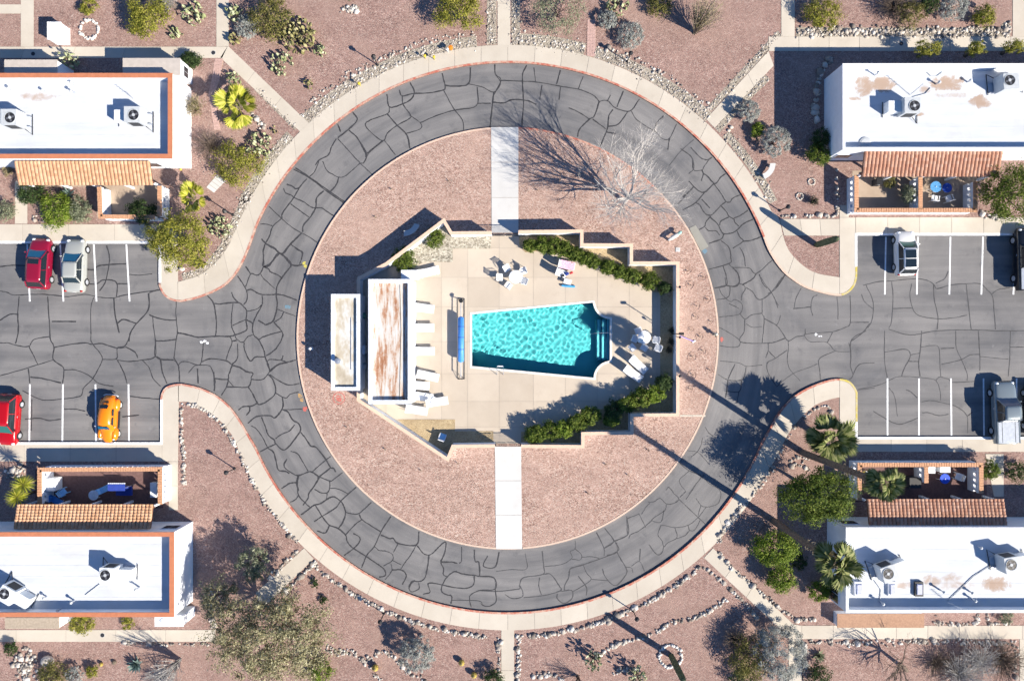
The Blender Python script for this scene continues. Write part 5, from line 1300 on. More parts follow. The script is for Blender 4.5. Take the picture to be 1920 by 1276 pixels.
obj('seat', MB().box((0, -0.25, 0.4), (1.3, 0.7, 0.2)), M_NAVY, t); obj('backrest', MB().box((0, 0.15, 0.75), (1.3, 0.12, 0.6)), M_NAVY, t)
cn = obj('canopy', MB().box((0, 0.3, 1.55), (1.4, 0.55, 0.05)), M_NAVY, t)
for k in range(9): obj('scallop', MB().box((-0.64 + k * 0.16, 0.62, 1.52), (0.12, 0.10, 0.06)), M_CHAIR, cn)
for x in (-0.66, 0.66): obj('post', MB().tube([(x, 0.25, 0), (x, 0.25, 1.55)], 0.025, 5), M_STEEL, t)
def cabinet(label, name, px, py, s, m, cat, rz=0, z=0.115):
    q = W(px, py, z + s[2])
    t = thing(name, label, cat, (q.x, q.y, z), R(rz))
    obj('body', MB().box((0, 0, s[2] / 2), s), m, t); obj('lid', MB().box((0, 0, s[2] + 0.02), (s[0] + 0.05, s[1] + 0.05, 0.04)), M_GREYTRIM if m is not M_DARK else M_BLACK, t)
    obj('handle', MB().box((0, -s[1] / 2 - 0.02, s[2] * 0.85), (s[0] * 0.4, 0.03, 0.03)), M_STEEL, t)
cabinet('white storage cabinet on the shaded patio', 'storage_cabinet', 94, 908, (0.85, 1.0, 0.9), M_CHAIR, 'cabinet')
cabinet('olive grey bench box at the patio end wall', 'bench_box', 288, 918, (0.5, 1.2, 0.5), M_ACGREY, 'box')
cabinet('white patio freezer by the inner wall', 'freezer', 1772, 878, (0.8, 0.6, 0.85), M_CHAIR, 'freezer')
cabinet('white round grill table at the patio wall', 'grill', 1746, 880, (0.6, 0.55, 0.8), M_CHAIR, 'grill')
cabinet('dark covered grill in the shaded court', 'covered_grill', 1716, 905, (0.9, 0.8, 1.1), M_DARK, 'grill')
cabinet('small yellow planter box at the patio corner', 'planter', 1627, 888, (0.4, 0.4, 0.4), plain('yellow_pot', (0.62, 0.45, 0.05), 0.7), 'planter')
cabinet('dark heater box on the sunny patio', 'heater_box', 1649, 340, (0.45, 0.5, 0.8), M_DARK, 'heater')
# white block by the top corner walk
q = W(102, 58, 1.3)
t = thing('mailbox_block', 'white stucco mailbox block beside the top walk', 'mailbox', (q.x, q.y, Z_LAND))
obj('body', MB().box((0, 0, 0.6), (1.05, 1.35, 1.2)), M_STUCCO, t); obj('cap', MB().box((0, 0, 1.22), (1.15, 1.45, 0.06)), M_TRIM, t)
for k in range(4): obj('door', MB().box((0.535, -0.5 + k * 0.33, 0.75), (0.02, 0.28, 0.5)), M_GREYTRIM, t)
# ================================================================== CARS
def wheels(t, xs_, ys_, r=0.32, w=0.22, rim=None):
    for y in ys_:
        for s in (-1, 1):
            x = s * xs_
            prof = [(r * 0.62, -w / 2), (r * 0.95, -w / 2), (r, -w * 0.3), (r, w * 0.3), (r * 0.95, w / 2), (r * 0.62, w / 2)]
            mb = MB(); n = 20; vs = []; fs = []
            for (q, z) in prof:
                for k in range(n):
                    a = 2 * math.pi * k / n
                    vs.append((x + z, y + q * math.cos(a), r + q * math.sin(a)))
            for i in range(len(prof) - 1):
                for k in range(n):
                    aa, bb = i * n + k, i * n + (k + 1) % n
                    fs.append((aa, bb, bb + n, aa + n))
            wh = obj('wheel', mb.add(vs, fs), M_RUBBER, t, True)
            d = MB(); vs = [(x + s * w * 0.46, y, r)]
            m = 20
            for k in range(m):
                a = 2 * math.pi * k / m
                vs.append((x + s * w * 0.42, y + r * 0.64 * math.cos(a), r + r * 0.64 * math.sin(a)))
            d.add(vs, [(0, 1 + k, 1 + (k + 1) % m) for k in range(m)])
            ri = obj('rim', d, rim or M_RIM, wh)
            for k in range(5):
                a = 2 * math.pi * k / 5
                obj('spoke_gap', MB().box((x + s * w * 0.455, y + r * 0.4 * math.cos(a), r + r * 0.4 * math.sin(a)), (0.012, r * 0.16, r * 0.16)), M_DARK, ri) if False else None

def loft(stations, prof, hw):
    """stations: (y, width factor, belt z, bottom z)"""
    vs = []; fs = []; m = None
    for (y, wf, zb, z0) in stations:
        ring = []
        for (u, v) in prof: ring.append((hw * wf * u, y, z0 + (zb - z0) * v))
        ring = ring + [(-p[0], p[1], p[2]) for p in reversed(ring[:-1])] if abs(prof[-1][0]) < 1e-6 else ring + [(-p[0], p[1], p[2]) for p in reversed(ring)]
        m = len(ring); vs += ring
    for i in range(len(stations) - 1):
        for k in range(m):
            a, b = i * m + k, i * m + (k + 1) % m
            fs.append((a, b, b + m, a + m))
    fs.append(tuple(range(m))); fs.append(tuple(reversed(range((len(stations) - 1) * m, len(stations) * m))))
    return MB().add(vs, fs)
def sub(o, lv=1):
    md = o.modifiers.new('s', 'SUBSURF'); md.levels = lv; md.render_levels = lv; return o
PROF = [(0.80, 0.0), (0.97, 0.06), (1.0, 0.35), (0.985, 0.68), (0.93, 0.90), (0.78, 0.99), (0.4, 1.03), (0.0, 1.045)]

def car(label, px, py, rz, L, Wd, col, kind='sedan', glassm=None, roofh=1.43, group='parked cars', name='parked_car', cat='car', roof_glass=False, metal=0.0):
    p = W(px, py, 0.6)
    t = thing(name, label, cat, (p.x, p.y, 0.0), rz, group)
    pm = paint(name + '_' + label.split()[0] + '_paint' + str(int(px)), col, 0.25, metal); gm = glassm or M_GLASS
    hw = Wd / 2; h = L / 2
    if kind == 'sedan':
        st = [(-1, .70, .60, .35), (-.97, .86, .80, .24), (-.88, .95, .92, .2), (-.6, .99, .97, .19), (-.2, 1, .96, .19), (.2, 1, .94, .19), (.45, .99, .92, .19), (.66, .97, .87, .19), (.85, .92, .78, .2), (.96, .80, .64, .24), (1, .62, .50, .32)]
        cab = (-.66, -.46, .10, .44)
    elif kind == 'hatch':
        st = [(-1, .74, .72, .34), (-.98, .90, .90, .24), (-.9, .97, .98, .2), (-.6, 1, 1.0, .19), (-.2, 1, .99, .19), (.2, 1, .97, .19), (.45, .99, .95, .19), (.68, .97, .90, .19), (.86, .92, .80, .2), (.96, .80, .66, .24), (1, .62, .52, .32)]
        cab = (-.93, -.74, .18, .52)
    else:      # pickup
        st = [(-1, .93, .98, .42), (-.985, .97, 1.05, .38), (-.6, .99, 1.06, .34), (-.2, 1, 1.06, .32), (.2, 1, 1.06, .32), (.42, .99, 1.04, .32), (.7, .97, 1.0, .32), (.9, .93, .92, .32), (.97, .86, .8, .36), (1, .74, .66, .42)]
        cab = (-.30, -.20, .22, .44)
    body = sub(obj('body', loft([(y * h, w, zb, z0) for (y, w, zb, z0) in st], PROF, hw), pm, t, True))
    belt = 0.955 if kind != 'pickup' else 1.05
    r0, r1, f1, f0 = [c * h for c in cab]
    wb, wt = hw * 0.87, hw * 0.68
    gv = [(-wb, r0, belt), (wb, r0, belt), (wb, f0, belt - 0.03), (-wb, f0, belt - 0.03), (-wt, r1, roofh - .03), (wt, r1, roofh - .03), (wt, f1, roofh - .03), (-wt, f1, roofh - .03)]
    gh = obj('greenhouse', MB().add(gv, [(4, 5, 6, 7), (1, 2, 6, 5), (3, 0, 4, 7), (0, 1, 5, 4)]), M_GLASS, t)
    obj('windscreen', MB().add([gv[2], gv[3], gv[7], gv[6]], [(0, 1, 2, 3)]), gm, gh)
    # roof panel, slightly crowned
    rp = MB(); nx_, ny_ = 6, 6
    vs = []
    for j in range(ny_ + 1):
        for i in range(nx_ + 1):
            u, v = i / nx_ * 2 - 1, j / ny_
            yy = r1 - 0.05 + (f1 + 0.05 - r1 + 0.05) * v
            vs.append(((wt + 0.035) * u * (1 - 0.04 * abs(v * 2 - 1) ** 2), yy, roofh + 0.03 * (1 - u * u) - 0.05 * (abs(v * 2 - 1) ** 3)))
    rp.add(vs, [(j * (nx_ + 1) + i, j * (nx_ + 1) + i + 1, (j + 1) * (nx_ + 1) + i + 1, (j + 1) * (nx_ + 1) + i) for j in range(ny_) for i in range(nx_)])
    ro = obj('roof', rp, pm, t, True)
    sd = ro.modifiers.new('s', 'SOLIDIFY'); sd.thickness = 0.03
    if roof_glass == 'band':
        obj('sunroof', MB().box((0, f1 - 0.30, roofh + 0.014), (wt * 1.45, 0.40, 0.045)), M_GLASS, ro)
    elif roof_glass:
        ym = (r1 + f1) / 2; yl = (f1 - r1)
        for k, yy in enumerate((ym - yl * 0.22, ym + yl * 0.22)):
            obj('sunroof', MB().box((0, yy, roofh + 0.012), (wt * 1.55, yl * 0.40, 0.05)), M_GLASS, ro)
    for s in (-1, 1):
        obj('pillar', MB().tube([(s * wb, f0, belt - .03), (s * (wt + .01), f1, roofh - .02)], 0.04, 5), pm, t)
        obj('pillar', MB().tube([(s * wb, r0, belt), (s * (wt + .01), r1, roofh - .02)], 0.055, 5), pm, t)
        ym = (f0 + r0) / 2 - 0.1
        obj('pillar', MB().tube([(s * (wb + .005), ym, belt), (s * (wt + .012), ym - 0.05, roofh - .02)], 0.03, 5), pm, t)
        mi = obj('mirror', MB().ellipsoid((s * (hw + 0.08), f0 - 0.25, belt + 0.08), (0.12, 0.07, 0.08)), pm, t, True)
        obj('headlight', MB().ellipsoid((s * hw * 0.66, h * 0.925, 0.66 if kind != 'pickup' else 0.8), (0.17, 0.14, 0.08)), plain('headlamp', (0.7, 0.72, 0.72), 0.15), t, True)
        obj('tail_light', MB().ellipsoid((s * hw * 0.78, -h * 0.955, 0.78 if kind != 'pickup' else 0.85), (0.13, 0.09, 0.10)), plain('tail_lamp', (0.35, 0.01, 0.01), 0.2), t, True)
        obj('door_handle', MB().box((s * (hw - 0.005), ym + 0.25, 0.78), (0.03, 0.16, 0.03)), M_RIM, t)
    obj('bumper', MB().box((0, h * 0.965, 0.42), (hw * 1.2, 0.08, 0.12)), M_DARK, t)
    obj('plate', MB().box((0, -h * 0.998, 0.62), (0.32, 0.02, 0.14)), M_CHAIR, t)
    obj('underbody', MB().box((0, 0, 0.26), (Wd * 0.82, L * 0.86, 0.2)), M_DARK, t)
    if kind == 'pickup':
        bed = obj('bed_cover', MB().box((0, -0.63 * h, 1.09), (Wd * 0.86, L * 0.335, 0.06)), plain('silver_cover', (0.42, 0.44, 0.46), 0.35, 0.3), t)
        for k in (-0.28, 0.28): obj('seam', MB().box((k * Wd, -0.63 * h, 1.123), (0.03, L * 0.32, 0.012)), M_DARK, bed)
        for s in (-1, 1): obj('bed_rail', MB().box((s * hw * 0.93, -0.63 * h, 1.10), (0.09, L * 0.35, 0.08)), pm, t)
        obj('grille', MB().box((0, h * 0.985, 0.72), (hw * 1.1, 0.04, 0.22)), M_BLACK, t)
    wheels(t, hw - 0.10, (-0.60 * h, 0.62 * h), 0.33 if kind != 'pickup' else 0.37)
    return t
car('dark red sedan parked beside the silver one', 75, 494, R(-3.5), 4.25, 1.78, (0.22, 0.006, 0.03), 'hatch', M_GLASSB, 1.42, roof_glass='band')
car('silver grey sedan parked beside the dark red one', 141, 498, R(-1.5), 4.45, 1.72, (0.42, 0.44, 0.43), 'sedan', M_GLASSB, 1.42, metal=0.2)
car('bright red compact car half out of view by the patio', 15, 786, R(176), 4.3, 1.8, (0.36, 0.003, 0.008), 'hatch', M_GLASSG, 1.5)
car('white hatchback with a dark glass roof', 1697, 475, R(1), 3.7, 1.66, (0.72, 0.73, 0.75), 'hatch', M_GLASSG, 1.46, roof_glass=True)
car('black pickup truck half out of view under the tree', 1925, 486, R(1), 5.2, 1.95, (0.008, 0.010, 0.016), 'pickup', None, 1.78, name='pickup_truck', cat='truck')
car('silver grey pickup truck with covered bed', 1882, 772, R(2), 5.2, 1.92, (0.20, 0.245, 0.28), 'pickup', M_GLASSB, 1.76, name='pickup_truck', cat='truck', metal=0.25)
car('dark car at the picture edge next to the silver pickup', 1943, 768, R(0), 4.5, 1.8, (0.02, 0.022, 0.03), 'sedan', None, 1.44)

# orange beetle-shaped car -------------------------------------------
p = W(203, 786, 0.6)
t = thing('parked_car', 'bright orange beetle shaped car parked nose to the kerb', 'car', (p.x, p.y, 0), R(176.5), 'parked cars')
om = paint('orange_car_paint', (0.74, 0.21, 0.004), 0.25)
BPROF = [(0.95, 0.0), (1.0, 0.2), (1.0, 0.45), (0.93, 0.62), (0.80, 0.78), (0.60, 0.91), (0.32, 0.98), (0.0, 1.0)]
st = [(-2.0, .35, .62, .40), (-1.93, .52, .78, .30), (-1.7, .70, 1.0, .26), (-1.3, .82, 1.24, .24), (-0.8, .87, 1.42, .24), (-0.2, .88, 1.48, .24), (0.25, .88, 1.46, .24), (0.52, .87, 1.30, .24), (0.78, .80, 1.03, .24), (1.0, .74, .95, .24), (1.4, .62, .86, .26), (1.75, .46, .70, .32), (1.92, .30, .54, .38)]
sub(obj('body', loft(st, BPROF, 0.82), om, t, True))
for y in (-1.22, 1.18):
    for s in (-1, 1): obj('fender', MB().ellipsoid((s * 0.60, y, 0.46), (0.24, 0.56, 0.34), None, 16, 10), om, t, True)
for s in (-1, 1):
    obj('running_board', MB().box((s * 0.70, 0, 0.30), (0.2, 1.4, 0.06)), M_DARK, t)
    for (y0_, y1_) in ((-0.95, -0.35), (-0.27, 0.42)):
        obj('side_window', MB().add([(s * 0.70, y0_, 1.06), (s * 0.70, y1_, 1.06), (s * 0.63, y1_ - 0.06, 1.22), (s * 0.63, y0_ + 0.08, 1.22)], [(0, 1, 2, 3) if s < 0 else (3, 2, 1, 0)]), M_GLASS, t)
    obj('headlight', MB().ellipsoid((s * 0.56, 1.63, 0.62), (0.1, 0.08, 0.1)), plain('headlamp', (0.7, 0.72, 0.72), 0.15), t, True)
    obj('tail_light', MB().ellipsoid((s * 0.60, -1.72, 0.62), (0.08, 0.07, 0.1)), plain('tail_lamp', (0.35, 0.01, 0.01), 0.2), t, True)
    obj('mirror', MB().ellipsoid((s * 0.82, 0.55, 1.02), (0.07, 0.04, 0.06)), M_RIM, t, True)
obj('windscreen', MB().add([(-0.5, 0.76, 1.085), (0.5, 0.76, 1.085), (0.42, 0.52, 1.36), (-0.42, 0.52, 1.36)], [(0, 1, 2, 3)]), M_GLASSB, t)
obj('rear_window', MB().add([(0.36, -1.28, 1.27), (-0.36, -1.28, 1.27), (-0.32, -1.0, 1.41), (0.32, -1.0, 1.41)], [(0, 1, 2, 3)]), M_GLASS, t)
for s in (-1, 1):
    for k in range(3): obj('louvre', MB().box((s * 0.17, -1.42 - k * 0.05, 1.20 - k * 0.035), (0.24, 0.028, 0.05)), M_DARK, t)
for y in (-2.05, 1.98): obj('bumper', MB().tube([(-0.62, y * 0.95, 0.42), (-0.4, y, 0.42), (0.4, y, 0.42), (0.62, y * 0.95, 0.42)], 0.05, 8), M_RIM, t, True)
wheels(t, 0.72, (-1.2, 1.2), 0.31, 0.18, M_CHAIR)
# ================================================================== PLANTS
def rand_unit(rng, n):
    v = rng.normal(size=(n, 3)); return v / np.linalg.norm(v, axis=1, keepdims=True)
def leaf_quads(pos, nrm, size, rng, aspect=0.5):
    """diamond leaves at pos, lying across nrm"""
    n = len(pos)
    t = np.cross(nrm, rand_unit(rng, n)); t /= np.linalg.norm(t, axis=1, keepdims=True) + 1e-9
    b = np.cross(nrm, t)
    s = (size * rng.uniform(0.6, 1.35, n))[:, None]
    v = np.stack([pos - t * s, pos + b * s * aspect, pos + t * s, pos - b * s * aspect], 1).reshape(-1, 3)
    f = np.arange(n * 4).reshape(n, 4)
    return v, f
def crown_points(rng, n, rad, clumps, spread=0.30, shell=0.5, flat=0.0):
    """leaf positions gathered into clumps that fill an uneven ellipsoid"""
    c = rand_unit(rng, clumps) * (shell + (1 - shell) * rng.random((clumps, 1)) ** 0.6)
    c[:, 2] = np.abs(c[:, 2]) * (1 - flat) - 0.25 * rng.random(clumps)
    lob = 0.78 + 0.34 * rng.random(clumps)
    c *= lob[:, None]
    idx = rng.integers(0, clumps, n)
    d = rand_unit(rng, n) * (rng.random((n, 1)) ** 0.5) * spread * (0.6 + 0.8 * rng.random(clumps))[idx][:, None]
    p = c[idx] + d
    nr = d / (np.linalg.norm(d, axis=1, keepdims=True) + 1e-6) * 0.8 + p * 0.4 + rng.normal(size=(n, 3)) * 0.45 + np.array([0, 0, 0.35])
    nr /= np.linalg.norm(nr, axis=1, keepdims=True) + 1e-9
    return p * np.array(rad), nr, c * np.array(rad)

def branches(mb, rng, p, d, length, r, depth, spread=0.6, nsub=(3, 5), up=0.1, sides=5, seg=3, taper=0.62, tips=None):
    pts = [np.array(p)]; rad = [r]
    d = np.array(d, float); d /= np.linalg.norm(d)
    for k in range(seg):
        d = d + rng.normal(size=3) * 0.13 + np.array([0, 0, up * 0.3]); d /= np.linalg.norm(d)
        pts.append(pts[-1] + d * length / seg); rad.append(r * (1 - (1 - taper) * (k + 1) / seg))
    mb.tube([tuple(q) for q in pts], rad, sides if depth > 1 else 3, cap=False)
    if depth <= 0:
        if tips is not None: tips.append(pts[-1])
        return
    for k in range(rng.integers(nsub[0], nsub[1] + 1)):
        t = rng.uniform(0.35, 1.0); i = min(int(t * seg), seg - 1)
        q = pts[i] + (pts[i + 1] - pts[i]) * (t * seg - i)
        nd = d + rng.normal(size=3) * spread; nd[2] += up
        branches(mb, rng, q, nd, length * rng.uniform(0.55, 0.8), rad[-1] * rng.uniform(0.55, 0.85), depth - 1, spread, nsub, up, sides, seg, taper, tips)

SEED = [100]
def nrng():
    SEED[0] += 1
    return np.random.default_rng(SEED[0])
GZ = Z_LAND
def bush(label, px, py, r, h, leaf, n=2200, size=0.075, name='shrub', cat='shrub', clumps=46, z=GZ, ry=None, spread=0.30, shell=0.55, aspect=0.45, group=None, trunk=None):
    rng = nrng()
    cz = z + h * 0.55
    p = W(px, py, cz)
    t = thing(name, label, cat, (p.x, p.y, z), 0, group)
    if leaf == 'silver': n, clumps, spread, shell, size = int(n * 2.6), 170, 0.15, 0.86, size * 0.9
    else: n = int(n * 1.7); size *= 1.1; clumps = int(clumps * 1.5)
    rad = (r * PX * 1.02, (ry or r) * PX * 1.02, h * 0.5)
    pos, nr, cl = crown_points(rng, n, rad, clumps, spread, shell)
    pos[:, 2] += h * 0.50
    pos[:, 2] = np.maximum(pos[:, 2], 0.03)
    v, f = leaf_quads(pos, nr, size, rng, aspect)
    npobj('crown', v, f, LEAF[leaf], t)
    mb = MB()
    for k in range(0, min(len(cl), 9)):
        c = cl[k]
        mb.tube([(0.06 * math.cos(k), 0.06 * math.sin(k), 0), (c[0] * 0.4, c[1] * 0.4, h * 0.3), (c[0] * 0.85, c[1] * 0.85, c[2] * 0.85 + h * 0.5)], [0.035, 0.022, 0.008], 4, cap=False)
    o = obj('stems', mb, M_BARK, t); o['kind'] = 'stuff'
    return t
def tree(label, px, py, r, h, leaf, n=9000, size=0.10, clumps=110, ry=None, trunk_h=None, name='tree', group=None, spread=0.24, shell=0.5, z=GZ, bark=None, base=None):
    rng = nrng()
    cz = z + h * 0.66
    p = W(px, py, cz)
    b = W(base[0], base[1], z) if base else Vector((p.x, p.y, z))
    t = thing(name, label, 'tree', (b.x, b.y, z), 0, group)
    ox, oy = p.x - b.x, p.y - b.y
    rad = (r * PX * 0.97, (ry or r) * PX * 0.97, h * 0.36)
    pos, nr, cl = crown_points(rng, n, rad, clumps, spread, shell)
    sh = np.array([ox, oy, h * 0.64])
    v, f = leaf_quads(pos + sh, nr, size, rng, 0.42)
    npobj('crown', v, f, LEAF[leaf], t)
    tr = MB().tube([(0, 0, 0), (ox * 0.25 + 0.05, oy * 0.25, h * 0.2), (ox * 0.6, oy * 0.6, h * 0.40)], [0.17, 0.13, 0.10], 8)
    tk = obj('trunk', tr, bark or M_BARK, t, True)
    for k in range(14):
        c = cl[k] + sh
        obj('limb', MB().tube([(ox * 0.55, oy * 0.55, h * 0.36), (c[0] * 0.5 + ox * 0.3, c[1] * 0.5 + oy * 0.3, h * 0.5), tuple(c)], [0.075, 0.045, 0.012], 5, cap=False), bark or M_BARK, tk)
    return t
def pear(label, px, py, r, h, leaf='pear', n=40, size=0.17, name='prickly_pear', cat='cactus', group=None):
    rng = nrng(); p = W(px, py, GZ + h * 0.4)
    t = thing(name, label, cat, (p.x, p.y, GZ), 0, group)
    mb = MB()
    for k in range(n):
        a = rng.uniform(0, 6.28); q = math.sqrt(rng.random()) * r * PX * 0.92
        zc = rng.uniform(0.15, 1.0) * h * (1 - 0.45 * (q / (r * PX)) ** 2)
        s = size * rng.uniform(0.7, 1.25)
        m = Matrix.Rotation(rng.uniform(0, 6.28), 3, 'Z') @ Matrix.Rotation(rng.uniform(-0.9, 0.9), 3, 'X')
        mb.ellipsoid((q * math.cos(a), q * math.sin(a), zc), (s * 0.72, s * 0.24, s), m, 7, 4)
    obj('pads', mb, LEAF[leaf], t, True)['kind'] = 'stuff'
    mb = MB()
    for k in range(max(4, n // 7)):
        a = rng.uniform(0, 6.28); q = rng.random() * r * PX * 0.6
        mb.tube([(q * 0.5 * math.cos(a), q * 0.5 * math.sin(a), 0), (q * math.cos(a), q * math.sin(a), h * 0.6)], [0.05, 0.03], 5, cap=False)
    obj('stems', mb, M_BARK, t)['kind'] = 'stuff'
    return t
def wispy(label, px, py, r, h, mat, n=160, name='dry_shrub', leaf=None, nl=0, lean=(0, 0), cat='shrub', up=1.0, group=None, rad=0.014):
    """many thin canes from one foot"""
    rng = nrng(); p = W(px, py, GZ)
    t = thing(name, label, cat, (p.x, p.y, GZ), 0, group)
    mb = MB(); tips = []
    for k in range(n):
        a = rng.uniform(0, 6.28); q = (rng.random() ** 0.55) * r * PX
        x, y = q * math.cos(a) + lean[0] * PX, q * math.sin(a) + lean[1] * PX
        hh = h * rng.uniform(0.65, 1.0) * (1 - 0.35 * (q / (r * PX)) ** 2 * up)
        m = (x * 0.35 + rng.normal() * 0.06, y * 0.35 + rng.normal() * 0.06, hh * 0.5)
        e = (x + rng.normal() * 0.05, y + rng.normal() * 0.05, hh)
        mb.tube([(rng.normal() * 0.05, rng.normal() * 0.05, 0), m, e], [rad * 1.3, rad, rad * 0.5], 3, cap=False)
        tips.append((m, e))
        for s in range(2):
            u = rng.uniform(0.2, 0.9); b0 = [m[i] + (e[i] - m[i]) * u for i in range(3)]
            mb.tube([tuple(b0), (b0[0] + rng.normal() * r * PX * 0.16, b0[1] + rng.normal() * r * PX * 0.16, b0[2] + rng.uniform(0.02, 0.25))], [rad * 0.7, rad * 0.3], 3, cap=False)
    obj('canes', mb, mat, t)['kind'] = 'stuff'
    if leaf:
        k = rng.integers(0, n, nl); u = rng.random(nl)
        M_, E_ = np.array([x[0] for x in tips]), np.array([x[1] for x in tips])
        pos = M_[k] + (E_[k] - M_[k]) * u[:, None] + rng.normal(size=(nl, 3)) * 0.09
        v, f = leaf_quads(pos, rand_unit(rng, nl), 0.05, rng, 0.4)
        npobj('crown', v, f, LEAF[leaf], t)
    return t

# fan palms: each frond is a part sharing one of three meshes ---------------
def frond_mesh(seed, L, leaf, nleaf=15, droop=0.35):
    rng = np.random.default_rng(seed)
    V = []; F = []
    pet = L * 0.46
    def add(a, b, c, d): 
        o = len(V); V.extend([a, b, c, d]); F.append((o, o + 1, o + 2, o + 3))
    add((0, -0.012, 0), (pet, -0.012, 0.02), (pet, 0.012, 0.02), (0, 0.012, 0))
    for k in range(nleaf):
        a = (k + 0.5) / nleaf * 2 - 1
        th = a * R(64)
        l = L * 0.60 * (1 - 0.22 * abs(a) ** 2) * rng.uniform(0.92, 1.05)
        w = L * 0.058
        c, s = math.cos(th), math.sin(th)
        z1 = 0.03 + 0.03 * ((k % 2) * 2 - 1); z2 = -droop * l * (0.55 + 0.3 * rng.random())
        m = 0.55 * l
        def P(u, vv, z): return (pet + u * c - vv * s, u * s + vv * c, z)
        add(P(0, 0, 0.02), P(m, -w, z1), P(l, 0, z2), P(m, w, z1 - 0.02))
    return np.array(V), np.array(F)
def palm(label, base, crown, h, L, nf, leaf, trunk_r=0.16, z=GZ, group='fan palms', droop=0.35, boots=True, skirt=0):
    b = W(base[0], base[1], z); c = W(crown[0], crown[1], z + h)
    t = thing('fan_palm', label, 'palm', (b.x, b.y, z), 0, group)
    rng = nrng()
    d = Vector((c.x - b.x, c.y - b.y, h))
    n = max(4, int(h / 0.35)); pts = []; rad = []
    for i in range(n + 1):
        u = i / n
        pts.append((d.x * u, d.y * u, d.z * u)); rad.append(trunk_r * (1.15 - 0.3 * u) * (1.0 + 0.07 * (i % 2)) + (0.10 if (boots and u > 0.8) else 0.0))
    tk = obj('trunk', MB().tube(pts, rad, 10), M_BARK, t)
    if boots:
        mb = MB()
        for k in range(int(26 * min(1, h / 4)) + 16):
            u = rng.uniform(0.55 if h > 6 else 0.2, 1.0); a = rng.uniform(0, 6.28); r_ = trunk_r + 0.05
            q = (d.x * u + r_ * math.cos(a), d.y * u + r_ * math.sin(a), d.z * u)
            mb.tube([q, (q[0] + 0.16 * math.cos(a), q[1] + 0.16 * math.sin(a), q[2] + 0.18)], [0.05, 0.02], 4)
        obj('boots', mb, M_TWIG, tk)['kind'] = 'stuff'
    meshes = []
    for k in range(3):
        v, f = frond_mesh(SEED[0] * 7 + k, L, leaf, droop=droop)
        o = npobj('frond', v, f, LEAF[leaf]); meshes.append(o.data); bpy.data.objects.remove(o)
    for k in range(nf):
        az = k * 2.399963 + rng.uniform(-0.55, 0.55); el = R(74) - (k / nf) ** 0.8 * R(100) + rng.uniform(-0.3, 0.3)
        s = rng.uniform(0.68, 1.14) * (0.75 if k < 4 else 1)
        o = inst('frond', meshes[k % 3], t, (d.x, d.y, d.z), (0, 0, 0), (s, s, s))
        o.rotation_mode = 'QUATERNION'
        m = Matrix.Rotation(az, 3, 'Z') @ Matrix.Rotation(-el, 3, 'Y') @ Matrix.Rotation(rng.uniform(-0.95, 0.95), 3, 'X')
        o.rotation_quaternion = m.to_quaternion()
    if skirt:
        v, f = frond_mesh(SEED[0] * 7 + 9, L * 0.9, 'dry', droop=0.6)
        o = npobj('dead_frond', v, f, LEAF['dry']); me = o.data; bpy.data.objects.remove(o)
        for k in range(skirt):
            o = inst('dead_frond', me, t, (d.x, d.y, d.z - 0.15)); o.rotation_mode = 'QUATERNION'
            o.rotation_quaternion = (Matrix.Rotation(k * 2.4, 3, 'Z') @ Matrix.Rotation(R(62), 3, 'Y')).to_quaternion()
    return t
def rosette(label, px, py, L, n, leaf, name='agave', z=GZ, h0=0.0, cat='agave', ball=False, w=0.07):
    rng = nrng(); p = W(px, py, z + h0); b = Vector((p.x, p.y, z))
    t = thing(name, label, cat, (b.x, b.y, z))
    V = []; F = []
    for k in range(n):
        az = k * 2.39996; el = (R(85) - (k / n) * R(75)) if not ball else math.asin(1 - 1.75 * (k + 0.5) / n)
        l = L * rng.uniform(0.85, 1.05); ww = w * L / 0.5 if not ball else w
        dx, dy, dz = math.cos(az) * math.cos(el), math.sin(az) * math.cos(el), math.sin(el)
        sx, sy = -math.sin(az), math.cos(az)
        o = len(V)
        m = 0.45 * l
        V += [(0, 0, h0), (dx * m + sx * ww, dy * m + sy * ww, h0 + dz * m - 0.02), (dx * l, dy * l, h0 + dz * l), (dx * m - sx * ww, dy * m - sy * ww, h0 + dz * m - 0.02)]
        F.append((o, o + 1, o + 2, o + 3))
    V = np.array(V); V[:, 2] = np.maximum(V[:, 2], 0.02)
    npobj('leaves', V, np.array(F), LEAF[leaf], t)['kind'] = 'stuff'
    if h0 > 0.3: obj('trunk', MB().tube([(0, 0, 0), (0.05, 0, h0 * 0.5), (0, 0, h0)], [0.13, 0.11, 0.10], 8), M_BARK, t, True)
    else: obj('heart', MB().lathe((0, 0, 0), [(0.07, 0), (0.05, 0.12), (0.01, 0.2)], 7), LEAF[leaf], t)
    return t
def saguaro(label, px, py, h, r=0.24, arms=0, z=GZ):
    p = W(px, py, z); t = thing('saguaro', label, 'cactus', (p.x, p.y, z))
    def column(base, hh, rr, parent, nm):
        vs = []; fs = []; n = 28; prof = [(0.85, 0), (1.0, 0.1 * hh), (1.05, 0.5 * hh), (1.0, 0.85 * hh), (0.8, 0.95 * hh), (0.45, 0.99 * hh), (0.08, hh)]
        for (q, zz) in prof:
            for k in range(n):
                a = 2 * math.pi * k / n; k2 = 1.0 if k % 2 else 0.84
                vs.append((base[0] + rr * q * k2 * math.cos(a), base[1] + rr * q * k2 * math.sin(a), base[2] + zz))
        for i in range(len(prof) - 1):
            for k in range(n):
                a, b = i * n + k, i * n + (k + 1) % n
                fs.append((a, b, b + n, a + n))
        fs.append(tuple(range((len(prof) - 1) * n, len(prof) * n)))
        return obj(nm, MB().add(vs, fs), M_SAGUARO, parent)
    column((0, 0, 0), h, r, t, 'stem')
    return t
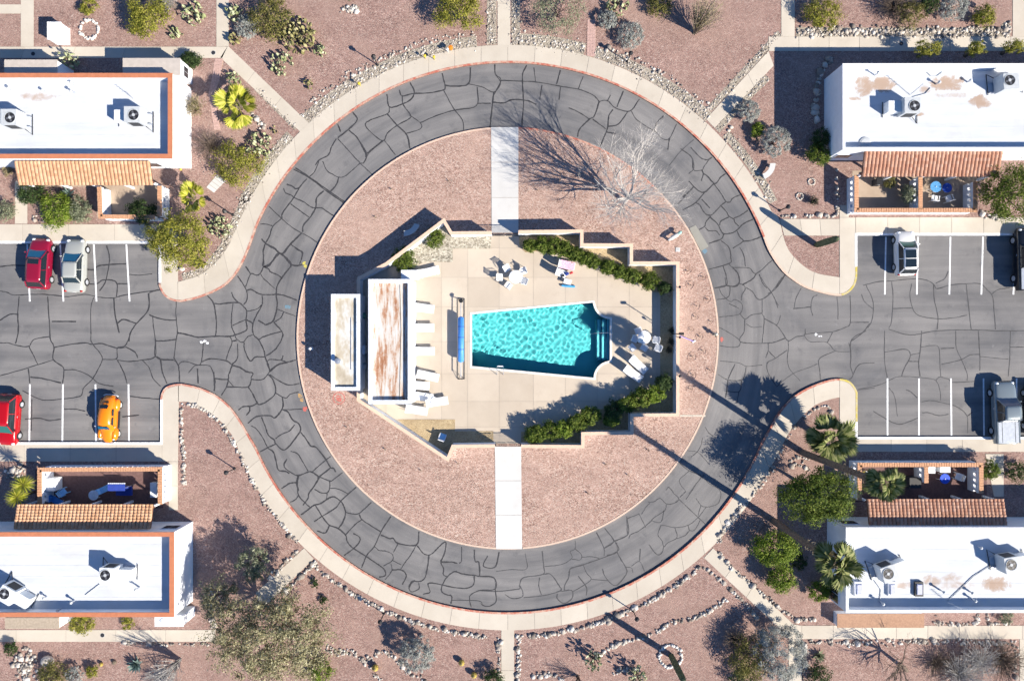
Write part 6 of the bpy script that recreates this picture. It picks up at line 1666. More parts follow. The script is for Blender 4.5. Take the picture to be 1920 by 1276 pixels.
def barrel(label, px, py, r, h):
    p = W(px, py, GZ); t = thing('barrel_cactus', label, 'cactus', (p.x, p.y, GZ), 0, 'golden barrel cacti')
    vs = []; fs = []; n = 24
    for j in range(9):
        ph = math.pi * (0.04 + 0.80 * j / 8)
        for k in range(n):
            a = 2 * math.pi * k / n; q = r * math.sin(ph) * (1.0 if k % 2 else 0.86)
            vs.append((q * math.cos(a), q * math.sin(a), h * 0.5 + h * 0.5 * math.cos(ph)))
    for j in range(8):
        for k in range(n):
            a, b = j * n + k, j * n + (k + 1) % n
            fs.append((a, a + n, b + n, b))
    fs.append(tuple(range(n)))
    obj('body', MB().add(vs, fs), M_GOLD, t); obj('crown_wool', MB().ellipsoid((0, 0, h * 0.98), (r * 0.35, r * 0.35, 0.03)), LEAF['dry'], t)

# --- northwest garden
bush('rounded yellow green creosote beside the stone ring', 276, 33, 40, 2.2, 'yellow', 3600, 0.07)
bush('small yellow bush at the top edge above the stone ring', 166, 14, 17, 0.9, 'yellow', 900, 0.06, clumps=24)
wispy('grey dry shrub behind the rounded creosote', 318, 14, 26, 1.2, M_GTWIG, 120, leaf='dry', nl=300)
pear('prickly pear clump beside the grey dry shrub', 362, 26, 24, 0.9, n=60)
pear('little prickly pear below the rounded creosote', 330, 62, 12, 0.6, n=26)
pear('prickly pear at the north walk edge', 440, 24, 17, 0.9, n=40)
bush('silver blue brittlebush beside the north walk', 463, 50, 21, 1.0, 'silver', 1700, 0.06)
pear('narrow dark prickly pear by the silver brittlebush', 440, 72, 12, 0.7, 'peard', 26)
bush('olive creosote spreading behind the brittlebush', 507, 32, 40, 1.8, 'olive', 2800, 0.065, spread=0.26)
pear('large dark bronze prickly pear on the north gravel', 557, 66, 36, 1.4, 'peard', 170, 0.19)
pear('pale cholla offshoot by the bronze prickly pear', 600, 93, 13, 0.6, n=24)
pear('pale spiny cholla with a dark shadow', 528, 118, 24, 1.0, n=60)
pear('small lone cholla near the ring walk', 580, 157, 12, 0.7, 'peard', 18, 0.13)
bush('round green creosote by the north path', 862, 22, 44, 2.3, 'yellow', 3600, 0.07)
pear('pale spiky yucca between the house wings', 130, 112, 19, 1.6, n=50, size=0.15, name='yucca', cat='yucca')
bush('dark trimmed bush at the house corner walk', 357, 112, 22, 1.1, 'dark', 2000, 0.055, ry=16)
wispy('tall dry shrub by the bright east wall', 372, 205, 22, 1.6, M_TWIG, 110, leaf='olive', nl=900)
wispy('brown dry shrub beside the brick path end', 400, 278, 34, 1.5, M_BTWIG, 170)
pear('pale prickly pear between brick path and walk', 437, 147, 14, 0.7, n=34)
palm('yellow fan palm beside the brick path', (452, 204), (447, 198), 1.3, 1.95, 19, 'palmy', 0.15, droop=0.18)
bush('olive yellow creosote by the stone steps', 445, 306, 44, 1.9, 'yellow', 3000, 0.065, spread=0.26)
pear('spreading pale prickly pear at the ring walk', 484, 273, 30, 0.8, n=80)
pear('tiny red brown pear by the diagonal walk', 513, 243, 8, 0.4, 'peard', 10, 0.12)
palm('pale green fan palm by the patio wall', (362, 372), (362, 370), 1.2, 1.5, 18, 'palmy', 0.13, droop=0.18)
tree('broad yellow green tree shading the walk by the sedans', 334, 447, 60, 3.8, 'yellow', 11000, 0.085, 130, ry=56)
pear('grey spiny agave clump inside the curved walk', 412, 425, 22, 0.8, n=80, size=0.15)
bush('small bright bush at the gravel tip', 375, 495, 10, 0.5, 'yellow', 500, 0.05, clumps=14)
bush('dark rounded bush under the pergola end', 56, 357, 26, 1.5, 'dark', 2200, 0.06)
bush('bright green bush at the front of the patio bed', 104, 394, 33, 1.5, 'bright', 2800, 0.065)
bush('grey green lavender bush in the patio bed', 148, 392, 24, 1.2, 'greygreen', 1900, 0.06)
rosette('blue grey agave in the shaded patio bed', 128, 365, 0.75, 30, 'agave')
bush('dark shrub growing over the patio corner wall', 268, 396, 30, 1.7, 'dark', 2600, 0.06, ry=22)
bush('pale grey bush at the patio side edge', 8, 395, 20, 0.9, 'greygreen', 1000, 0.06)
bush('small orange flowering bush beside the pergola', 14, 320, 10, 0.7, 'dry', 500, 0.05, clumps=14)
# --- north and northeast garden
bush('loose pale green palo verde at the north edge', 1045, 14, 52, 2.4, 'greygreen', 2600, 0.06, spread=0.26)
bush('silver shrub by the brick stepping path', 1139, 37, 17, 0.9, 'silver', 1500, 0.055)
bush('fluffy silver shrub above the garden lamp', 1182, 65, 24, 1.1, 'silver', 2200, 0.055)
pear('pale prickly pear at the top edge by the silver shrubs', 1158, 10, 22, 0.9, n=60)
wispy('tall tan ocotillo with a fan of long shadows', 1302, 62, 34, 4.0, M_TWIG, 110, 'ocotillo', lean=(10, 20), leaf='olive', nl=900, rad=0.022)
bush('low olive bush at the north edge', 1238, 8, 24, 1.0, 'olive', 1200, 0.06)
bush('olive bush at the corner of the north walks', 1542, 24, 36, 1.5, 'yellow', 2600, 0.06, ry=26)
wispy('reddish dry brush beside the olive bush', 1672, 18, 42, 1.5, M_BTWIG, 200)
bush('sparse olive broom beside the reddish brush', 1708, 26, 28, 1.3, 'olive', 1500, 0.055)
bush('silver round bush at the top by the dark cactus', 1788, 10, 26, 1.4, 'silver', 1900, 0.06)
bush('dark cactus bush beside the silver round bush', 1744, 6, 20, 1.1, 'dark', 1100, 0.06)
bush('yellow green shrub at the pale concrete corner', 1846, 28, 21, 1.2, 'yellow', 1500, 0.06)
tree('small feathery tree north of the dusty roof, nearest the antenna', 1741, 92, 27, 2.2, 'yellow', 2600, 0.06, 60, ry=16, group='feathery trees behind the dusty roof house')
tree('small feathery tree north of the dusty roof, above the brown disc', 1829, 92, 21, 2.0, 'yellow', 1900, 0.06, 50, ry=15, group='feathery trees behind the dusty roof house')
tree('small feathery tree north of the dusty roof, farthest along the walk', 1900, 88, 22, 2.0, 'yellow', 1900, 0.06, 50, ry=15, group='feathery trees behind the dusty roof house')
bush('round silver shrub at the diagonal walk', 1405, 208, 19, 1.3, 'silver', 2000, 0.055)
bush('small bright green shrub between two silver ones', 1420, 243, 14, 0.8, 'bright', 1000, 0.055)
bush('larger silver shrub beside the house shadow', 1455, 265, 27, 1.4, 'silver', 2800, 0.055)
bush('dark green shrub in the corner of the house shadow', 1536, 290, 21, 1.4, 'green', 1800, 0.06)
bush('dark shrub half in shade against the house wall', 1540, 258, 18, 1.4, 'dark', 1300, 0.06)
wispy('small dark tuft on the gravel by the patio pillar', 1523, 378, 11, 0.7, M_BTWIG, 90, leaf='dark', nl=220)
tree('large green tree at the end of the hatchback patio', 1897, 360, 58, 3.6, 'green', 9000, 0.085, 120, ry=56)
saguaro('single saguaro throwing a long shadow over the walk', 1531, 459, 3.8, 0.26)
bush('small flowering plant on the sunny patio floor', 1668, 340, 12, 0.9, 'olive', 500, 0.05, clumps=16)
bush('pale climbing plant on the patio middle wall', 1703, 362, 14, 1.5, 'greygreen', 1100, 0.055, ry=18)
# --- island
def bare_tree():
    rng = np.random.default_rng(31)
    b = W(1172, 378, 0.115)
    t = thing('bare_tree', 'tall leafless tree with pale twigs on the island', 'tree', (b.x, b.y, 0.115))
    tk = obj('trunk', MB().tube([(0, 0, 0), (0.02, 0.05, 0.7), (0.05, 0.05, 1.3)], [0.20, 0.16, 0.14], 8), M_PALEBARK, t, True)
    for k in range(13):
        a = k * 2.4; e = R(rng.uniform(40, 74))
        mb = MB()
        d = (math.cos(a) * math.cos(e), math.sin(a) * math.cos(e), math.sin(e))
        branches(mb, rng, (0.05, 0.05, 1.2), d, rng.uniform(2.9, 3.7), 0.09, 4, 0.42, (3, 5), 0.14, 5, 3, 0.6)
        obj('limb', mb, M_PALEBARK, t)
bare_tree()
def tuft(label, px, py, ring=True, s=1.0):
    rng = nrng(); p = W(px, py, 0.115); t = thing('planting_well', label, 'plant', (p.x, p.y, 0.11), 0, 'ringed dry plants on the island gravel')
    if ring:
        n = 16; mb = MB(); vs = []
        for k in range(n + 1):
            a = 2 * math.pi * k / n; q = 0.30 * s * (1 + 0.12 * math.sin(3 * a + px))
            vs.append((q * math.cos(a), q * math.sin(a), -0.015))
        mb.tube(vs, 0.05 * s, 6, cap=False); obj('earth_ring', mb, M_ISLAND, t)
    mb = MB()
    for k in range(14):
        a = rng.uniform(0, 6.28); q = rng.uniform(0.03, 0.12) * s
        mb.tube([(0, 0, 0), (q * 0.5 * math.cos(a), q * 0.5 * math.sin(a), 0.12), (q * math.cos(a), q * math.sin(a), rng.uniform(0.12, 0.28) * s)], [0.012, 0.01, 0.005], 3, cap=False)
    obj('tuft', mb, M_TWIG, t)['kind'] = 'stuff'
LBT = 'ring of earth with a dry tuft east of the pool wall'
for (x, y) in ((1317, 519), (1294, 534), (1289, 508), (1326, 561), (1306, 573), (1303, 594), (1332, 602), (1295, 618), (1312, 631), (1317, 657), (1298, 668), (1330, 693), (1298, 702), (1293, 729)):
    tuft(LBT, x, y, True, random.Random(x).uniform(0.8, 1.2))
for (x, y, lb) in ((650, 800, 'dry tuft near the painted red circle'), (722, 842, 'dark dry stump below the southwest wall'), (858, 868, 'small dry tuft by the south wall corner'), (1215, 843, 'dry tuft beside the long palm shadow'), (1136, 870, 'dry tuft pair in the southeast gravel, upper'), (1178, 890, 'dry tuft in the southeast gravel, middle'), (1102, 924, 'dry tuft beside the south path gravel'), (790, 882, 'dry tuft in the southwest gravel'), (705, 408, 'dry tuft in the northwest gravel'), (1008, 357, 'yellow dry tuft by the bare tree shadow'), (1050, 338, 'yellow dry tuft beneath the bare tree shadow'), (735, 355, 'small dry tuft in the upper northwest gravel'), (842, 340, 'tiny dry tuft near the north path'), (1345, 0, 'dry tuft at the north edge')):
    if y > 10: tuft(lb, x, y, False, 1.1)
# --- pool court hedges and bushes
GH = 'clipped hedge bushes in the pool court'
def hb(label, x, y, r, h, leaf='green', n=1700, ry=None): return bush(label, x, y, r * 1.06, h, leaf, n, 0.065, 'hedge_bush', 'bush', 38, 0.165, (ry or r) * 1.06, 0.30, 0.6, 0.5, GH)
bush('round clipped bush on the pebbles, lower of two', 757, 487, 22, 1.2, 'green', 2400, 0.06, z=0.165, shell=0.75)
bush('round clipped bush on the pebbles, upper of two', 813, 447, 18, 1.1, 'green', 1900, 0.06, z=0.165, shell=0.75)
for i, (x, y, r, ry) in enumerate(((995, 460, 13, 10), (1016, 459, 14, 14), (1037, 460, 14, 14), (1058, 466, 15, 14), (1078, 476, 14, 13), (1100, 485, 15, 13), (1113, 492, 12, 10), (1140, 501, 15, 14), (1160, 509, 13, 12), (1185, 517, 16, 14), (1218, 527, 17, 17), (1245, 540, 12, 10))):
    hb('clipped bush in the north hedge, ' + ['at the gate end', 'second from the gate', 'third from the gate', 'fourth from the gate', 'fifth from the gate', 'sixth from the gate', 'seventh from the gate', 'eighth from the gate', 'ninth from the gate', 'tenth from the gate', 'the last round sunny one', 'the dark one in the wall shade'][i], x, y, r, 1.1, 'dark' if i == 11 else 'green', 1500, ry)
for i, (x, y, r, ry) in enumerate(((1005, 815, 18, 17), (1029, 808, 18, 17), (1056, 803, 17, 15), (1080, 793, 18, 17), (1106, 778, 19, 17), (1150, 771, 16, 20), (1146, 788, 13, 12), (1176, 757, 18, 16), (1203, 745, 20, 17), (1226, 737, 18, 15), (1246, 717, 15, 14))):
    hb('clipped bush in the south hedge, ' + ['at the gate end', 'second from the gate', 'third from the gate', 'fourth from the gate', 'fifth from the gate', 'the dark one after the gap', 'the low one after the gap', 'third from the east wall', 'second from the east wall', 'bright one at the east wall', 'dark round one in the wall corner'][i], x, y, r, 1.5, ['green', 'green', 'bright', 'green', 'green', 'dark', 'green', 'green', 'green', 'bright', 'dark'][i], 1700, ry)
for (x, y, lb) in ((1258, 620, 'thin dark plant in the shaded east bed, upper'), (1256, 640, 'thin dark plant in the shaded east bed, lower'), (1252, 655, 'low dark plant in the shaded east bed')):
    wispy(lb, x, y, 8, 0.7, M_BTWIG, 60, leaf='dark', nl=200)
# --- southwest garden
rosette('spiky round yucca head by the patio, upper one', 43, 908, 0.95, 110, 'palmy', 'yucca', GZ, 2.4, 'yucca', True, 0.03)
rosette('spiky round yucca head by the patio, lower one', 32, 932, 0.95, 110, 'palmy', 'yucca', GZ, 2.0, 'yucca', True, 0.03)
tree('huge olive mesquite tree over the southwest walk', 512, 1194, 118, 6.4, 'mesq', 24000, 0.092, 260, ry=84, spread=0.14)
tree('dark mesquite tree between the mesquite and the house', 478, 1054, 36, 3.0, 'greygreen', 3000, 0.08, 70, ry=36, spread=0.2)
tree('sparse grey mesquite beside the house wall', 412, 1120, 40, 4.2, 'mesq', 4200, 0.08, 70, ry=46, spread=0.2)
bush('olive bush at the back of the orange trimmed house', 152, 1168, 23, 1.2, 'yellow', 1600, 0.06, ry=18)
bush('small yellow bush behind the orange parapet', 238, 1168, 12, 0.7, 'yellow', 700, 0.05, clumps=18)
rosette('blue grey agave with pointed leaves on the south gravel', 256, 1244, 0.85, 34, 'agave')
bush('small round yellow green shrub south of the walk', 173, 1258, 12, 0.7, 'yellow', 800, 0.05, clumps=18)
bush('olive bush at the bottom edge by the agave', 98, 1268, 30, 1.1, 'olive', 1700, 0.06)
bush('grey bush behind the bottom olive bush', 140, 1268, 18, 0.9, 'silver', 1000, 0.055)
wispy('leafless ocotillo throwing a fan of shadow over the walk', 338, 1236, 36, 4.2, M_GTWIG, 60, 'ocotillo', lean=(-8, -14), rad=0.022)
wispy('grey dry shrub at the bottom edge under the ocotillo', 310, 1268, 36, 1.3, M_GTWIG, 150)
barrel('golden barrel cactus beside the dark cut stump', 192, 1243, 0.16, 0.35)
bush('grey green shrub at the bottom of the stone patch', 20, 1216, 14, 0.8, 'dark', 700, 0.055, clumps=18)
bush('yellow green bush under the mesquite edge', 600, 1258, 24, 1.3, 'bright', 1700, 0.06)
bush('round silver bush with a round shadow on the south gravel', 779, 1226, 33, 2.0, 'silver', 4200, 0.06, shell=0.7)
barrel('golden barrel cactus, upper of the pair by the silver bush', 866, 1239, 0.26, 0.55)
barrel('golden barrel cactus, lower of the pair by the silver bush', 889, 1262, 0.26, 0.55)
barrel('golden barrel cactus on the stone curve', 705, 1248, 0.28, 0.6)
bush('dark bush at the bottom edge beside the south walk', 926, 1272, 18, 1.1, 'dark', 900, 0.06)
bush('small dark weed in the southwest gravel', 590, 1092, 9, 0.4, 'dark', 260, 0.05, clumps=10)
bush('small dark weed by the mesquite crown', 605, 1125, 10, 0.4, 'dark', 260, 0.05, clumps=10)
# --- southeast garden
pear('upright spiny yucca with a jagged shadow', 1113, 1238, 18, 1.9, 'pear', 50, 0.15, 'yucca', 'yucca')
pear('pale cholla with a saw toothed shadow at the bottom', 1195, 1268, 18, 1.9, 'pear', 60, 0.15)
wispy('thin leafless shrub at the bottom by the south walk', 1084, 1266, 24, 2.2, M_BTWIG, 40, 'ocotillo', lean=(-8, -10))
saguaro('saguaro rising from a stone ring', 1258, 1228, 4.4, 0.26)
bush('olive bush leaning on the large silver bush', 1412, 1236, 42, 2.0, 'olive', 3200, 0.06, ry=46)
bush('large silver bush beside the diagonal walk', 1462, 1224, 48, 2.6, 'silver', 6000, 0.065, ry=52, shell=0.7)
wispy('reddish dry shrub beside the silver bush', 1375, 1195, 30, 1.5, M_BTWIG, 130)
bush('dark green bush at the bottom edge by the silver bush', 1395, 1274, 26, 1.2, 'dark', 1200, 0.06)
bush('bright green bush by the diagonal walk, upper of two', 1455, 1028, 38, 2.2, 'bright', 4200, 0.07, ry=34)
bush('bright green bush by the diagonal walk, lower of two', 1464, 1084, 27, 1.8, 'bright', 2600, 0.07, ry=24)
bush('thin green plant beside the two bright bushes', 1432, 1045, 12, 1.0, 'bright', 500, 0.06, clumps=16)
palm('stout short fan palm at the pickup walk', (1528, 812), (1558, 822), 3.0, 2.1, 38, 'palm', 0.22, droop=0.25)
palm('tall fan palm whose crown hangs over the patio wall', (1505, 848), (1660, 908), 12.7, 1.3, 32, 'palm', 0.24, droop=0.4, skirt=16)
palm('tall fan palm whose crown hangs over the skylight roof', (1451, 976), (1570, 1058), 11.3, 1.72, 32, 'palm', 0.24, droop=0.32, skirt=8)
tree('round dark green tree between the tall palms', 1533, 926, 70, 5.0, 'green', 15000, 0.085, 170, ry=52, base=(1500, 905))
bush('small dense tree beside the far patio end', 1856, 880, 17, 1.8, 'green', 1700, 0.06)
bush('green weeds in the shade below the palm roof', 1498, 1052, 16, 0.9, 'dark', 700, 0.06, clumps=18)
bush('leafy shrub under the palm roof corner', 1540, 1108, 22, 1.3, 'bright', 1500, 0.065, ry=18)
def dark_tree():
    rng = np.random.default_rng(12)
    b = W(1700, 1256, GZ)
    t = thing('bare_tree', 'low leafless dark tree sprawling over the south bed', 'tree', (b.x, b.y, GZ))
    obj('trunk', MB().tube([(0, 0, 0), (-0.5, 0.5, 0.6), (-1.2, 1.1, 1.0)], [0.17, 0.14, 0.11], 7), M_BTWIG, t, True)
    for k in range(9):
        a = R(90 + k * 24); e = R(rng.uniform(10, 40)); mb = MB()
        branches(mb, rng, (-1.0, 1.0, 0.95), (math.cos(a) * math.cos(e), math.sin(a) * math.cos(e), math.sin(e)), rng.uniform(1.2, 1.8), 0.06, 3, 0.5, (2, 4), 0.1, 5, 3, 0.6)
        obj('limb', mb, M_BTWIG, t)
dark_tree()
wispy('grey twiggy shrub in the middle of the south bed', 1795, 1262, 56, 1.6, M_GTWIG, 230, rad=0.016, lean=(10, 10))
wispy('grey twiggy shrub leaning to the bed stones', 1838, 1240, 42, 1.7, M_GTWIG, 170, rad=0.015, lean=(-16, 12))
wispy('low brown brush between the dark tree and the grey shrubs', 1752, 1238, 40, 1.1, M_BTWIG, 150, rad=0.013, lean=(8, -6))
wispy('second grey brown twiggy shrub at the bed end', 1875, 1235, 46, 1.4, M_BTWIG, 260)
bush('dark green bush in the shaded bed corner', 1538, 1266, 22, 1.2, 'dark', 1300, 0.06)
rosette('shaded rosette agave in the bed corner', 1535, 1228, 0.7, 26, 'greygreen')
bush('small sprig in the far rock bed', 1888, 1156, 14, 0.8, 'greygreen', 600, 0.05, clumps=16)
bush('dark shrub in the shaded far patio bed', 1905, 885, 20, 1.0, 'dark', 900, 0.06)
saguaro('saguaro stub among white stones at the top edge', 655, -2, 2.4, 0.22)
# ================================================================== STONES, LAMPS, BENCHES, SMALL THINGS
ICO_V = None
def ico():
    p = (1 + 5 ** 0.5) / 2
    v = np.array([(-1, p, 0), (1, p, 0), (-1, -p, 0), (1, -p, 0), (0, -1, p), (0, 1, p), (0, -1, -p), (0, 1, -p), (p, 0, -1), (p, 0, 1), (-p, 0, -1), (-p, 0, 1)], float)
    v /= np.linalg.norm(v[0])
    f = np.array([(0, 11, 5), (0, 5, 1), (0, 1, 7), (0, 7, 10), (0, 10, 11), (1, 5, 9), (5, 11, 4), (11, 10, 2), (10, 7, 6), (7, 1, 8), (3, 9, 4), (3, 4, 2), (3, 2, 6), (3, 6, 8), (3, 8, 9), (4, 9, 5), (2, 4, 11), (6, 2, 10), (8, 6, 7), (9, 8, 1)])
    return v, f
ICO_V, ICO_F = ico()
def stone_cloud(name, label, pos, size, mat, rng, kind=True):
    n = len(pos)
    base = np.repeat(ICO_V[None], n, 0) * (1 + rng.normal(size=(n, 12, 1)) * 0.14)
    s = (size * np.clip(rng.lognormal(-0.12, 0.42, n), 0.35, 2.4))[:, None, None] * np.stack([rng.uniform(0.75, 1.3, n), rng.uniform(0.75, 1.3, n), rng.uniform(0.5, 0.9, n)], 1)[:, None, :]
    a = rng.uniform(0, 6.28, n); c, s_ = np.cos(a)[:, None], np.sin(a)[:, None]
    v = base * s
    v = np.stack([v[..., 0] * c - v[..., 1] * s_, v[..., 0] * s_ + v[..., 1] * c, v[..., 2]], -1) + pos[:, None, :]
    f = (ICO_F[None] + (np.arange(n) * 12)[:, None, None]).reshape(-1, 3)
    o = npobj(name, v.reshape(-1, 3), f, mat)
    return tag(o, label, 'stones', None, 'stuff')
M_PEAB = gravel('border_gravel', [(0.14, 0.12, 0.10), (0.28, 0.245, 0.205), (0.36, 0.32, 0.27), (0.42, 0.375, 0.32), (0.55, 0.50, 0.44)], 14, (0.38, 0.34, 0.29))
def stone_line(label, pts, width, size, dens, mat=None, smooth=True):
    """stones strewn along a pixel polyline; dens = stones per square metre; width px"""
    rng = nrng()
    p = np.array(wl(catmull(pts, 5) if smooth and len(pts) > 2 else pts, GZ))
    seg = np.linalg.norm(np.diff(p, axis=0), axis=1); L = seg.sum()
    n = max(6, int(L * width * PX * dens))
    t = rng.uniform(0, L, n); cs = np.r_[0, np.cumsum(seg)]
    i = np.clip(np.searchsorted(cs, t) - 1, 0, len(seg) - 1)
    d = (p[i + 1] - p[i]) / (seg[i][:, None] + 1e-9)
    q = p[i] + d * (t - cs[i])[:, None] + np.stack([-d[:, 1], d[:, 0]], 1) * (np.clip(rng.normal(0, 0.30, n), -0.9, 0.9) * width * PX)[:, None]
    pos = np.c_[q, np.full(n, GZ + size * 0.25) + rng.uniform(0, size * 0.3, n)]
    if mat is M_ROCKG and width >= 10:
        l_, r_ = offset_line([tuple(x) for x in p], width * PX * 0.5)
        tag(obj('gravel_strip', MB().strip(l_, r_, 0.05, GZ + 0.012), M_PEAB), 'bed of grey beige gravel under the ' + ' '.join(label.split()[:9]), kind='structure')
    stone_cloud('border_stones', label, pos, size, mat or M_ROCKW, rng)
def ringpts(r, a0, a1, n=30): return arc(RCX, RCY, r, a0, a1, n)
stone_line('grey gravel band along the northwest ring walk', ringpts(558, 133, 96), 20, 0.055, 63, M_ROCKG)
stone_line('loose pale stones behind the northwest gravel band', ringpts(574, 130, 96), 12, 0.09, 14, M_ROCKW)
stone_line('grey gravel band along the northeast ring walk', ringpts(559, 88, 75), 22, 0.055, 66, M_ROCKG)
stone_line('grey gravel band below the garden lamp', ringpts(559, 73, 47.5), 20, 0.055, 66, M_ROCKG)
stone_line('loose pale stones behind the lamp gravel band', ringpts(573, 72, 48), 10, 0.09, 14, M_ROCKW)
stone_line('grey gravel strip west of the north path', [(922, -20), (922, 84)], 18, 0.055, 69, M_ROCKG, False)
stone_line('grey gravel strip east of the north path', [(967, -20), (967, 84)], 16, 0.055, 69, M_ROCKG, False)
stone_line('pale gravel strip along the curved agave walk', [(342, 520), (372, 510), (395, 492), (417, 465), (433, 433), (446, 402), (468, 360)], 14, 0.055, 57, M_ROCKG)
stone_line('pale gravel strip beside the spreading prickly pear', ringpts(557, 153, 137), 18, 0.055, 54, M_ROCKG)
stone_line('pale stones along the diagonal walk by the fan palm', [(480, 165), (520, 205), (556, 240)], 10, 0.055, 39, M_ROCKG)
stone_line('grey gravel along the diagonal northeast walk', [(1330, 205), (1400, 130), (1462, 62)], 12, 0.055, 54, M_ROCKG)
stone_line('grey gravel along the shaded side walk', [(1345, 245), (1390, 195), (1440, 145)], 12, 0.055, 51, M_ROCKG)
stone_line('grey gravel strip behind the northeast ring walk', ringpts(559, 43, 27), 16, 0.055, 60, M_ROCKG)
stone_line('pale cobble strip above the dusty roof walk', [(1492, 60), (1700, 61), (1894, 60)], 17, 0.10, 40, M_ROCKG, False)
stone_line('pale cobble patch at the top concrete corner', [(1880, 45), (1894, 55)], 12, 0.10, 40, M_ROCKG, False)
stone_line('white cobbles along the patio side gravel', [(1567, 315), (1569, 360), (1568, 404)], 4, 0.12, 40)
stone_line('white cobbles along the short cactus walk', [(1466, 406), (1520, 404), (1566, 405)], 4, 0.12, 40)
stone_line('dark rounded rocks in the house shade', [(1560, 110), (1540, 135), (1530, 170), (1530, 240)], 9, 0.20, 16, M_ROCKG)
stone_line('white stones edging the lamp garden curve', [(340, 757), (370, 762), (400, 780), (425, 808), (446, 845), (470, 895), (500, 945), (535, 990), (560, 1020)], 5, 0.10, 60)
stone_line('white stones edging the lamp garden straight side', [(340, 760), (341, 810), (345, 860), (346, 915)], 5, 0.11, 60)
stone_line('white stones along the walk under the mesquite', [(562, 1030), (530, 1060), (500, 1085)], 8, 0.10, 40)
stone_line('dark white stones below the southwest diagonal walk', [(592, 1052), (560, 1085), (525, 1115)], 5, 0.13, 45)
stone_line('white stone border along the southwest ring walk', ringpts(561, -130.5, -94), 6, 0.12, 60)
stone_line('white stone border along the southeast ring walk', ringpts(561, -86, -50), 6, 0.12, 60)
stone_line('white stones west of the south path', [(935, 1195), (935, 1290)], 6, 0.11, 50, None, False)
stone_line('white stones east of the south path', [(973, 1190), (970, 1290)], 7, 0.12, 50, None, False)
stone_line('white stones along the diagonal southeast walk, garden side', [(1318, 1062), (1360, 1095), (1400, 1135), (1420, 1160)], 5, 0.10, 50)
stone_line('wavy white stone line across the southeast gravel', [(1122, 1228), (1150, 1210), (1190, 1198), (1230, 1185), (1262, 1165), (1300, 1158), (1330, 1145), (1362, 1122)], 6, 0.11, 55)
stone_line('white stones below the palm walk, upper run', [(1346, 1018), (1362, 985), (1395, 945), (1425, 910), (1450, 870)], 8, 0.11, 34)
stone_line('white stones below the palm walk, lower run', [(1458, 860), (1475, 825), (1490, 800), (1515, 775), (1540, 762), (1556, 765), (1560, 790)], 4, 0.10, 40)
stone_line('white stones along the diagonal walk, bush side', [(1345, 1030), (1370, 1062), (1410, 1095), (1440, 1122), (1475, 1150), (1500, 1160), (1530, 1160)], 6, 0.11, 44)
stone_line('curved white stones around the palm garden mound', [(1475, 870), (1490, 858), (1515, 860), (1485, 875), (1490, 870), (1520, 880)], 4, 0.10, 40)
stone_line('white stones along the top of the south bed', [(1508, 1203), (1620, 1205), (1700, 1202), (1790, 1203), (1904, 1205)], 8, 0.10, 30)
stone_line('white stones down the west side of the south bed', [(1508, 1205), (1508, 1276)], 6, 0.11, 40, None, False)
stone_line('white stones down the east side of the south bed', [(1905, 1208), (1904, 1276)], 6, 0.10, 34, None, False)
stone_line('white stones around the first far rock bed', [(1755, 1150), (1752, 1168), (1800, 1170), (1832, 1167), (1832, 1150)], 6, 0.10, 44, None, False)
stone_line('white stones around the second far rock bed', [(1852, 1150), (1852, 1168), (1893, 1168)], 6, 0.10, 44, None, False)
stone_line('white stone trail by the round silver bush', [(612, 1215), (640, 1222), (665, 1225), (690, 1245), (715, 1276)], 10, 0.11, 34)
stone_line('white stone arc left of the round silver bush', [(690, 1236), (712, 1222), (735, 1230), (760, 1255), (800, 1276)], 10, 0.10, 30)
stone_line('white stones at the agave roadside bottom', [(230, 1204), (300, 1206), (395, 1207)], 5, 0.10, 34, None, False)
stone_line('rough pale stones in the bottom corner garden', [(30, 1230), (55, 1250), (40, 1270), (60, 1285)], 34, 0.13, 22)
stone_line('pale stones in the corner garden by the yucca', [(10, 880), (25, 890), (45, 870), (20, 900)], 22, 0.12, 16)
stone_line('white stones at the foot of the top saguaro', [(640, 18), (655, 20), (672, 14)], 12, 0.12, 44)
stone_line('pale stones by the fan palm and brick path', [(470, 215), (485, 230), (495, 240)], 14, 0.12, 26)
stone_line('pale stones beneath the patio tree', [(1835, 396), (1850, 402), (1875, 410)], 10, 0.12, 30)
stone_line('white stone heap by the two saw toothed cacti', [(1150, 1262), (1170, 1252), (1200, 1255)], 8, 0.11, 34)
stone_line('white stones at the bottom near the south path', [(1000, 1268), (1030, 1262), (1060, 1275)], 8, 0.11, 34)
stone_line('pale stones strewn beneath the mesquite', [(395, 1100), (400, 1160), (410, 1195)], 16, 0.11, 14)
stone_line('pale stones by the patio bushes', [(62, 408), (70, 412), (85, 415)], 8, 0.10, 30)
# rings of stones, each stone its own part
def stone_ring(label, px, py, r, n, size, mat=None):
    p = W(px, py, GZ); t = thing('stone_ring', label, 'stone ring', (p.x, p.y, GZ)); rng = nrng()
    mes = []
    for k in range(4):
        v = ICO_V * (1 + rng.normal(size=(12, 1)) * 0.15) * np.array([1.1, 0.85, 0.7])
        o = npobj('stone', v, ICO_F, M_STONE if mat is None else mat); mes.append(o.data); bpy.data.objects.remove(o)
    for k in range(n):
        a = 2 * math.pi * k / n + rng.normal() * 0.05; q = r * PX * (1 + rng.normal() * 0.05); s = size * rng.uniform(0.7, 1.3)
        inst('stone', mes[k % 4], t, (q * math.cos(a), q * math.sin(a), s * 0.35), (0, 0, rng.uniform(0, 6.28)), (s, s, s))
M_PALEST = plain('chalk_stone', (0.62, 0.57, 0.50), 0.9, var=0.12)
stone_ring('ring of pale stones on the gravel beside the white block', 168, 56, 17, 30, 0.14, M_PALEST)
stone_ring('ring of white stones around the saguaro foot', 1257, 1229, 21, 34, 0.15, M_PALEST)
stone_ring('small stone ring by the hatchback patio, upper', 1521, 341, 6, 14, 0.09)
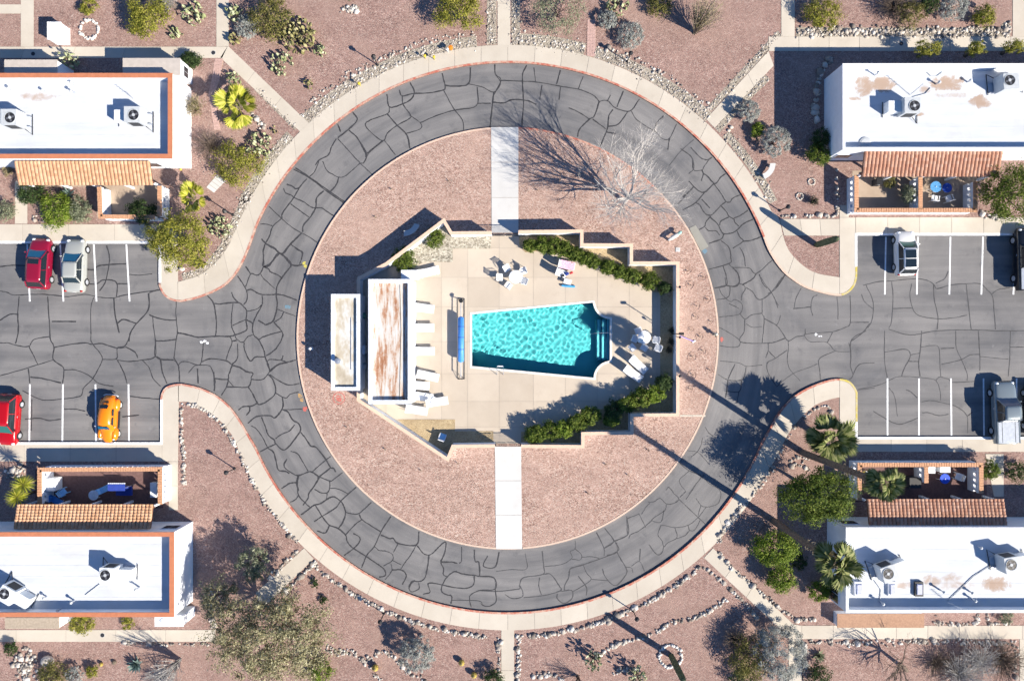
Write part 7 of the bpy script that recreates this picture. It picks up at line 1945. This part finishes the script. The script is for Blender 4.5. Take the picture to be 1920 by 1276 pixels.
stone_ring('small stone ring by the hatchback patio, lower', 1499, 368, 6, 14, 0.09)

# garden lamps ---------------------------------------------------------------
def lamp(label, px, py, h=1.8, z=GZ):
    p = W(px, py, z); t = thing('garden_lamp', label, 'lamp', (p.x, p.y, z), 0, 'black garden lamps')
    obj('post', MB().tube([(0, 0, 0), (0, 0, h - 0.3)], [0.05, 0.04], 8), M_BLACK, t)
    obj('base', MB().lathe((0, 0, 0), [(0.12, 0), (0.12, 0.06), (0.06, 0.12)], 10), M_BLACK, t)
    hd = obj('lantern', MB().lathe((0, 0, h - 0.3), [(0.05, 0), (0.13, 0.05), (0.16, 0.26)], 6), M_DARK, t)
    obj('hood', MB().lathe((0, 0, h - 0.04), [(0.21, 0), (0.10, 0.1), (0.02, 0.16)], 6), M_BLACK, hd)
for (x, y, lb) in ((708, 122, 'black garden lamp on the northwest gravel band'), (1176, 116, 'black garden lamp by the brick stepping path'), (440, 878, 'black garden lamp in the stone edged corner garden'), (1187, 1144, 'black garden lamp on the southeast stone border'), (720, 1149, 'black garden lamp on the southwest stone border'), (1462, 395, 'black garden lamp beside the ringed cactus garden'), (437, 403, 'black garden lamp above the curved agave walk')):
    lamp(lb, x, y)
def wall_lamp(label, px, py, z=ZW):
    p = W(px, py, z); t = thing('wall_lamp', label, 'lamp', (p.x, p.y, z), 0, 'small lamps on the pool wall')
    obj('post', MB().tube([(0, 0, 0), (0, 0, 0.5)], 0.03, 6), M_BLACK, t); obj('lantern', MB().lathe((0, 0, 0.5), [(0.06, 0), (0.12, 0.18), (0.02, 0.28)], 6), M_DARK, t)
wall_lamp('small lamp on the east pool wall by the hedge', 1271, 539); wall_lamp('small lamp on the east pool wall by the loungers', 1271, 704); wall_lamp('small lamp on the east pool wall beside the table', 1271, 632)
def lightpole(label, px, py, h):
    p = W(px, py, 0.16); t = thing('court_light', label, 'lamp', (p.x, p.y, 0.16))
    obj('pole', MB().tube([(0, 0, 0), (0, 0, h)], [0.045, 0.035], 8), M_BLACK, t)
    obj('head', MB().box((-0.1, 0, h), (0.4, 0.2, 0.09)), M_BLACK, t); obj('arm', MB().tube([(0, 0, h - 0.15), (-0.2, 0, h)], 0.02, 5), M_BLACK, t)
lightpole('slim light pole in the east bed of the pool court', 1262, 626, 3.2)

# benches on the island
def bench(label, px, py, rz, m):
    p = W(px, py, 0.5); t = thing('curved_bench', label, 'bench', (p.x, p.y, 0.115), R(rz))
    a = [(0.95 * math.cos(R(x)), 0.95 * math.sin(R(x)) - 0.75) for x in np.linspace(55, 125, 12)]; b = [(1.4 * math.cos(R(x)), 1.4 * math.sin(R(x)) - 0.75) for x in np.linspace(55, 125, 12)]
    obj('seat', MB().strip(a, b, 0.38, 0.46), m, t)
    for x in (65, 115): obj('leg', MB().box((1.17 * math.cos(R(x)), 1.17 * math.sin(R(x)) - 0.75, 0.19), (0.14, 0.34, 0.38), R(x - 90)), m, t)
bench('curved white concrete bench in the shade of the pool wall', 767, 425, 215, M_PATH)
bench('curved white concrete bench on the northeast gravel', 1436, 316, 235, M_PATH)
p = W(1263, 444, 0.4)
t = thing('bench', 'rounded pale bench with a green end on the island', 'bench', (p.x, p.y, 0.115), R(32))
obj('seat', MB().ellipsoid((0, 0, 0.45), (0.62, 0.17, 0.12), None, 14, 8), M_PATH, t, True)
obj('end_cap', MB().ellipsoid((0.55, 0.02, 0.47), (0.24, 0.15, 0.12), None, 10, 6), plain('pale_teal', (0.25, 0.42, 0.36), 0.6), t, True)
for x in (-0.4, 0.4): obj('leg', MB().box((x, 0, 0.2), (0.14, 0.22, 0.42)), M_PATH, t)
p = W(1271, 468, 0.15)
t = thing('valve_box', 'small square concrete valve box near the island kerb', 'valve box', (p.x, p.y, 0.115)); obj('box', MB().box((0, 0, 0.02), (0.36, 0.36, 0.06)), M_PATH, t); obj('lid', MB().box((0, 0, 0.055), (0.18, 0.18, 0.02)), M_ACGREY, t)
p = W(1264, 634, 1.3)
# hydrant and pipes at the west edge of the island
p = W(583, 653, 0.4)
t = thing('fire_hydrant', 'small white hydrant in the shade of the pump shed', 'hydrant', (p.x, p.y, 0.115))
obj('barrel', MB().lathe((0, 0, 0), [(0.14, 0), (0.14, 0.06), (0.10, 0.1), (0.10, 0.5), (0.13, 0.55), (0.09, 0.66), (0.02, 0.72)], 12), M_CHAIR, t, True)
for s in (-1, 1): obj('outlet', MB().tube([(0, 0, 0.42), (s * 0.2, 0, 0.42)], 0.05, 8), M_CHAIR, t)
p = W(1341, 626, 0.4)
t = thing('fire_hydrant', 'yellow white hydrant at the island kerb by the red mark', 'hydrant', (p.x, p.y, 0.115))
obj('barrel', MB().lathe((0, 0, 0), [(0.15, 0), (0.15, 0.06), (0.11, 0.1), (0.11, 0.55), (0.15, 0.6), (0.10, 0.72), (0.02, 0.78)], 12), plain('hydrant_cream', (0.6, 0.55, 0.42), 0.6), t, True)
for s in (-1, 1): obj('outlet', MB().tube([(0, 0, 0.45), (s * 0.22, 0, 0.45)], 0.055, 8), M_BLACK, t)
obj('outlet', MB().tube([(0, 0, 0.45), (0, -0.24, 0.45)], 0.07, 8), M_BLACK, t)
# pool float tools leaning on the wall outside
def pole_tool(label, px0, py0, px1, py1, m):
    a, b = W(px0, py0, 1.45), W(px1, py1, 0.13)
    t = thing('pool_pole', label, 'pole', (b.x, b.y, 0.12))
    d = (a.x - b.x, a.y - b.y, 1.3)
    obj('shaft', MB().tube([(0, 0, 0.02), d], 0.03, 6), m, t); obj('brush_head', MB().box((0, 0, 0.04), (0.3, 0.12, 0.08), 0.6), M_CHAIR, t)
pole_tool('violet pool pole leaning on the east wall', 1274, 629, 1301, 640, plain('violet_pole', (0.35, 0.25, 0.6), 0.5))
# flower pots and marker posts by the north walk
def pot(label, px, py, m, r=0.12):
    p = W(px, py, Z_WALK); t = thing('marker_post', label, 'marker', (p.x, p.y, Z_LAND), 0, 'small yellow markers by the ring walk')
    obj('post', MB().tube([(0, 0, 0), (0, 0, 0.55)], 0.03, 6), m, t); obj('cap', MB().lathe((0, 0, 0.5), [(0.03, 0), (r, 0.05), (r, 0.16), (0.03, 0.2)], 10), m, t)
M_MY = plain('marker_yellow', (0.62, 0.46, 0.04), 0.6); M_MO = plain('marker_orange', (0.75, 0.22, 0.02), 0.6)
pot('yellow marker post at the walk below the lone cholla', 676, 161, M_MY); pot('yellow marker post by the orange one, farther', 798, 110, M_MY); pot('yellow marker post by the orange one, middle', 815, 112, M_MY); pot('orange marker post at the northwest walk', 846, 95, M_MO, 0.2); pot('white marker post next to the orange one', 840, 98, M_CHAIR)
for (x, y, lb) in ((63, 388, 'manhole'),): pass
def cover(label, px, py, r=0.17, z=Z_WALK):
    p = W(px, py, z); t = thing('drain_cover', label, 'drain cover', (p.x, p.y, z)); obj('lid', MB().lathe((0, 0, -0.01), [(r, 0), (r, 0.018), (r * 0.8, 0.022)], 16), M_DARK, t); obj('ring', MB().lathe((0, 0, -0.015), [(r * 1.15, 0), (r * 1.15, 0.015)], 16), M_ACGREY, t)
cover('round drain cover at the corner of the north walks', 400, 99); cover('round drain cover in the shaded back walk', 62, 101); cover('round drain cover in the south back walk', 192, 1190); cover('round drain cover in the dusty roof walk', 1690, 82)
def boulder(label, px, py, r, m=None, z=GZ):
    rng = nrng(); p = W(px, py, z); v = ICO_V * (1 + rng.normal(size=(12, 1)) * 0.12) * np.array([r, r * 0.8, r * 0.6])
    o = npobj('boulder', v, ICO_F, m or M_STONE); o.location = (p.x, p.y, z + r * 0.3); tag(o, label, 'boulder')
    md = o.modifiers.new('s', 'SUBSURF'); md.levels = 1; md.render_levels = 1
boulder('pale boulder beside the bright bush at the gravel tip', 342, 504, 0.32); boulder('pale boulder pair by the silver shrub, upper', 1371, 239, 0.24); boulder('pale boulder pair by the silver shrub, lower', 1366, 245, 0.2)
boulder('flat pale boulder in the bottom corner garden', 92, 1236, 0.8); boulder('dark cut stump on the south gravel', 215, 1240, 0.3, M_BARK)
boulder('yellow painted rock near the stepping path palm', 339, 318, 0.16, M_MY)
